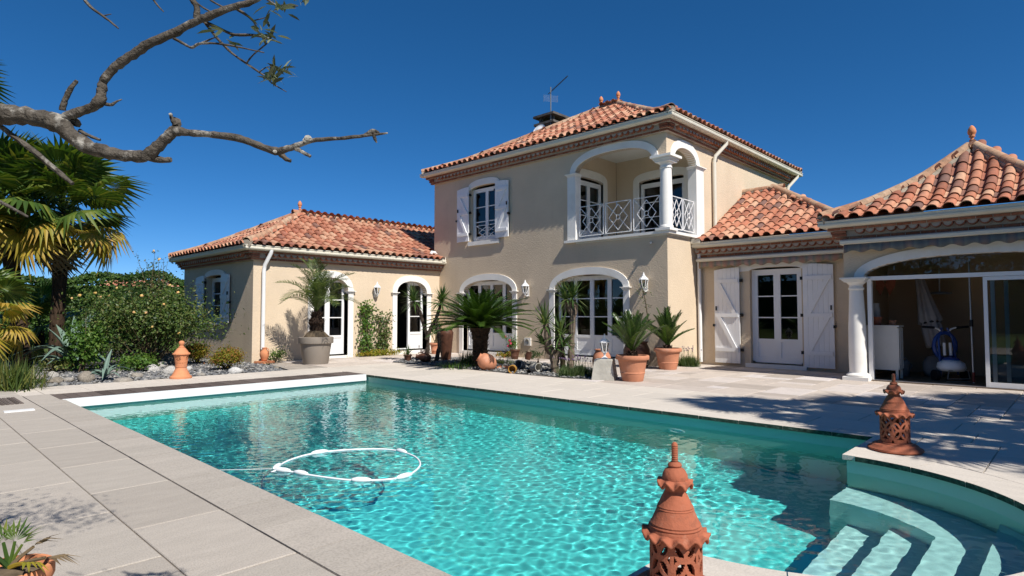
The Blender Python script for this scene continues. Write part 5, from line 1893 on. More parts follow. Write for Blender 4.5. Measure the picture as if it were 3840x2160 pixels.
# rose bush with blossoms
rc = at(555, 1178, 14.3)
rb = bush('rose_bush', (rc.x, rc.y, 0.90), (1.22, 1.22, 0.84), 15000, 0.070, 'rose', 'large rose bush with yellow and peach blossoms beside the wing', 'bush', None, 31, 60, 60, 0.62, 0.33, 0.2)
r_ = np.random.default_rng(5)
mb = MB()
for i in range(10):
    q = at(560 + r_.uniform(-40, 60), 1178, 14.3)
    b0 = Vector((q.x, q.y, 1.3))
    b1 = at(560 + r_.uniform(-60, 80), r_.uniform(925, 1010), 14.3)
    mb.tube([b0, b0.lerp(b1, .5) + Vector((0.02, 0.02, 0.02)), b1], [0.008, 0.006, 0.003], 5, False)
    P = np.array([list(b0.lerp(b1, t)) for t in r_.uniform(.3, 1, 26)]) + r_.normal(size=(26, 3)) * 0.045
    lm = MB()
    leaf_cloud(lm, P, np.tile([0, 0, 1.0], (26, 1)), 0.06, r_, 0.6)
    lm.build('shoot', MT['rose'], rb)['kind'] = 'stuff'
mb.build('cane', MT['stem'], rb)['kind'] = 'stuff'
def blossom_mesh(mat, s=0.045):
    m = MB()
    for k in range(14):
        a = k * 2.4
        el = 1.3 - k * 0.085
        d = Vector((math.cos(a) * math.cos(el), math.sin(a) * math.cos(el), math.sin(el)))
        u = d.orthogonal().normalized()
        v = d.cross(u)
        c = d * s * 0.55
        m.add([c - u * s * .5, c + v * s * .45 + d * s * .1, c + u * s * .5, c - v * s * .45 + d * s * .15, c + d * s * .3], [(0, 1, 4), (1, 2, 4), (2, 3, 4), (3, 0, 4)], (k % 5) / 6.0)
    return m.mesh('blossom', MT[mat])
BL = blossom_mesh('petal')
for i, (px, py) in enumerate(((1272, 706), (1383, 615), (935, 890), (1185, 882), (1135, 772), (1250, 752), (785, 652), (1240, 360), (1197, 292), (1100, 640), (845, 640), (1320, 560), (620, 640), (910, 580), (740, 620), (560, 660), (1040, 770), (1390, 930))):
    p = at(*z1(px, py), 13.25 + 0.25 * (i % 3))
    s = 0.75 + 0.4 * ((i * 7) % 5) / 5
    obj('blossom', BL, rb, Matrix.Translation(p) @ Euler((rnd.uniform(.6, 1.4), 0, rnd.uniform(-.6, 1.2)), 'XYZ').to_matrix().to_4x4() @ Matrix.Diagonal((s, s, s, 1)))

# agaves
def agave_leaf(L, W, bend, mat='agave'):
    mb = MB()
    n = 9
    vs = []
    for i in range(n):
        t = i / (n - 1)
        x = L * t * (1 - 0.25 * max(bend, 0) * t * t)
        z = -L * bend * t * t * t * 0.75 + 0.06 * L * math.sin(t * PI)
        w = W * (0.65 + 1.3 * t - 2.05 * t * t + 0.1 * t ** 3) if t < 0.999 else 0.001
        w = max(w, 0.002) * 0.5
        cup = 0.35 * w
        vs += [(x, -w, z + cup), (x, -w * .5, z + cup * .2), (x, 0, z - cup * .3), (x, w * .5, z + cup * .2), (x, w, z + cup), (x, 0, z - cup * .3 - 0.14 * W * (1 - t))]
    fs = []
    for i in range(n - 1):
        for k in range(4):
            fs.append((i * 6 + k, i * 6 + k + 1, (i + 1) * 6 + k + 1, (i + 1) * 6 + k))
        fs.append((i * 6 + 4, i * 6 + 5, (i + 1) * 6 + 5, (i + 1) * 6 + 4))
        fs.append((i * 6 + 5, i * 6, (i + 1) * 6, (i + 1) * 6 + 5))
    mb.add(vs, fs)
    return mb.mesh('agave_leaf', MT[mat], True)
AG = [agave_leaf(1.35, 0.24, 0.05), agave_leaf(1.3, 0.23, 0.9), agave_leaf(1.1, 0.22, 0.4)]
p = gp(*z1(575, 1215))
ag = thing('agave', p, 'big blue-green agave with broad curling leaves below the palms', 'agave')
base = p + Vector((0, 0, 0.08))
azc = math.atan2(CR.y, CR.x)
for az, el, k, s in ((100, 62, 0, 1.05), (60, 72, 0, 1.0), (150, 48, 0, .95), (20, 58, 1, .95), (178, 38, 1, 1.15), (-20, 42, 1, .85), (200, 25, 2, .9), (-80, 50, 1, .95), (-120, 55, 1, .9), (-50, 30, 2, .8), (130, 70, 0, .9), (-150, 20, 1, .9), (-95, 25, 2, .7), (60, 40, 2, .8), (230, 60, 0, .8)):
    place_frond('leaf', AG[k], ag, base, azc + R_(az), R_(el), 0, s)
p = gp(*z1(815, 1285))
ag = thing('agave', p, 'small blue-green agave at the path edge right of the big grey rock', 'agave')
for az, el, k, s in ((95, 70, 0, .42), (160, 22, 2, .5), (175, 10, 2, .55), (20, 45, 1, .42), (60, 55, 1, .4), (-60, 40, 1, .45), (-100, 30, 1, .42), (-20, 20, 2, .38), (120, 50, 0, .35)):
    place_frond('leaf', AG[k], ag, p + Vector((0, 0, 0.04)), azc + R_(az), R_(el), 0, s)

# low green plants between
def gb(name, px, py, rad, n, size, mat, label, seed, cat='plant', asp=0.6, stems=8, dz=0.5, spread=.34):
    p = gp(*z1(px, py))
    return bush(name, (p.x, p.y, rad[2] * dz), rad, n, size, mat, label, cat, None, seed, stems, 20, asp, spread)
gb('leafy_plant', 650, 1225, (0.36, 0.36, 0.72), 1500, 0.085, 'green', 'bright green leafy plant growing in front of the big agave', 41)
gb('leafy_plant', 1075, 1215, (0.45, 0.35, 0.25), 900, 0.07, 'green', 'low green ground plant left of the rock pile', 42)
gb('leafy_plant', 1310, 1090, (0.40, 0.40, 0.45), 1200, 0.05, 'green', 'rounded light green plant behind the pale clay lantern', 43)
gb('leafy_plant', 430, 1225, (0.40, 0.35, 0.18), 700, 0.055, 'grass', 'low yellowish plant at the foot of the palms', 44)
gb('leafy_plant', 960, 1180, (0.55, 0.4, 0.4), 1100, 0.05, 'shrub', 'dark twiggy undergrowth under the rose bush', 45)
gb('leafy_plant', 310, 1320, (0.13, 0.1, 0.06), 160, 0.04, 'grass', 'tiny yellow green tuft on the gravel by the path', 46, stems=0)
gb('leafy_plant', 2130, 1150, (0.42, 0.25, 0.18), 700, 0.05, 'green', 'low dark green plants at the wall behind the taupe pot', 47)
p = gp(*z1(890, 1150))
# strap-leaved clumps at the far left
def tuft(name, px, py, n, L, w, mat, label, seed, spread=.55, rad=.1, cat='grass clump', fn=z1, droop=.5):
    r = np.random.default_rng(seed)
    q = gp(*fn(px, py))
    t = thing(name, q, label, cat)
    mb = MB()
    blades(mb, q, n, L, w, r, spread, rad, droop)
    mb.build('blade', MT[mat], t)['kind'] = 'stuff'
    return t
tuft('grass_clump', 60, 1370, 260, 0.62, 0.022, 'grass', 'spiky green grass clump at the left picture edge beside the path', 51, .75, .18)
tuft('grass_clump', 150, 1330, 150, 0.42, 0.018, 'grass', 'smaller spiky grass clump right of the one at the picture edge', 52, .7, .12)
tuft('grass_clump', 90, 1130, 220, 0.8, 0.025, 'yuc', 'tall dark strappy clump behind the grass at the left picture edge', 53, .6, .2)

# ------------------------------------------------------------------ fan palms
FG = [fan_mesh(0.82, 0.9, 30, 'fan', 60 + i, 0.25 + 0.2 * i) for i in range(3)]
FY = [fan_mesh(0.78, 0.85, 28, 'fany', 70 + i, 0.6 + 0.3 * i) for i in range(2)]
FD = [fan_mesh(0.62, 0.7, 22, 'dry', 75, 1.1)]
def fan_palm(base, top, label, n=36, s=1.0, seed=1, yellow=0.28, dry=4, trunk_r=0.15, group='fan palms in the left garden'):
    r = random.Random(seed)
    t = thing('fan_palm', base, label, 'palm tree', group)
    b, q = Vector(base), Vector(top)
    mid = b.lerp(q, 0.5) + Vector((r.uniform(-.06, .06), r.uniform(-.06, .06), 0))
    rough_trunk('trunk', [b, mid, q], [trunk_r * 0.95, trunk_r, trunk_r * 0.9], 'trunk', t, seed, 12, 260, 0.13)
    for k in range(n):
        f = k / n
        az = k * 2.39996 + r.uniform(-.25, .25)
        el = 1.35 - 2.15 * f + r.uniform(-.12, .12)
        yel = f > 1 - yellow
        me = r.choice(FY) if yel else r.choice(FG)
        place_frond('leaf', me, t, q + Vector((0, 0, 0.10 - 0.28 * f)), az, el, r.uniform(-.5, .5), s * r.uniform(.86, 1.08))
    for k in range(dry):
        place_frond('dry_leaf', FD[0], t, q + Vector((0, 0, -0.3)), r.uniform(0, 6.28), -1.1 + r.uniform(-.2, .2), 0, s * .9)
    return t
fan_palm(gp(*z1(425, 1185)), at(238, 800, 14.4), 'fan palm with yellowing lower leaves, right one of the pair over the agave', 34, 1.12, 3, 0.30)
fan_palm(gp(*z1(190, 1205)), at(5, 760, 13.8), 'fan palm at the left picture edge, left one of the pair', 32, 1.0, 5, 0.25)
fan_palm(at(-380, 1178, 12.6) * 1.0 - Vector((0, 0, 1.22)), at(-300, 330, 12.6), 'tall fan palm whose crown tip shows at the upper left picture edge', 34, 1.0, 8, 0.1)
fp = at(-60, 1178, 12.2)
fan_palm((fp.x, fp.y, -0.02), (fp.x, fp.y, 1.15), 'stubby fan palm with yellow-green leaves at the left picture edge', 16, 0.72, 9, 0.75, 1, 0.11)
fq = at(150, 1178, 16.5)
fan_palm((fq.x, fq.y, -0.02), (fq.x, fq.y, 0.9), 'young fan palm standing behind the two palm trunks', 14, 0.8, 12, 0.3, 0, 0.1)

# ------------------------------------------------------------------ hedge, dark shrub, neighbour house behind
def hedge(a, b, h, wd, n, size, mat, label, seed, name='hedge', cat='hedge'):
    r = np.random.default_rng(seed)
    a, b = Vector(a), Vector(b)
    t = thing(name, a.lerp(b, .5), label, cat)
    d = (b - a)
    L = d.length
    d.normalize()
    s = Vector((-d.y, d.x, 0))
    u = r.uniform(0, L, n)
    face = r.random(n)
    v = np.where(face < .45, -wd / 2 + r.normal(size=n) * .08, np.where(face < .65, wd / 2, r.uniform(-wd / 2, wd / 2, n)))
    top = h * (1 + 0.07 * np.sin(u * .9) + 0.04 * np.sin(u * 2.7 + 1))
    z = np.where(face < .65, r.random(n) ** .8 * top, top + r.normal(size=n) * .07)
    P = np.stack([a.x + d.x * u + s.x * v, a.y + d.y * u + s.y * v, z], 1)
    N = np.tile(np.array([-s.x, -s.y, .4]), (n, 1))
    mb = MB()
    tone = np.clip(0.35 + 0.3 * np.sin(u * 1.7 + z * 2) + r.normal(size=n) * .25, 0, 1)
    leaf_cloud(mb, P, N, size, r, .6, .3, tone)
    mb.build('foliage', MT[mat], t)['kind'] = 'stuff'
    mb = MB()
    mb.bar(a + Vector((0, 0, h * .45)), b + Vector((0, 0, h * .45)), wd * .7, h * .88)
    mb.build('branch_core', MT['shrub'], t)
ha, hb = at(-500, 1178, 23), at(760, 1178, 28)
hedge((ha.x, ha.y, 0), (hb.x, hb.y, 0), 2.75, 1.3, 15000, 0.17, 'hedge', 'clipped dark green hedge closing the garden behind the palms', 81)
bush('wall_shrub', (-20.95, 5.75, 1.15), (0.55, 0.6, 1.25), 5200, 0.075, 'shrub', 'dark evergreen shrub against the far left end of the wing wall', 'shrub', None, 83, 20, 34, .6, .28, .45)
nb = at(640, 1178, 40)
nh = thing('neighbour_house', (nb.x, nb.y, 0), 'neighbouring house whose orange tile roof peeps over the rose bush', 'house')
def nloc(u, v, z):
    return (nb.x + CR.x * u + CF.x * v, nb.y + CR.y * u + CF.y * v, z)
mb = MB()
mb.add([nloc(u, v, z) for z in (0, 2.2) for u, v in ((-4, -3), (4, -3), (4, 3), (-4, 3))], [(0, 1, 5, 4), (1, 2, 6, 5), (2, 3, 7, 6), (3, 0, 4, 7)])
mb.build('wall', MT['stucco'], nh)
mb = MB()
for i in range(34):
    u = -4.3 + i * .253
    for s in (-1, 1):
        mb.add([nloc(u, s * 3.4, 2.1), nloc(u + .12, s * 3.4, 2.2), nloc(u + .253, s * 3.4, 2.1), nloc(u + .253, 0, 3.42), nloc(u + .12, 0, 3.52), nloc(u, 0, 3.42)], [(0, 1, 4, 5), (1, 2, 3, 4)], rnd.random())
o = mb.build('roof', MT['tile'], nh)
o['kind'] = 'stuff'

# ------------------------------------------------------------------ pots along the wing
jug_p = Vector((-14.98, 6.72, 0))
jg = thing('clay_jug', jug_p, 'small terracotta jug on a square saucer under the wing downpipe', 'jug')
MB().lathe([(0.0, 0.055), (0.062, 0.055), (0.07, 0.075), (0.10, 0.15), (0.115, 0.21), (0.105, 0.27), (0.07, 0.315), (0.055, 0.335), (0.058, 0.375), (0.066, 0.385), (0.055, 0.385), (0.05, 0.34)], 28, jug_p).build('jug_body', MT['terral'], jg, True)
tube_obj('handle', [jug_p + Vector((0.05, 0.03, 0.36)), jug_p + Vector((0.12, 0.05, 0.35)), jug_p + Vector((0.13, 0.055, 0.28)), jug_p + Vector((0.10, 0.045, 0.25))], 0.011, 'terral', jg)
mb = MB().box(-0.17, 0.17, -0.17, 0.17, 0.0, 0.05, mw=Matrix.Translation(jug_p) @ Matrix.Rotation(.3, 4, 'Z'))
mb.build('saucer', MT['terral'], jg)

gpot = Vector((-13.85, 7.5, 0))
tp = pot('plant_pot', gpot, [(0.0, 0.0), (0.29, 0.0), (0.30, 0.02), (0.365, 0.48), (0.368, 0.50), (0.41, 0.505), (0.415, 0.52), (0.415, 0.65), (0.405, 0.66), (0.36, 0.66), (0.35, 0.55)], 'taupe', 'big taupe flowerpot holding the date palm', 'flowerpot', None, 40, (0.36, 0.58))
px_ = thing('date_palm', gpot + Vector((0, 0, 0.6)), 'young date palm with feathery fronds growing in the taupe pot', 'palm tree')
mb = MB().lathe([(0.30, 0.0), (0.29, 0.08), (0.22, 0.18), (0.12, 0.26), (0.0, 0.28)], 20, gpot + Vector((0, 0, 0.58)), 0, 0, lambda a, z: 1 + .10 * math.sin(5 * a + z * 20) + .05 * math.sin(11 * a))
mb.build('root_mound', MT['earth'], px_, True)
rough_trunk('trunk', [gpot + Vector((0, 0, 0.75)), gpot + Vector((0.0, 0, 1.0)), gpot + Vector((0, 0, 1.28))], [0.15, 0.17, 0.10], 'cytrunk', px_, 4, 12, 220, 0.16, .15)
PHF = [frond_mesh(1.40, 0.30, 40, 0.25 + .22 * i, 'phx', 100 + i, .35, .30, .013, .024) for i in range(4)]
r = random.Random(9)
for k in range(19):
    f = k / 19
    place_frond('frond', PHF[min(3, int(f * 4))], px_, gpot + Vector((0, 0, 1.28)), k * 2.39996 + .6, 1.30 - 1.0 * f + r.uniform(-.1, .1), r.uniform(-.4, .4), r.uniform(.82, 1.05))

def wall_climber(y0, y1, z1_, n, label, seed, mat='green'):
    r = np.random.default_rng(seed)
    t = thing('climbing_plant', (-15.15, (y0 + y1) / 2, 0), label, 'climber', 'climbers between the arched wing doors')
    mb = MB()
    lv = MB()
    for s in range(7):
        ya = r.uniform(y0 + .1, y1 - .1)
        pts = [Vector((-15.12, (y0 + y1) / 2 + r.normal() * .06, 0))]
        for k in range(1, 6):
            pts.append(Vector((-15.22 + r.uniform(0, .12), pts[0].y + (ya - pts[0].y) * k / 5 + r.normal() * .05, z1_ * r.uniform(.75, 1.0) * k / 5)))
        mb.tube(pts, [.009, .008, .007, .006, .005, .003], 5, False)
        m = n // 7
        i = r.integers(0, 5, m)
        t_ = r.random(m)
        P = np.array([list(pts[a].lerp(pts[a + 1], b)) for a, b in zip(i, t_)]) + r.normal(size=(m, 3)) * np.array([.05, .10, .07])
        P[:, 0] = np.maximum(P[:, 0], -15.27)
        ok = P[:, 2] > 0.12
        leaf_cloud(lv, P[ok], np.tile([1.0, 0, .4], (ok.sum(), 1)), .072, r, .8)
    mb.build('stem', MT['stem'], t)['kind'] = 'stuff'
    lv.build('foliage', MT[mat], t)['kind'] = 'stuff'
wall_climber(9.5, 10.05, 1.75, 900, 'dense green climber beside the left arched wing door', 121)
wall_climber(10.05, 10.65, 1.35, 620, 'sparser climber near the right arched wing door', 122, 'rose')
bush('ground_cover', (-15.08, 10.15, 0.05), (0.16, 0.72, 0.14), 1500, 0.045, 'spirea', 'low yellow-green ground cover strip under the wing climbers', 'plant', None, 123, 0, 30, .7, .3)

# ------------------------------------------------------------------ planted island
fe = [gp(*s5(x, y)) for x, y in ((-60, 985), (110, 1002), (380, 1025), (620, 1048), (860, 1072), (1100, 1092), (1330, 1112), (1540, 1125))]
isl = [(p.x, p.y) for p in fe] + [(-6.5, 9.75), (-7.2, 10.6), (-8.3, 11.2), (-10.2, 11.5), (-12.2, 11.4), (-13.6, 10.9), (-13.8, 10.2)]
tag(plate(isl, [], lambda u, v, w: (u, v, 0.008 - w), 0.03).build('island_bed', MT['grav_b']), kind='structure')
from mathutils.geometry import intersect_point_tri_2d
islp = [Vector(p) for p in isl]
def inpoly(x, y, P):
    c = False
    for i in range(len(P)):
        a, b = P[i], P[i - 1]
        if (a[1] > y) != (b[1] > y) and x < (b[0] - a[0]) * (y - a[1]) / (b[1] - a[1]) + a[0]:
            c = not c
    return c
def regI(r):
    x, y = r.uniform(-14, -6.4), r.uniform(8.4, 11.5)
    return (x, y) if inpoly(x, y, isl) else (None, None)
o = stones('gravel', regI, 3200, 0.018, 0.045, 0.006, 6)
tag(o, 'dark gravel of the planted island between pool and house')

def s5p(x, y, depth):
    return at(*s5(x, y), depth)
# two yucca trees on the left of the island
def yucca_tree(label, depth, trunks, heads, seed, r0=0.055, L=0.42, n=70, group='yucca trees on the island', w=.028, tm='yuccat'):
    b = s5p(*trunks[0][0], depth)
    t = thing('yucca_tree', (b.x, b.y, 0), label, 'yucca', group)
    for k, tr in enumerate(trunks):
        pts = [s5p(x, y, depth + .05 * k) for x, y in tr]
        if k == 0 or trunks[k][0] == trunks[0][0]:
            pts[0].z = 0
        rough_trunk('trunk', pts, [r0 * (1 - .35 * i / len(pts)) for i in range(len(pts))], tm, t, seed + k, 9, 0, .1, .16)
    for k, (x, y, ax, s, dd) in enumerate(heads):
        c = s5p(x, y, depth + dd)
        rosette(t, c, int(n * s), L * s, w, seed * 7 + k, (CR * ax[0] + Vector((0, 0, 1)) * ax[1]))
yucca_tree('yucca with bent dark trunk and one spiky head, leftmost on the island', 15.6, [[(205, 965), (225, 860), (222, 775), (185, 670), (160, 575), (118, 500)]], [(112, 485, (-.25, 1), 1.0, 0)], 131, .055, .50, 95, w=.034, tm='dyucca')
yucca_tree('yucca with twin crossing trunks just left of the tall brown jar', 15.4, [[(290, 960), (318, 850), (310, 740), (285, 650), (315, 560), (332, 500)], [(215, 800), (250, 700), (290, 640)]], [(335, 490, (.15, 1), 1.0, 0)], 135, .055, .50, 95, w=.034, tm='dyucca')
jarp = s5p(370, 965, 16.0)
jarp.z = 0
pot('tall_jar', jarp, [(0.0, 0.0), (0.125, 0.0), (0.13, 0.03), (0.16, 0.35), (0.19, 0.68), (0.195, 0.74), (0.165, 0.79), (0.16, 0.81), (0.185, 0.83), (0.185, 0.845), (0.15, 0.845), (0.14, 0.78)], 'terrab', 'tall brown clay jar standing behind the yuccas', 'jar')
jp = s5p(200, 965, 15.2)
jp.z = 0.01
jt = thing('clay_jug', jp, 'dark clay jug lying at the foot of the leftmost yucca', 'jug')
MB().lathe([(0.0, -0.16), (0.07, -0.15), (0.12, -0.06), (0.12, 0.03), (0.08, 0.12), (0.045, 0.16), (0.05, 0.22), (0.058, 0.225), (0.04, 0.22)], 22).build('jug_body', MT['terrab'], jt, True, Matrix.Translation(jp + Vector((0, 0, .12))) @ Matrix.Rotation(azc, 4, 'Z') @ Matrix.Rotation(R_(-82), 4, 'Y'))
tube_obj('handle', [jp + Vector((0, 0, .12)) - CR * .12 + Vector((0, 0, .05)), jp - CR * .17 + Vector((0, 0, .24)), jp - CR * .05 + Vector((0, 0, .25))], 0.013, 'terrab', jt)
q = gp(*s5(62, 975))
pot('plant_pot', q, garden_pot(0.115, 0.17), 'terrab', 'small brown flowerpot at the left end of the island', 'flowerpot', None, 24, (0.09, 0.14))
yt = thing('yucca_plant', q + Vector((0, 0, .16)), 'small spiky yucca in the little brown flowerpot', 'yucca')
rosette(yt, q + Vector((0, 0, .16)), 45, .32, .018, 141, (0, 0, 1), .2, 1.5)
q = Vector((-14.6, 11.9, 0))
pot('plant_pot', q, garden_pot(0.2, 0.34), 'terra', 'terracotta flowerpot at the wall right of the open arched door', 'flowerpot', None, 28, (0.17, 0.29))
bush('potted_plant', (q.x, q.y, 0.72), (0.2, 0.2, 0.38), 380, 0.09, 'green', 'light green leafy plant in the terracotta pot by the open arched door', 'plant', None, 143, 8, 14, .5, .3, .3, (q.x, q.y, .3))

# large cycad
cy0 = Vector((-10.2, 9.62, 0))
cyc = thing('cycad', cy0, 'large sago cycad with dark trunk and wide crown of stiff fronds', 'cycad')
rough_trunk('trunk', [cy0, cy0 + Vector((0, 0, .35)), cy0 + Vector((0, 0, .62)), cy0 + Vector((0, 0, .90))], [0.19, 0.17, 0.18, 0.25], 'cytrunk', cyc, 8, 16, 520, 0.11, .10)
CYF = [frond_mesh(1.42, 0.20, 58, d, 'cyc', 150 + i, .30, .14, .013, .023, .3, .06) for i, d in enumerate((0.16, 0.22, 0.26, 0.30))]
r = random.Random(15)
NF = 84
for k in range(NF):
    f = k / NF
    el = 1.16 - 1.24 * f ** 0.75 + r.uniform(-.06, .06)
    place_frond('frond', CYF[min(3, int(f * 4.2))], cyc, cy0 + Vector((0, 0, .92 - .05 * f)), k * 2.39996, el, r.uniform(-.25, .25), r.uniform(.86, 1.02) * (0.66 + .34 * min(1, f * 1.9)))

# broken pots and jars group
fj = gp(*s5(705, 1048))
ft = thing('clay_jar', fj, 'round orange clay jar lying tilted beside the cycad', 'jar')
MB().lathe([(0.0, -0.20), (0.08, -0.19), (0.16, -0.11), (0.19, 0.0), (0.18, 0.09), (0.13, 0.18), (0.085, 0.205), (0.095, 0.23), (0.105, 0.235), (0.085, 0.235), (0.07, 0.2)], 30).build('jar_body', MT['terra'], ft, True, Matrix.Translation(fj + Vector((0, 0, .165))) @ Matrix.Rotation(azc, 4, 'Z') @ Matrix.Rotation(R_(-58), 4, 'Y'))
def lying_pot(px, py, r0, h, mat, label, az, tilt=90, cat='pot'):
    p_ = gp(*s5(px, py))
    t = thing('clay_pot', p_, label, cat)
    prof = [(0.0, 0.0), (r0 * .7, 0.0), (r0 * .95, h * .5), (r0 * .8, h * .85), (r0 * .9, h), (r0 * .78, h), (r0 * .7, h * .85), (r0 * .8, h * .5), (r0 * .6, h * .06), (0, h * .06)]
    o = MB().lathe(prof, 24).build('pot_body', MT[mat], t, False, Matrix.Translation(p_ + Vector((0, 0, r0 * .9))) @ Matrix.Rotation(azc + R_(az), 4, 'Z') @ Matrix.Rotation(R_(tilt), 4, 'Y'))
    smooth_by_angle(o.data, 45)
lying_pot(915, 1068, .095, .2, 'yellowpot', 'ochre glazed pot lying with its mouth to the pool', -100)
lying_pot(985, 1045, .11, .24, 'grey', 'dark grey pot lying behind the ochre glazed pot', -115, 80)
lying_pot(1065, 1060, .10, .26, 'stone', 'pale stone jar lying right of the dark grey pot', -60, 85)
lying_pot(1025, 990, .09, .2, 'terrab', 'brown clay pot leaning upright behind the lying pots', 10, 14)
lying_pot(1060, 1078, .06, .12, 'black', 'small black pot lying in front of the pale stone jar', -120, 95)
r = random.Random(3)
for i, (x, y) in enumerate(((818, 1040), (842, 1050), (865, 1030), (800, 1048))):
    p_ = gp(*s5(x, y))
    o = MB().lathe([(0.10, 0), (0.105, .02), (0.09, .07), (0.08, .075)], 24)
    o.f = [f for k, f in enumerate(o.f) if (k % 24) < 7]
    o.rv = o.rv[:len(o.f)]
    o.mi = o.mi[:len(o.f)]
    o = o.build('clay_shard', MT['terra'], None, True, Matrix.Translation(p_ + Vector((0, 0, .02))) @ Euler((r.uniform(-.6, .6), r.uniform(-.6, .6), r.uniform(0, 6)), 'XYZ').to_matrix().to_4x4())
    tag(o, 'broken red clay shard on the gravel between tilted jar and ochre pot', 'shard', 'broken clay shards on the island')
sl = gp(*s5(1112, 1058))
st_ = thing('garden_lantern', sl, 'little dark red clay lantern on a saucer among the lying pots', 'lantern')
MB().lathe([(0, 0), (.11, 0), (.12, .03), (.1, .03), (.09, .02)], 22, sl).build('saucer', MT['terra'], st_, True)
MB().lathe([(.05, .02), (.055, .04), (.05, .11), (.07, .12), (.045, .16), (.02, .19), (.028, .205), (.01, .23), (.012, .26), (0, .30)], 18, sl).build('lantern_body', MT['terrad'], st_, True)

# yucca cluster on the right of the island
yucca_tree('many-headed yucca clump with grey trunks left of the stone block', 12.6, [[(1250, 1078), (1240, 970), (1222, 900), (1190, 840), (1185, 720), (1170, 680)], [(1245, 985), (1285, 900), (1300, 820), (1292, 765)], [(1225, 905), (1190, 880), (1180, 850)]], [(1165, 670, (-.1, 1), 1.05, 0), (1290, 755, (.1, 1), 1.1, .05), (1178, 850, (-.7, .8), .8, .1), (1305, 850, (.6, .7), .7, 0)], 161, .085, .58, 44, 'yucca trees on the island', .042)
yucca_tree('slender tall yucca with forked top in front of the right arched door', 13.4, [[(1370, 1045), (1378, 900), (1385, 740), (1392, 620), (1360, 540), (1345, 490)], [(1392, 620), (1405, 540), (1395, 480)]], [(1335, 470, (-.25, 1), 1.0, 0), (1390, 455, (.2, 1), .95, 0)], 171, .075, .55, 46, 'yucca trees on the island', .040)
sp_ = s5p(1308, 1030, 12.9)
sp_.z = 0
o = rough_trunk('dead_stump', [sp_, sp_ + Vector((.01, 0, .3)), sp_ + Vector((0, 0, .52))], [.05, .055, .035], 'trunk', None, 5, 9, 40, .06, .15)
tag(o, 'short dark dead stump between the yucca trunks', 'stump')
tuft('rosemary', 560, 1000, 150, .38, .016, 'lav', 'upright dark green herb at the foot of the big cycad', 181, .35, .12, 'plant', s5)
tuft('grass_clump', 470, 1030, 260, .16, .012, 'green', 'low bright grass patch left of the tilted jar', 182, .7, .22, 'grass clump', s5)
tuft('grass_clump', 830, 1000, 120, .2, .012, 'grass', 'thin grass tuft behind the clay shards', 183, .7, .15, 'grass clump', s5)

def lavender(px, py, rad, h, n, label, seed, flowers=26):
    r = np.random.default_rng(seed)
    q = gp(*s5(px, py))
    t = thing('lavender', q, label, 'lavender')
    mb = MB()
    for k in range(14):
        c = (q.x + r.normal() * rad * .45, q.y + r.normal() * rad * .35, 0)
        blades(mb, c, n // 14, h * .7, .012, r, .5, .05, .3, 2)
    mb.build('foliage', MT['lav'], t)['kind'] = 'stuff'
    mb = MB()
    fl_ = MB()
    for k in range(flowers):
        b = Vector((q.x + r.normal() * rad * .5, q.y + r.normal() * rad * .4, h * .3))
        e = b + Vector((r.normal() * .05, r.normal() * .05, h * r.uniform(.55, .85)))
        mb.tube([b, e], .0025, 4, False)
        fl_.lathe([(0, 0), (.011, .008), (.012, .02), (.006, .032), (0, .036)], 6, e, float(r.random()))
    mb.build('stalk', MT['lav'], t)['kind'] = 'stuff'
    fl_.build('flower', MT['lavf'], t)['kind'] = 'stuff'
lavender(1420, 1100, .36, .34, 1300, 'wide lavender cushion left of the stone block', 191, 40)
lavender(2330, 1018, .20, .40, 700, 'small flowering lavender at the foot of the right downpipe', 192, 22)

# stone block with a standing lantern
bp_ = Vector((-6.62, 9.45, 0))
sb = thing('stone_block', bp_, 'pale tapering stone block at the right end of the island', 'stone block')
M_ = Matrix.Translation(bp_) @ Matrix.Rotation(R_(24), 4, 'Z')
mb = MB()
vs = [M_ @ Vector(v) for v in ((-.21, -.2, 0), (.21, -.2, 0), (.21, .2, 0), (-.21, .2, 0), (-.165, -.16, .37), (.165, -.16, .37), (.165, .16, .37), (-.165, .16, .37), (-.15, -.145, .385), (.15, -.145, .385), (.15, .145, .385), (-.15, .145, .385))]
mb.add(vs, [(0, 1, 5, 4), (1, 2, 6, 5), (2, 3, 7, 6), (3, 0, 4, 7), (4, 5, 9, 8), (5, 6, 10, 9), (6, 7, 11, 10), (7, 4, 8, 11), (8, 9, 10, 11)])
mb.build('block', MT['stone'], sb)
pl = thing('post_lantern', bp_ + Vector((0, 0, .385)), 'white glazed lantern standing on the stone block', 'lantern')
lp_ = bp_ + Vector((0, 0, .385))
MB().lathe([(0, 0), (.075, 0), (.07, .012), (.05, .025), (.02, .05), (.016, .075), (.03, .085), (.03, .1), (0, .1)], 6, lp_).build('foot', MT['lampw'], pl)
lantern_head(pl, lp_ + Vector((0, 0, .115)), .98)
jb = s5p(1625, 1045, 12.6)
jb.z = 0
pot('clay_jar', jb, [(0, 0), (.13, 0), (.14, .03), (.19, .15), (.20, .26), (.175, .37), (.135, .43), (.13, .46), (.15, .475), (.15, .49), (.12, .49), (.11, .44)], 'terra', 'pinkish clay jar half hidden behind the stone block lantern', 'jar')

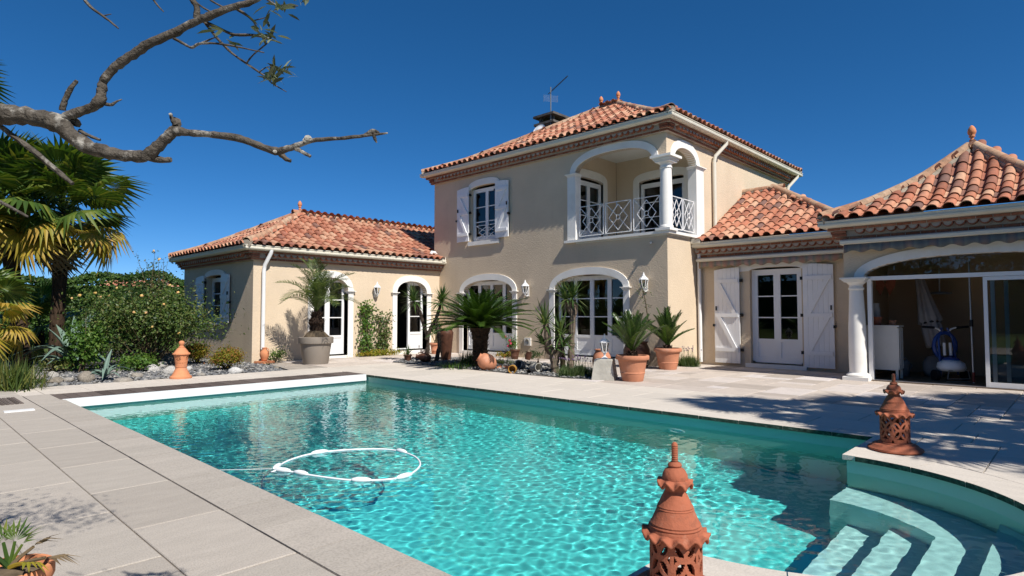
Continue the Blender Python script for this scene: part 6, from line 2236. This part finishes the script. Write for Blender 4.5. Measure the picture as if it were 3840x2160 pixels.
# terracotta pots with cycads, brown pot with a thin tree
SCY = [frond_mesh(0.82, 0.16, 36, d, 'cyc', 200 + i, .45, .10, .009, .024, .3, .08) for i, d in enumerate((0.02, 0.12, 0.25))]
def potted_cycad(loc, seed, s, lp, lc):
    pot('plant_pot', loc, garden_pot(0.305, 0.47), 'terra', lp, 'flowerpot', 'terracotta pots with cycads', 40, (0.26, 0.41))
    b = Vector(loc) + Vector((0, 0, .42))
    t = thing('cycad', b, lc, 'cycad', 'cycads in terracotta pots')
    rough_trunk('trunk', [b, b + Vector((0, 0, .06)), b + Vector((0, 0, .12))], [.09, .1, .06], 'cytrunk', t, seed, 10, 90, .07, .12)
    r = random.Random(seed)
    for k in range(24):
        f = k / 24
        place_frond('frond', SCY[min(2, int(f * 3))], t, b + Vector((0, 0, .1)), k * 2.39996 + seed, 1.38 - .85 * f + r.uniform(-.1, .1), r.uniform(-.3, .3), s * r.uniform(.85, 1.05))
potted_cycad(Vector((-6.11, 9.6, 0)), 3, .95, 'terracotta flowerpot with ringed waist right beside the stone block', 'sago cycad in the terracotta pot beside the stone block')
potted_cycad(Vector((-6.82, 12.15, 0)), 5, 1.0, 'terracotta flowerpot with ringed waist at the house corner', 'sago cycad in the terracotta pot at the house corner')
bq = Vector((-7.62, 12.15, 0))
pot('plant_pot', bq, [(0, .03), (.2, .03), (.24, .08), (.30, .25), (.30, .40), (.25, .52), (.235, .55), (.265, .57), (.265, .59), (.22, .59), (.2, .5)], 'terrab', 'big round dark brown glazed pot between the two terracotta pots', 'flowerpot', None, 36, (.22, .53))
MB().lathe([(0, 0), (.24, 0), (.27, .04), (.25, .045), (.22, .02), (0, .02)], 28, bq).build('saucer', MT['terrab'], bpy.data.objects[[o.name for o in C.objects if o.get('label', '').startswith('big round dark brown')][0]], True)
tt = thing('thin_tree', bq + Vector((0, 0, .55)), 'thin bare stemmed sapling with few leaves in the brown glazed pot', 'sapling')
pts = [s5p(x, y, 13.75) for x, y in ((2010, 760), (2000, 660), (1985, 560), (1972, 470), (1955, 400), (1935, 345))]
pts[0] = bq + Vector((0, 0, .55))
rough_trunk('stem', pts, [.016, .013, .011, .009, .007, .004], 'stem', tt, 3, 6, 0)
r_ = np.random.default_rng(8)
P = np.array([list(pts[i].lerp(pts[i + 1], t)) for i, t in zip(r_.integers(2, 5, 90), r_.random(90))]) + r_.normal(size=(90, 3)) * np.array([.10, .06, .08])
mb = MB()
leaf_cloud(mb, P, np.tile([0, 0, 1.], (90, 1)), .04, r_, .5)
mb.build('foliage', MT['green'], tt)['kind'] = 'stuff'
mb = MB()
for i in range(9):
    a = pts[2].lerp(pts[5], i / 9)
    mb.tube([a, a + Vector((r_.normal() * .1, r_.normal() * .05, r_.normal() * .1 + .05))], .003, 4, False)
mb.build('twig', MT['stem'], tt)['kind'] = 'stuff'

# pink rose and low pots at the wall
pr_ = Vector((-11.75, 12.32, 0))
rs = bush('rose_plant', (pr_.x, pr_.y, .32), (.20, .16, .30), 420, .05, 'green', 'small pink rose by the wall left of the stone vent', 'rose', None, 211, 8, 14, .6, .3, .3)
PK = blossom_mesh('pink', .05)
for dx, dz in ((.05, .48), (-.12, .58), (.09, .40), (.0, .33)):
    obj('blossom', PK, rs, Matrix.Translation((pr_.x + dx, pr_.y - .16, dz)) @ Matrix.Rotation(1.0, 4, 'X'))
bush('ground_cover', (-11.95, 12.25, .05), (.35, .2, .12), 500, .05, 'spirea', 'yellow-green ground cover at the foot of the pink rose', 'plant', None, 213, 0, 14, .7, .3)
bush('ground_cover', (-11.0, 12.3, .07), (.3, .2, .16), 420, .045, 'shrub', 'low dull green plant under the stone vent', 'plant', None, 214, 3, 14, .6, .3)
q = Vector((-11.35, 12.0, 0))
pot('plant_pot', q, garden_pot(.14, .26), 'terrab', 'small brown flowerpot in front of the stone vent', 'flowerpot', None, 24, (.11, .21))
# ------------------------------------------------------------------ floating hose in the pool
hs_ = thing('pool_hose', (-4.9, 3.0, WZ), 'white floating cleaner hose coiled in a loop on the pool water', 'hose')
hz = WZ + 0.004
loop = [(-5.26, 2.47), (-5.46, 2.70), (-5.55, 2.98), (-5.46, 3.30), (-5.18, 3.60), (-4.80, 3.62), (-4.46, 3.46), (-4.25, 3.20), (-4.22, 3.02), (-4.31, 2.86), (-4.47, 2.72), (-4.80, 2.59), (-5.05, 2.52), (-5.20, 2.46)]
def catmull(P, n=8, z=None):
    P = [Vector((*p, z)) if len(p) == 2 else Vector(p) for p in P]
    out = []
    for i in range(len(P) - 1):
        a, b, c, d = P[max(i - 1, 0)], P[i], P[i + 1], P[min(i + 2, len(P) - 1)]
        for k in range(n):
            t = k / n
            out.append(0.5 * ((2 * b) + (c - a) * t + (2 * a - 5 * b + 4 * c - d) * t * t + (3 * b - 3 * c + d - a) * t ** 3))
    out.append(P[-1])
    return out
tube_obj('hose_loop', catmull(loop, 8, hz), 0.009, 'hose', hs_, 8)
tube_obj('hose_tail', catmull([(-5.20, 2.46, hz), (-5.17, 2.36, hz - .03), (-5.06, 2.27, hz - .13), (-4.9, 2.22, hz - .28), (-4.6, 2.2, hz - .6), (-4.1, 2.3, -1.3)], 6), 0.010, 'hose', hs_, 8)
tube_obj('guide_line', [(-5.26, 2.47, hz), (-5.5, 2.2, hz + .0), (-5.75, 1.9, hz)], 0.002, 'hose', hs_, 5)
fm_ = MB().lathe([(0, -.085), (.011, -.08), (.017, -.065), (.024, -.03), (.024, .03), (.017, .065), (.011, .08), (0, .085)], 14).mesh('float', MT['hose'], True)
cl = catmull(loop, 8, hz)
for i in (2, 18, 36, 60, 76, 92, 100):
    i = min(i, len(cl) - 2)
    d = (cl[i + 1] - cl[i]).normalized()
    obj('float', fm_, hs_, Matrix.Translation(cl[i] + Vector((0, 0, .005))) @ d.to_track_quat('Z', 'Y').to_matrix().to_4x4())
# wall fittings under water
for x, z, lab in ((-3.75, -.52, 'round light ring set in the far pool wall, nearer the steps'), (-8.6, -.5, 'round light ring set in the far pool wall, nearer the cover')):
    t = thing('pool_light', (x, PY1, z), lab, 'pool light', 'round fittings in the pool wall')
    o = MB().lathe([(0, .0), (.07, .0), (.075, .012), (.105, .012), (.115, 0.0)], 28).build('light_ring', MT['pvc'], t, True, Matrix.Translation((x, PY1 + .012, z)) @ Matrix.Rotation(R_(90), 4, 'X'))
    o.cycles.is_caustics_receiver = True

# skimmer lid and grille on the left deck
t = thing('skimmer_lid', (-9.78, 1.26, 0), 'white rectangular skimmer lid lying on the left deck', 'lid')
MB().box(-.15, .15, -.075, .075, .002, .014, mw=Matrix.Translation((-9.78, 1.27, 0)) @ Matrix.Rotation(R_(88), 4, 'Z')).build('lid_plate', MT['pvc'], t)
t = thing('deck_grille', (-11.0, 1.2, 0), 'dark slatted grille set flush in the deck at the left picture edge', 'grille')
for i in range(9):
    MB().box(-11.42, -10.55, 0.98 + .05 * i, 1.018 + .05 * i, .001, .010).build('slat', MT['plank'], t)

# ------------------------------------------------------------------ pool house contents
s9 = lambda x, y: (3200 + x / 3.15, 1020 + y / 3.15)
def h9(x, y, Y):
    px, py = s9(x, y)
    d = CF + CR * ((px - 1920) / 2270.46) - CU * ((py - 1080) / 2270.46)
    return CAM + d * (Y / d.y)
cb = thing('cabinet', (-2.72, 13.3, 0), 'white narrow cabinet with glazed doors just inside the pool house', 'cabinet')
cx0, cx1, cy0_, cy1_ = -3.12, -2.60, 13.05, 13.42
MB().box(cx0, cx1, cy0_, cy1_, .18, .98).build('carcass', MT['cabinet'], cb)
MB().box(cx0 - .02, cx1 + .03, cy0_ - .02, cy1_ + .02, .98, 1.01).build('top', MT['cabinet'], cb)
for x, y in ((cx0, cy0_), (cx1 - .04, cy0_), (cx0, cy1_ - .04), (cx1 - .04, cy1_ - .04)):
    MB().box(x, x + .04, y, y + .04, .012, .18).build('leg', MT['cabinet'], cb)
for y0_, y1_ in ((cy0_ + .005, cy0_ + .18), (cy0_ + .19, cy1_ - .005)):
    mb = MB()
    for a, b, c, d in ((y0_, y1_, .2, .25), (y0_, y1_, .91, .96), (y0_, y0_ + .04, .25, .91), (y1_ - .04, y1_, .25, .91)):
        mb.box(cx1 + .001, cx1 + .02, a, b, c, d)
    dd = mb.build('cabinet_door', MT['cabinet'], cb)
    MB().box(cx1 + .002, cx1 + .006, y0_ + .04, y1_ - .04, .25, .91).build('door_glass', MT['black'], dd)
pot('plant_pot', Vector((-2.95, 13.2, 1.01)), garden_pot(.09, .16), 'terrad', 'small clay pot on the left of the white cabinet top', 'flowerpot', None, 20, (.07, .13))
pot('plant_pot', Vector((-2.70, 13.2, 1.01)), garden_pot(.065, .09), 'terra', 'tiny clay pot on the right of the white cabinet top', 'flowerpot', None, 20, (.05, .07))
pot('tall_vase', Vector((-3.0, 13.33, 1.01)), [(0, 0), (.06, 0), (.075, .12), (.07, .3), (.055, .38), (.065, .42), (.045, .42)], 'canvas', 'pale round-shouldered vase behind the clay pots on the cabinet', 'vase')
# leaning closed parasol
pa, pb_ = h9(770, 40, 14.3), h9(985, 890, 13.9)
um = thing('parasol', (pb_.x, pb_.y, 0), 'closed grey parasol leaning against the pool house back wall', 'parasol')
ax = (pb_ - pa)
Lp_ = ax.length
R4 = ax.to_track_quat('Z', 'Y').to_matrix().to_4x4()
pleat = lambda a, z: 1 + .13 * math.cos(8 * a)
MB().lathe([(.02, 0), (.07, .05), (.10, Lp_ * .25), (.15, Lp_ * .5), (.19, Lp_ * .66), (.14, Lp_ * .68), (.16, Lp_ * .74), (.15, Lp_ * .98), (.1, Lp_)], 64, (0, 0, 0), 0, 0, pleat).build('canopy', MT['canvas'], um, True, Matrix.Translation(pa) @ R4)
MB().tube([pa + ax * .68 - ax.normalized() * .02, pa + ax * .68 + ax.normalized() * .02], .15, 16).build('strap', MT['black'], um)
pe_ = pb_ + ax.normalized() * .35
pe_.z = max(pe_.z, .05)
tube_obj('pole', [pa + ax * .05, pe_], .022, 'alu', um)
# robot cart
rc0 = h9(1160, 1200, 13.5)
rc0.z = .012
cart = thing('pool_robot_cart', rc0, 'blue and white pool cleaning robot on its trolley with black handlebars', 'pool robot')
def rc(u, v, w):
    return rc0 + CR * u + CF * w * .5 + Vector((0, 0, v))
mb = MB()
mb.tube([rc(-.16, .1, .1), rc(-.13, .75, .25), rc(-.05, .95, .3)], .018, 8).tube([rc(.16, .1, .1), rc(.13, .75, .25), rc(.05, .95, .3)], .018, 8)
mb.build('trolley_frame', MT['blue'], cart)
mb = MB()
n_ = 20
mb.tube([rc(.20 * math.cos(a), .62 + .24 * math.sin(a), .3) for a in np.linspace(0, 2 * PI, n_ + 1)], .035, 8, False)
mb.build('cable_reel', MT['blue'], cart, True)
for s in (-1, 1):
    tube_obj('handlebar', [rc(s * .03, .84, .3), rc(s * .12, .93, .28), rc(s * .22, .96, .26)], .016, 'lampw', cart, 8)
    tube_obj('grip', [rc(s * .2, .955, .26), rc(s * .42, .97, .24)], .022, 'black', cart, 8)
    MB().tube([rc(s * .055, .45, .16), rc(s * .055, .68, .18)], .024, 8).build('hose_clip', MT['lampw'], cart)
    MB().tube([rc(s * .24, .1, .05), rc(s * .30, .1, .05)], .1, 18).build('wheel', MT['black'], cart)
MB().lathe([(0, 0), (.2, 0), (.23, .06), (.21, .14), (.12, .2), (0, .22)], 20, rc(0, .18, 0)).build('robot_shell', MT['lampw'], cart, True)
MB().lathe([(.1, .0), (.14, .02), (.1, .06), (0, .07)], 18, rc(0, .36, 0)).build('robot_lid', MT['blue'], cart, True)
mb = MB()
for a, b in (((-.2, .05), (.2, .05)), ((-.2, .05), (-.17, .2)), ((.2, .05), (.17, .2)), ((-.17, .2), (.17, .2)), ((-.22, .0), (.22, .0))):
    mb.bar(rc(a[0], a[1] + .01, -.35), rc(b[0], b[1] + .01, -.35), .014)
mb.build('robot_brush_frame', MT['alu'], cart)
# pole with clamp, watering can, sack, shower pan
po = h9(1420, 1200, 13.3)
t = thing('telescopic_pole', (po.x, po.y, .012), 'long telescopic cleaning pole standing in the pool house', 'pole')
tube_obj('pole_tube', [(po.x, po.y, .012), (po.x - .03, po.y + .1, 2.2)], .016, 'alu', t, 8)
MB().tube([(po.x - .012, po.y + .045, 1.0), (po.x - .014, po.y + .05, 1.12)], .03, 8).build('clamp', MT['black'], t)
MB().tube([(po.x, po.y, .03), (po.x, po.y + .01, .2)], .022, 8).build('handle', MT['red'], t)
wc = h9(575, 1190, 13.9)
wc.z = .012
t = thing('watering_can', wc, 'grey metal watering can on the pool house floor', 'watering can')
MB().lathe([(0, 0), (.13, 0), (.13, .28), (.125, .30), (.1, .31), (.09, .29)], 22, wc).build('can_body', MT['grey'], t, True)
tube_obj('spout', [wc + CR * -.11 + Vector((0, 0, .08)), wc + CR * -.24 + Vector((0, 0, .25)), wc + CR * -.3 + Vector((0, 0, .33))], .018, 'grey', t)
tube_obj('handle', [wc + CR * .12 + Vector((0, 0, .08)), wc + CR * .2 + Vector((0, 0, .2)), wc + CR * .02 + Vector((0, 0, .4)), wc + CR * -.09 + Vector((0, 0, .3))], .012, 'grey', t)
sk = h9(950, 1120, 14.2)
sk.z = .012
bush_o = MB().lathe([(0, 0), (.16, 0), (.2, .12), (.17, .28), (.1, .38), (.05, .40), (0, .41)], 18, sk, 0, 0, lambda a, z: 1 + .12 * math.sin(3 * a + 9 * z)).build('cloth_sack', MT['canvas'], None, True)
tag(bush_o, 'crumpled grey sack on the floor left of the robot trolley', 'sack')
sh = h9(1020, 250, 14.6)
t = thing('shower_head', sh, 'flat dark shower head hanging from a thin pipe inside the pool house', 'shower head')
MB().lathe([(0, .03), (.05, .03), (.2, .01), (.205, -.01), (.19, -.02), (0, -.02)], 26, sh).build('shower_pan', MT['grey'], t, True)
tube_obj('pipe', [sh, sh + Vector((0, 0, .5))], .014, 'alu', t, 8)
bt = h9(375, 150, 14.0)
t = thing('clay_butterfly', bt, 'reddish clay wall ornament hanging at the upper left inside the pool house', 'ornament')
for s in (-1, 1):
    mb = MB().add([bt, bt + Vector((s * .05, 0, .12)), bt + Vector((s * .2, -.02, .16)), bt + Vector((s * .18, -.02, -.02)), bt + Vector((s * .08, -.01, -.22))], [(0, 1, 2, 3, 4)])
    o = mb.build('wing', MT['terrad'], t)
    md = o.modifiers.new('thickness', 'SOLIDIFY')
    md.thickness = .015

# ------------------------------------------------------------------ foreground pot at lower left
fp0 = Vector((-2.87, 0.36, 0))
pot('plant_pot', fp0, garden_pot(.135, .30), 'terral', 'terracotta flowerpot cut by the lower left picture corner', 'flowerpot', None, 32, (.11, .27))
ft = thing('potted_palmetto', fp0 + Vector((0, 0, .27)), 'half-dried young palm in the flowerpot at the lower left corner', 'palm plant')
r = random.Random(4)
FS = [fan_mesh(.17, .16, 9, 'fan', 301, .5, 1.0), fan_mesh(.18, .17, 8, 'dry', 302, .5, .6), fan_mesh(.2, .12, 7, 'fany', 303, .4, .5)]
for az, el, k, s in ((8, 42, 1, .62), (-20, 18, 2, .7), (14, 12, 1, .68), (60, 62, 0, .5), (150, 55, 0, .6), (200, 40, 0, .6), (100, 72, 0, .55), (-140, 50, 0, .6)):
    place_frond('leaf', FS[k], ft, fp0 + Vector((0, 0, .30)), azc + R_(az), R_(el), r.uniform(-.5, .5), s)

# ------------------------------------------------------------------ olive tree reaching in from the left
ol = thing('olive_tree', (-2.75, -1.1, 0), 'old olive tree whose lichened bare branch reaches across the upper left sky', 'tree')
DEP = 1.5
oz = lambda x, y, d=DEP: at(x / 1.61, y / 1.61, d)
def limb(name, pts, rad, seed, seg=10, n=5, amp=.10, mat='bark'):
    P = catmull([tuple(p) for p in pts], n)
    m = len(P)
    r = random.Random(seed)
    R = [float(np.interp(i / (m - 1), np.linspace(0, 1, len(rad)), rad)) * (1 + r.uniform(-amp, amp)) for i in range(m)]
    P = [p + Vector((r.uniform(-1, 1), r.uniform(-1, 1), r.uniform(-1, 1))) * R[i] * .12 for i, p in enumerate(P)]
    o = MB().tube(P, R, seg).build(name, MT[mat], ol)
    smooth_by_angle(o.data, 60)
    return o
k_ = 1.10 * DEP / 2270.46 / 1.61   # metres per zoomed pixel
base_ = Vector((-2.75, -1.1, 0))
limb('trunk', [base_, base_ + Vector((.06, .05, .7)), base_ + Vector((-.05, .1, 1.25)), base_ + Vector((.02, .3, 1.6))], [.17, .13, .11, .07], 1, 14)
limb('limb', [base_ + Vector((.02, .3, 1.6)), base_ + Vector((.25, .75, 1.72)), oz(-350, 670), oz(0, 690), oz(200, 705), oz(340, 740), oz(430, 820), oz(560, 895), oz(720, 935), oz(880, 945)], [.062, .055, 56 * k_, 52 * k_, 50 * k_, 52 * k_, 42 * k_, 38 * k_, 30 * k_, 32 * k_], 2, 12)
limb('limb', [oz(880, 945), oz(930, 910), oz(1000, 840), oz(1060, 790), oz(1120, 800), oz(1260, 812), oz(1420, 830), oz(1540, 870), oz(1660, 912), oz(1760, 890), oz(1880, 850), oz(2050, 835), oz(2200, 820), oz(2340, 803)], [36 * k_, 34 * k_, 28 * k_, 30 * k_, 20 * k_, 18 * k_, 20 * k_, 18 * k_, 22 * k_, 18 * k_, 12 * k_, 10 * k_, 9 * k_, 5 * k_], 3, 10)
limb('limb', [oz(380, 720), oz(430, 690), oz(520, 660), oz(590, 625), oz(615, 560), oz(620, 500), oz(680, 420), oz(780, 345), oz(900, 265), oz(1040, 205), oz(1180, 130), oz(1280, 90), oz(1400, 45), oz(1520, 10), oz(1650, -60)], [26 * k_, 25 * k_, 24 * k_, 30 * k_, 26 * k_, 22 * k_, 24 * k_, 24 * k_, 24 * k_, 24 * k_, 20 * k_, 22 * k_, 18 * k_, 16 * k_, 12 * k_], 4, 10)
for i, (pts, rad) in enumerate((
    ([(375, 665), (395, 600), (430, 530), (465, 487)], [16, 14, 13, 9]),
    ([(620, 625), (670, 632), (700, 615), (735, 600)], [12, 9, 6, 3]),
    ([(400, 710), (440, 730), (468, 748)], [30, 26, 20]),
    ([(1062, 790), (1068, 750), (1062, 712)], [26, 24, 18]),
    ([(1060, 760), (1040, 720), (1028, 685)], [14, 11, 8]),
    ([(900, 950), (960, 965), (1035, 965)], [24, 20, 14]),
    ([(480, 790), (540, 820), (605, 845)], [12, 10, 8]),
    ([(1690, 925), (1720, 955), (1755, 972)], [18, 15, 10]),
    ([(1780, 895), (1830, 920), (1875, 945)], [14, 12, 10]),
    ([(1185, 110), (1190, 50), (1160, 0), (1130, -40)], [18, 16, 14, 12]),
    ([(1190, 80), (1240, 140), (1310, 230), (1400, 320), (1490, 385), (1600, 460), (1640, 500), (1730, 555)], [10, 9, 8, 7, 6, 5, 4, 2]),
    ([(1230, 130), (1330, 175), (1420, 210), (1530, 212), (1620, 232), (1700, 262)], [12, 9, 8, 8, 6, 3]),
    ([(1050, 230), (1110, 265), (1160, 288), (1200, 265), (1300, 262), (1420, 280), (1595, 318)], [10, 8, 7, 7, 6, 5, 3]),
    ([(1160, 285), (1230, 255), (1300, 225)], [6, 5, 3]),
    ([(1410, 45), (1480, 85), (1530, 130), (1560, 190), (1610, 240)], [9, 8, 6, 5, 3]),
    ([(1490, 380), (1530, 330), (1590, 280), (1640, 240)], [5, 4, 4, 2]),
    ([(1560, 440), (1600, 410), (1640, 400)], [4, 3, 2]),
    ([(500, -20), (545, 40), (640, 110), (715, 172)], [9, 8, 7, 4]),
    ([(625, 95), (672, 85)], [4, 2]),
    ([(905, -30), (950, 30), (988, 72)], [7, 5, 3]),
    ([(1270, 0), (1340, 40), (1410, 60)], [6, 5, 4]),
    ([(1190, 20), (1250, 60), (1320, 95)], [6, 5, 3]),
    ([(1530, 125), (1570, 115), (1603, 105)], [4, 3, 2]),
    ([(1700, 30), (1750, 40), (1800, 35)], [5, 4, 3]),
    ([(1600, -10), (1650, 20), (1700, 50)], [6, 5, 3]),
    ([(0, 760), (90, 830), (200, 910), (330, 1020), (440, 1110)], [14, 16, 16, 15, 10]),
    ([(0, 1220), (80, 1260), (170, 1310)], [10, 9, 6]),
    ([(2200, 820), (2250, 795), (2290, 800)], [10, 16, 6]),
    ([(2255, 800), (2265, 840), (2275, 862)], [12, 9, 3]),
)):
    limb('twig', [oz(x, y, DEP + .01 * (i % 4)) for x, y in pts], [q * k_ for q in rad], 20 + i, 6, 4)
for x, y, s in ((1860, 835, 18), (1845, 848, 14), (1030, 690, 8), (1660, 915, 10)):
    o = MB().lathe([(0, -1), (.7, -.7), (1, 0), (.7, .7), (0, 1)], 8, (0, 0, 0), 0, 0, lambda a, z: 1 + .3 * math.sin(3 * a + z)).build('lichen', MT['stone'], ol, False, Matrix.Translation(oz(x, y, DEP - .01)) @ Matrix.Diagonal((s * k_, s * k_, s * k_, 1)))
def olive_leaf_mesh():
    mb = MB()
    L, w = .044, .0095
    vs = [(0, 0, 0), (L * .3, -w * .5, .002), (L * .3, w * .5, .002), (L * .7, -w * .45, .001), (L * .7, w * .45, .001), (L, 0, -.003)]
    mb.add(vs, [(0, 1, 2), (1, 3, 4, 2), (3, 5, 4)])
    return mb.mesh('leaf', MT['olive'])
OLM = olive_leaf_mesh()
r = random.Random(11)
for (x, y, n) in ((1650, 470, 14), (1700, 440, 11), (1640, 230, 10), (1590, 195, 7), (1335, 205, 5), (1375, 232, 2), (1640, 45, 6), (1700, 60, 5), (1840, 25, 7), (1770, 10, 4), (1600, 30, 4), (1570, 170, 4), (1640, 450, 6)):
    for k in range(n):
        c = oz(x + r.uniform(-38, 38), y + r.uniform(-30, 30), DEP + r.uniform(-.03, .03))
        e = Euler((r.uniform(-.8, .8), r.uniform(-1.2, .6), r.uniform(0, 6.28)), 'XYZ').to_matrix().to_4x4()
        s = r.uniform(.7, 1.1)
        obj('leaf', OLM, ol, Matrix.Translation(c) @ e @ Matrix.Diagonal((s, s, s, 1)))
# the leafy part of its crown, above and left of the picture
r_ = np.random.default_rng(17)
mb = MB()
for cx, cy, cz, rr, n in ((-2.35, .18, 2.75, .38, 420), (-2.0, .38, 2.9, .30, 300), (-2.75, -.1, 2.6, .42, 420), (-3.0, -.8, 2.4, .6, 800), (-2.6, -1.3, 2.3, .7, 900), (-2.2, -1.0, 2.6, .6, 700)):
    d = r_.normal(size=(n, 3))
    P = np.array([cx, cy, cz]) + d * rr * .5 * np.array([1.2, .8, .5])
    leaf_cloud(mb, P, d, .055, r_, .22, .1)
mb.build('foliage', MT['olive'], ol)['kind'] = 'stuff'
for a, b in (((-2.73, -.8, 1.6), (-2.35, .18, 2.75)), ((-2.73, -.8, 1.6), (-2.75, -.1, 2.6)), ((-2.73, -.8, 1.6), (-2.6, -1.3, 2.4)), ((-2.73, -.8, 1.6), (-2.2, -1.0, 2.6))):
    limb('limb', [a, Vector(a).lerp(Vector(b), .5) + Vector((.05, .05, .1)), b], [.05, .035, .012], 70, 8)

# ------------------------------------------------------------------ palms off to the right that shade the terrace; trees behind, seen in the glass
def shade_palm(sx, sy, z, lab, seed, s=1.0, n=34):
    top = Vector((sx, sy, 0)) + SUN * (z / SUN.z)
    fan_palm((top.x + .1, top.y, 0), top, lab, n, s, seed, .1, 3, .16, 'fan palms off to the right')
shade_palm(-2.85, 8.1, 5.2, 'tall fan palm right of the picture, casting the star shadow on the coping', 401, .75, 20)
shade_palm(-1.1, 9.3, 5.4, 'tall fan palm right of the picture, shading the terrace before the pool house', 402, 1.0, 20)
shade_palm(-1.0, 7.35, 5.0, 'fan palm right of the picture, shading the clay lantern on the coping', 403, .85, 22)
shade_palm(0.2, 10.9, 5.8, 'fan palm right of the picture, shading the sliding glass doors', 404, 1.0, 20)
shade_palm(0.6, 6.6, 5.2, 'fan palm right of the picture, dappling the round coping of the steps', 405, .75, 18)
def tree(loc, h, rad, label, seed, n=3600):
    r = np.random.default_rng(seed)
    t = thing('garden_tree', loc, label, 'tree', 'garden trees behind the viewpoint')
    b = Vector(loc)
    rough_trunk('trunk', [b, b + Vector((.1, .1, h * .3)), b + Vector((0, .1, h * .6))], [.22, .17, .1], 'bark', t, seed, 10)
    P, N, T = bush_points((loc[0], loc[1], h * .62), (rad, rad, h * .40), n, r, 30, .3, .4, .5)
    mb = MB()
    leaf_cloud(mb, P, N, .28, r, .6, .3, T)
    mb.build('crown', MT['hedge'], t)['kind'] = 'stuff'
for i, (x, y, h, rd, lab) in enumerate(((-9, -17, 7, 3.2, 'round garden tree, leftmost of the row mirrored in the glass doors'), (-2, -20, 8.5, 3.6, 'tall garden tree, second of the row mirrored in the glass doors'), (6, -18, 7.5, 3.4, 'broad garden tree, third of the row mirrored in the glass doors'), (14, -13, 8, 3.4, 'tall garden tree, fourth of the row mirrored in the glass doors'), (19, -3, 7, 3.2, 'garden tree, fifth of the row mirrored in the glass doors'), (21, 8, 8, 3.5, 'garden tree, last of the row mirrored in the glass doors'))):
    tree((x, y, -.05), h, rd, lab, 500 + i)
hedge((-26, -21, 0), (26, -21, 0), 4.3, 1.6, 9000, .34, 'hedge', 'long clipped hedge behind the viewpoint, mirrored in the glass', 520)
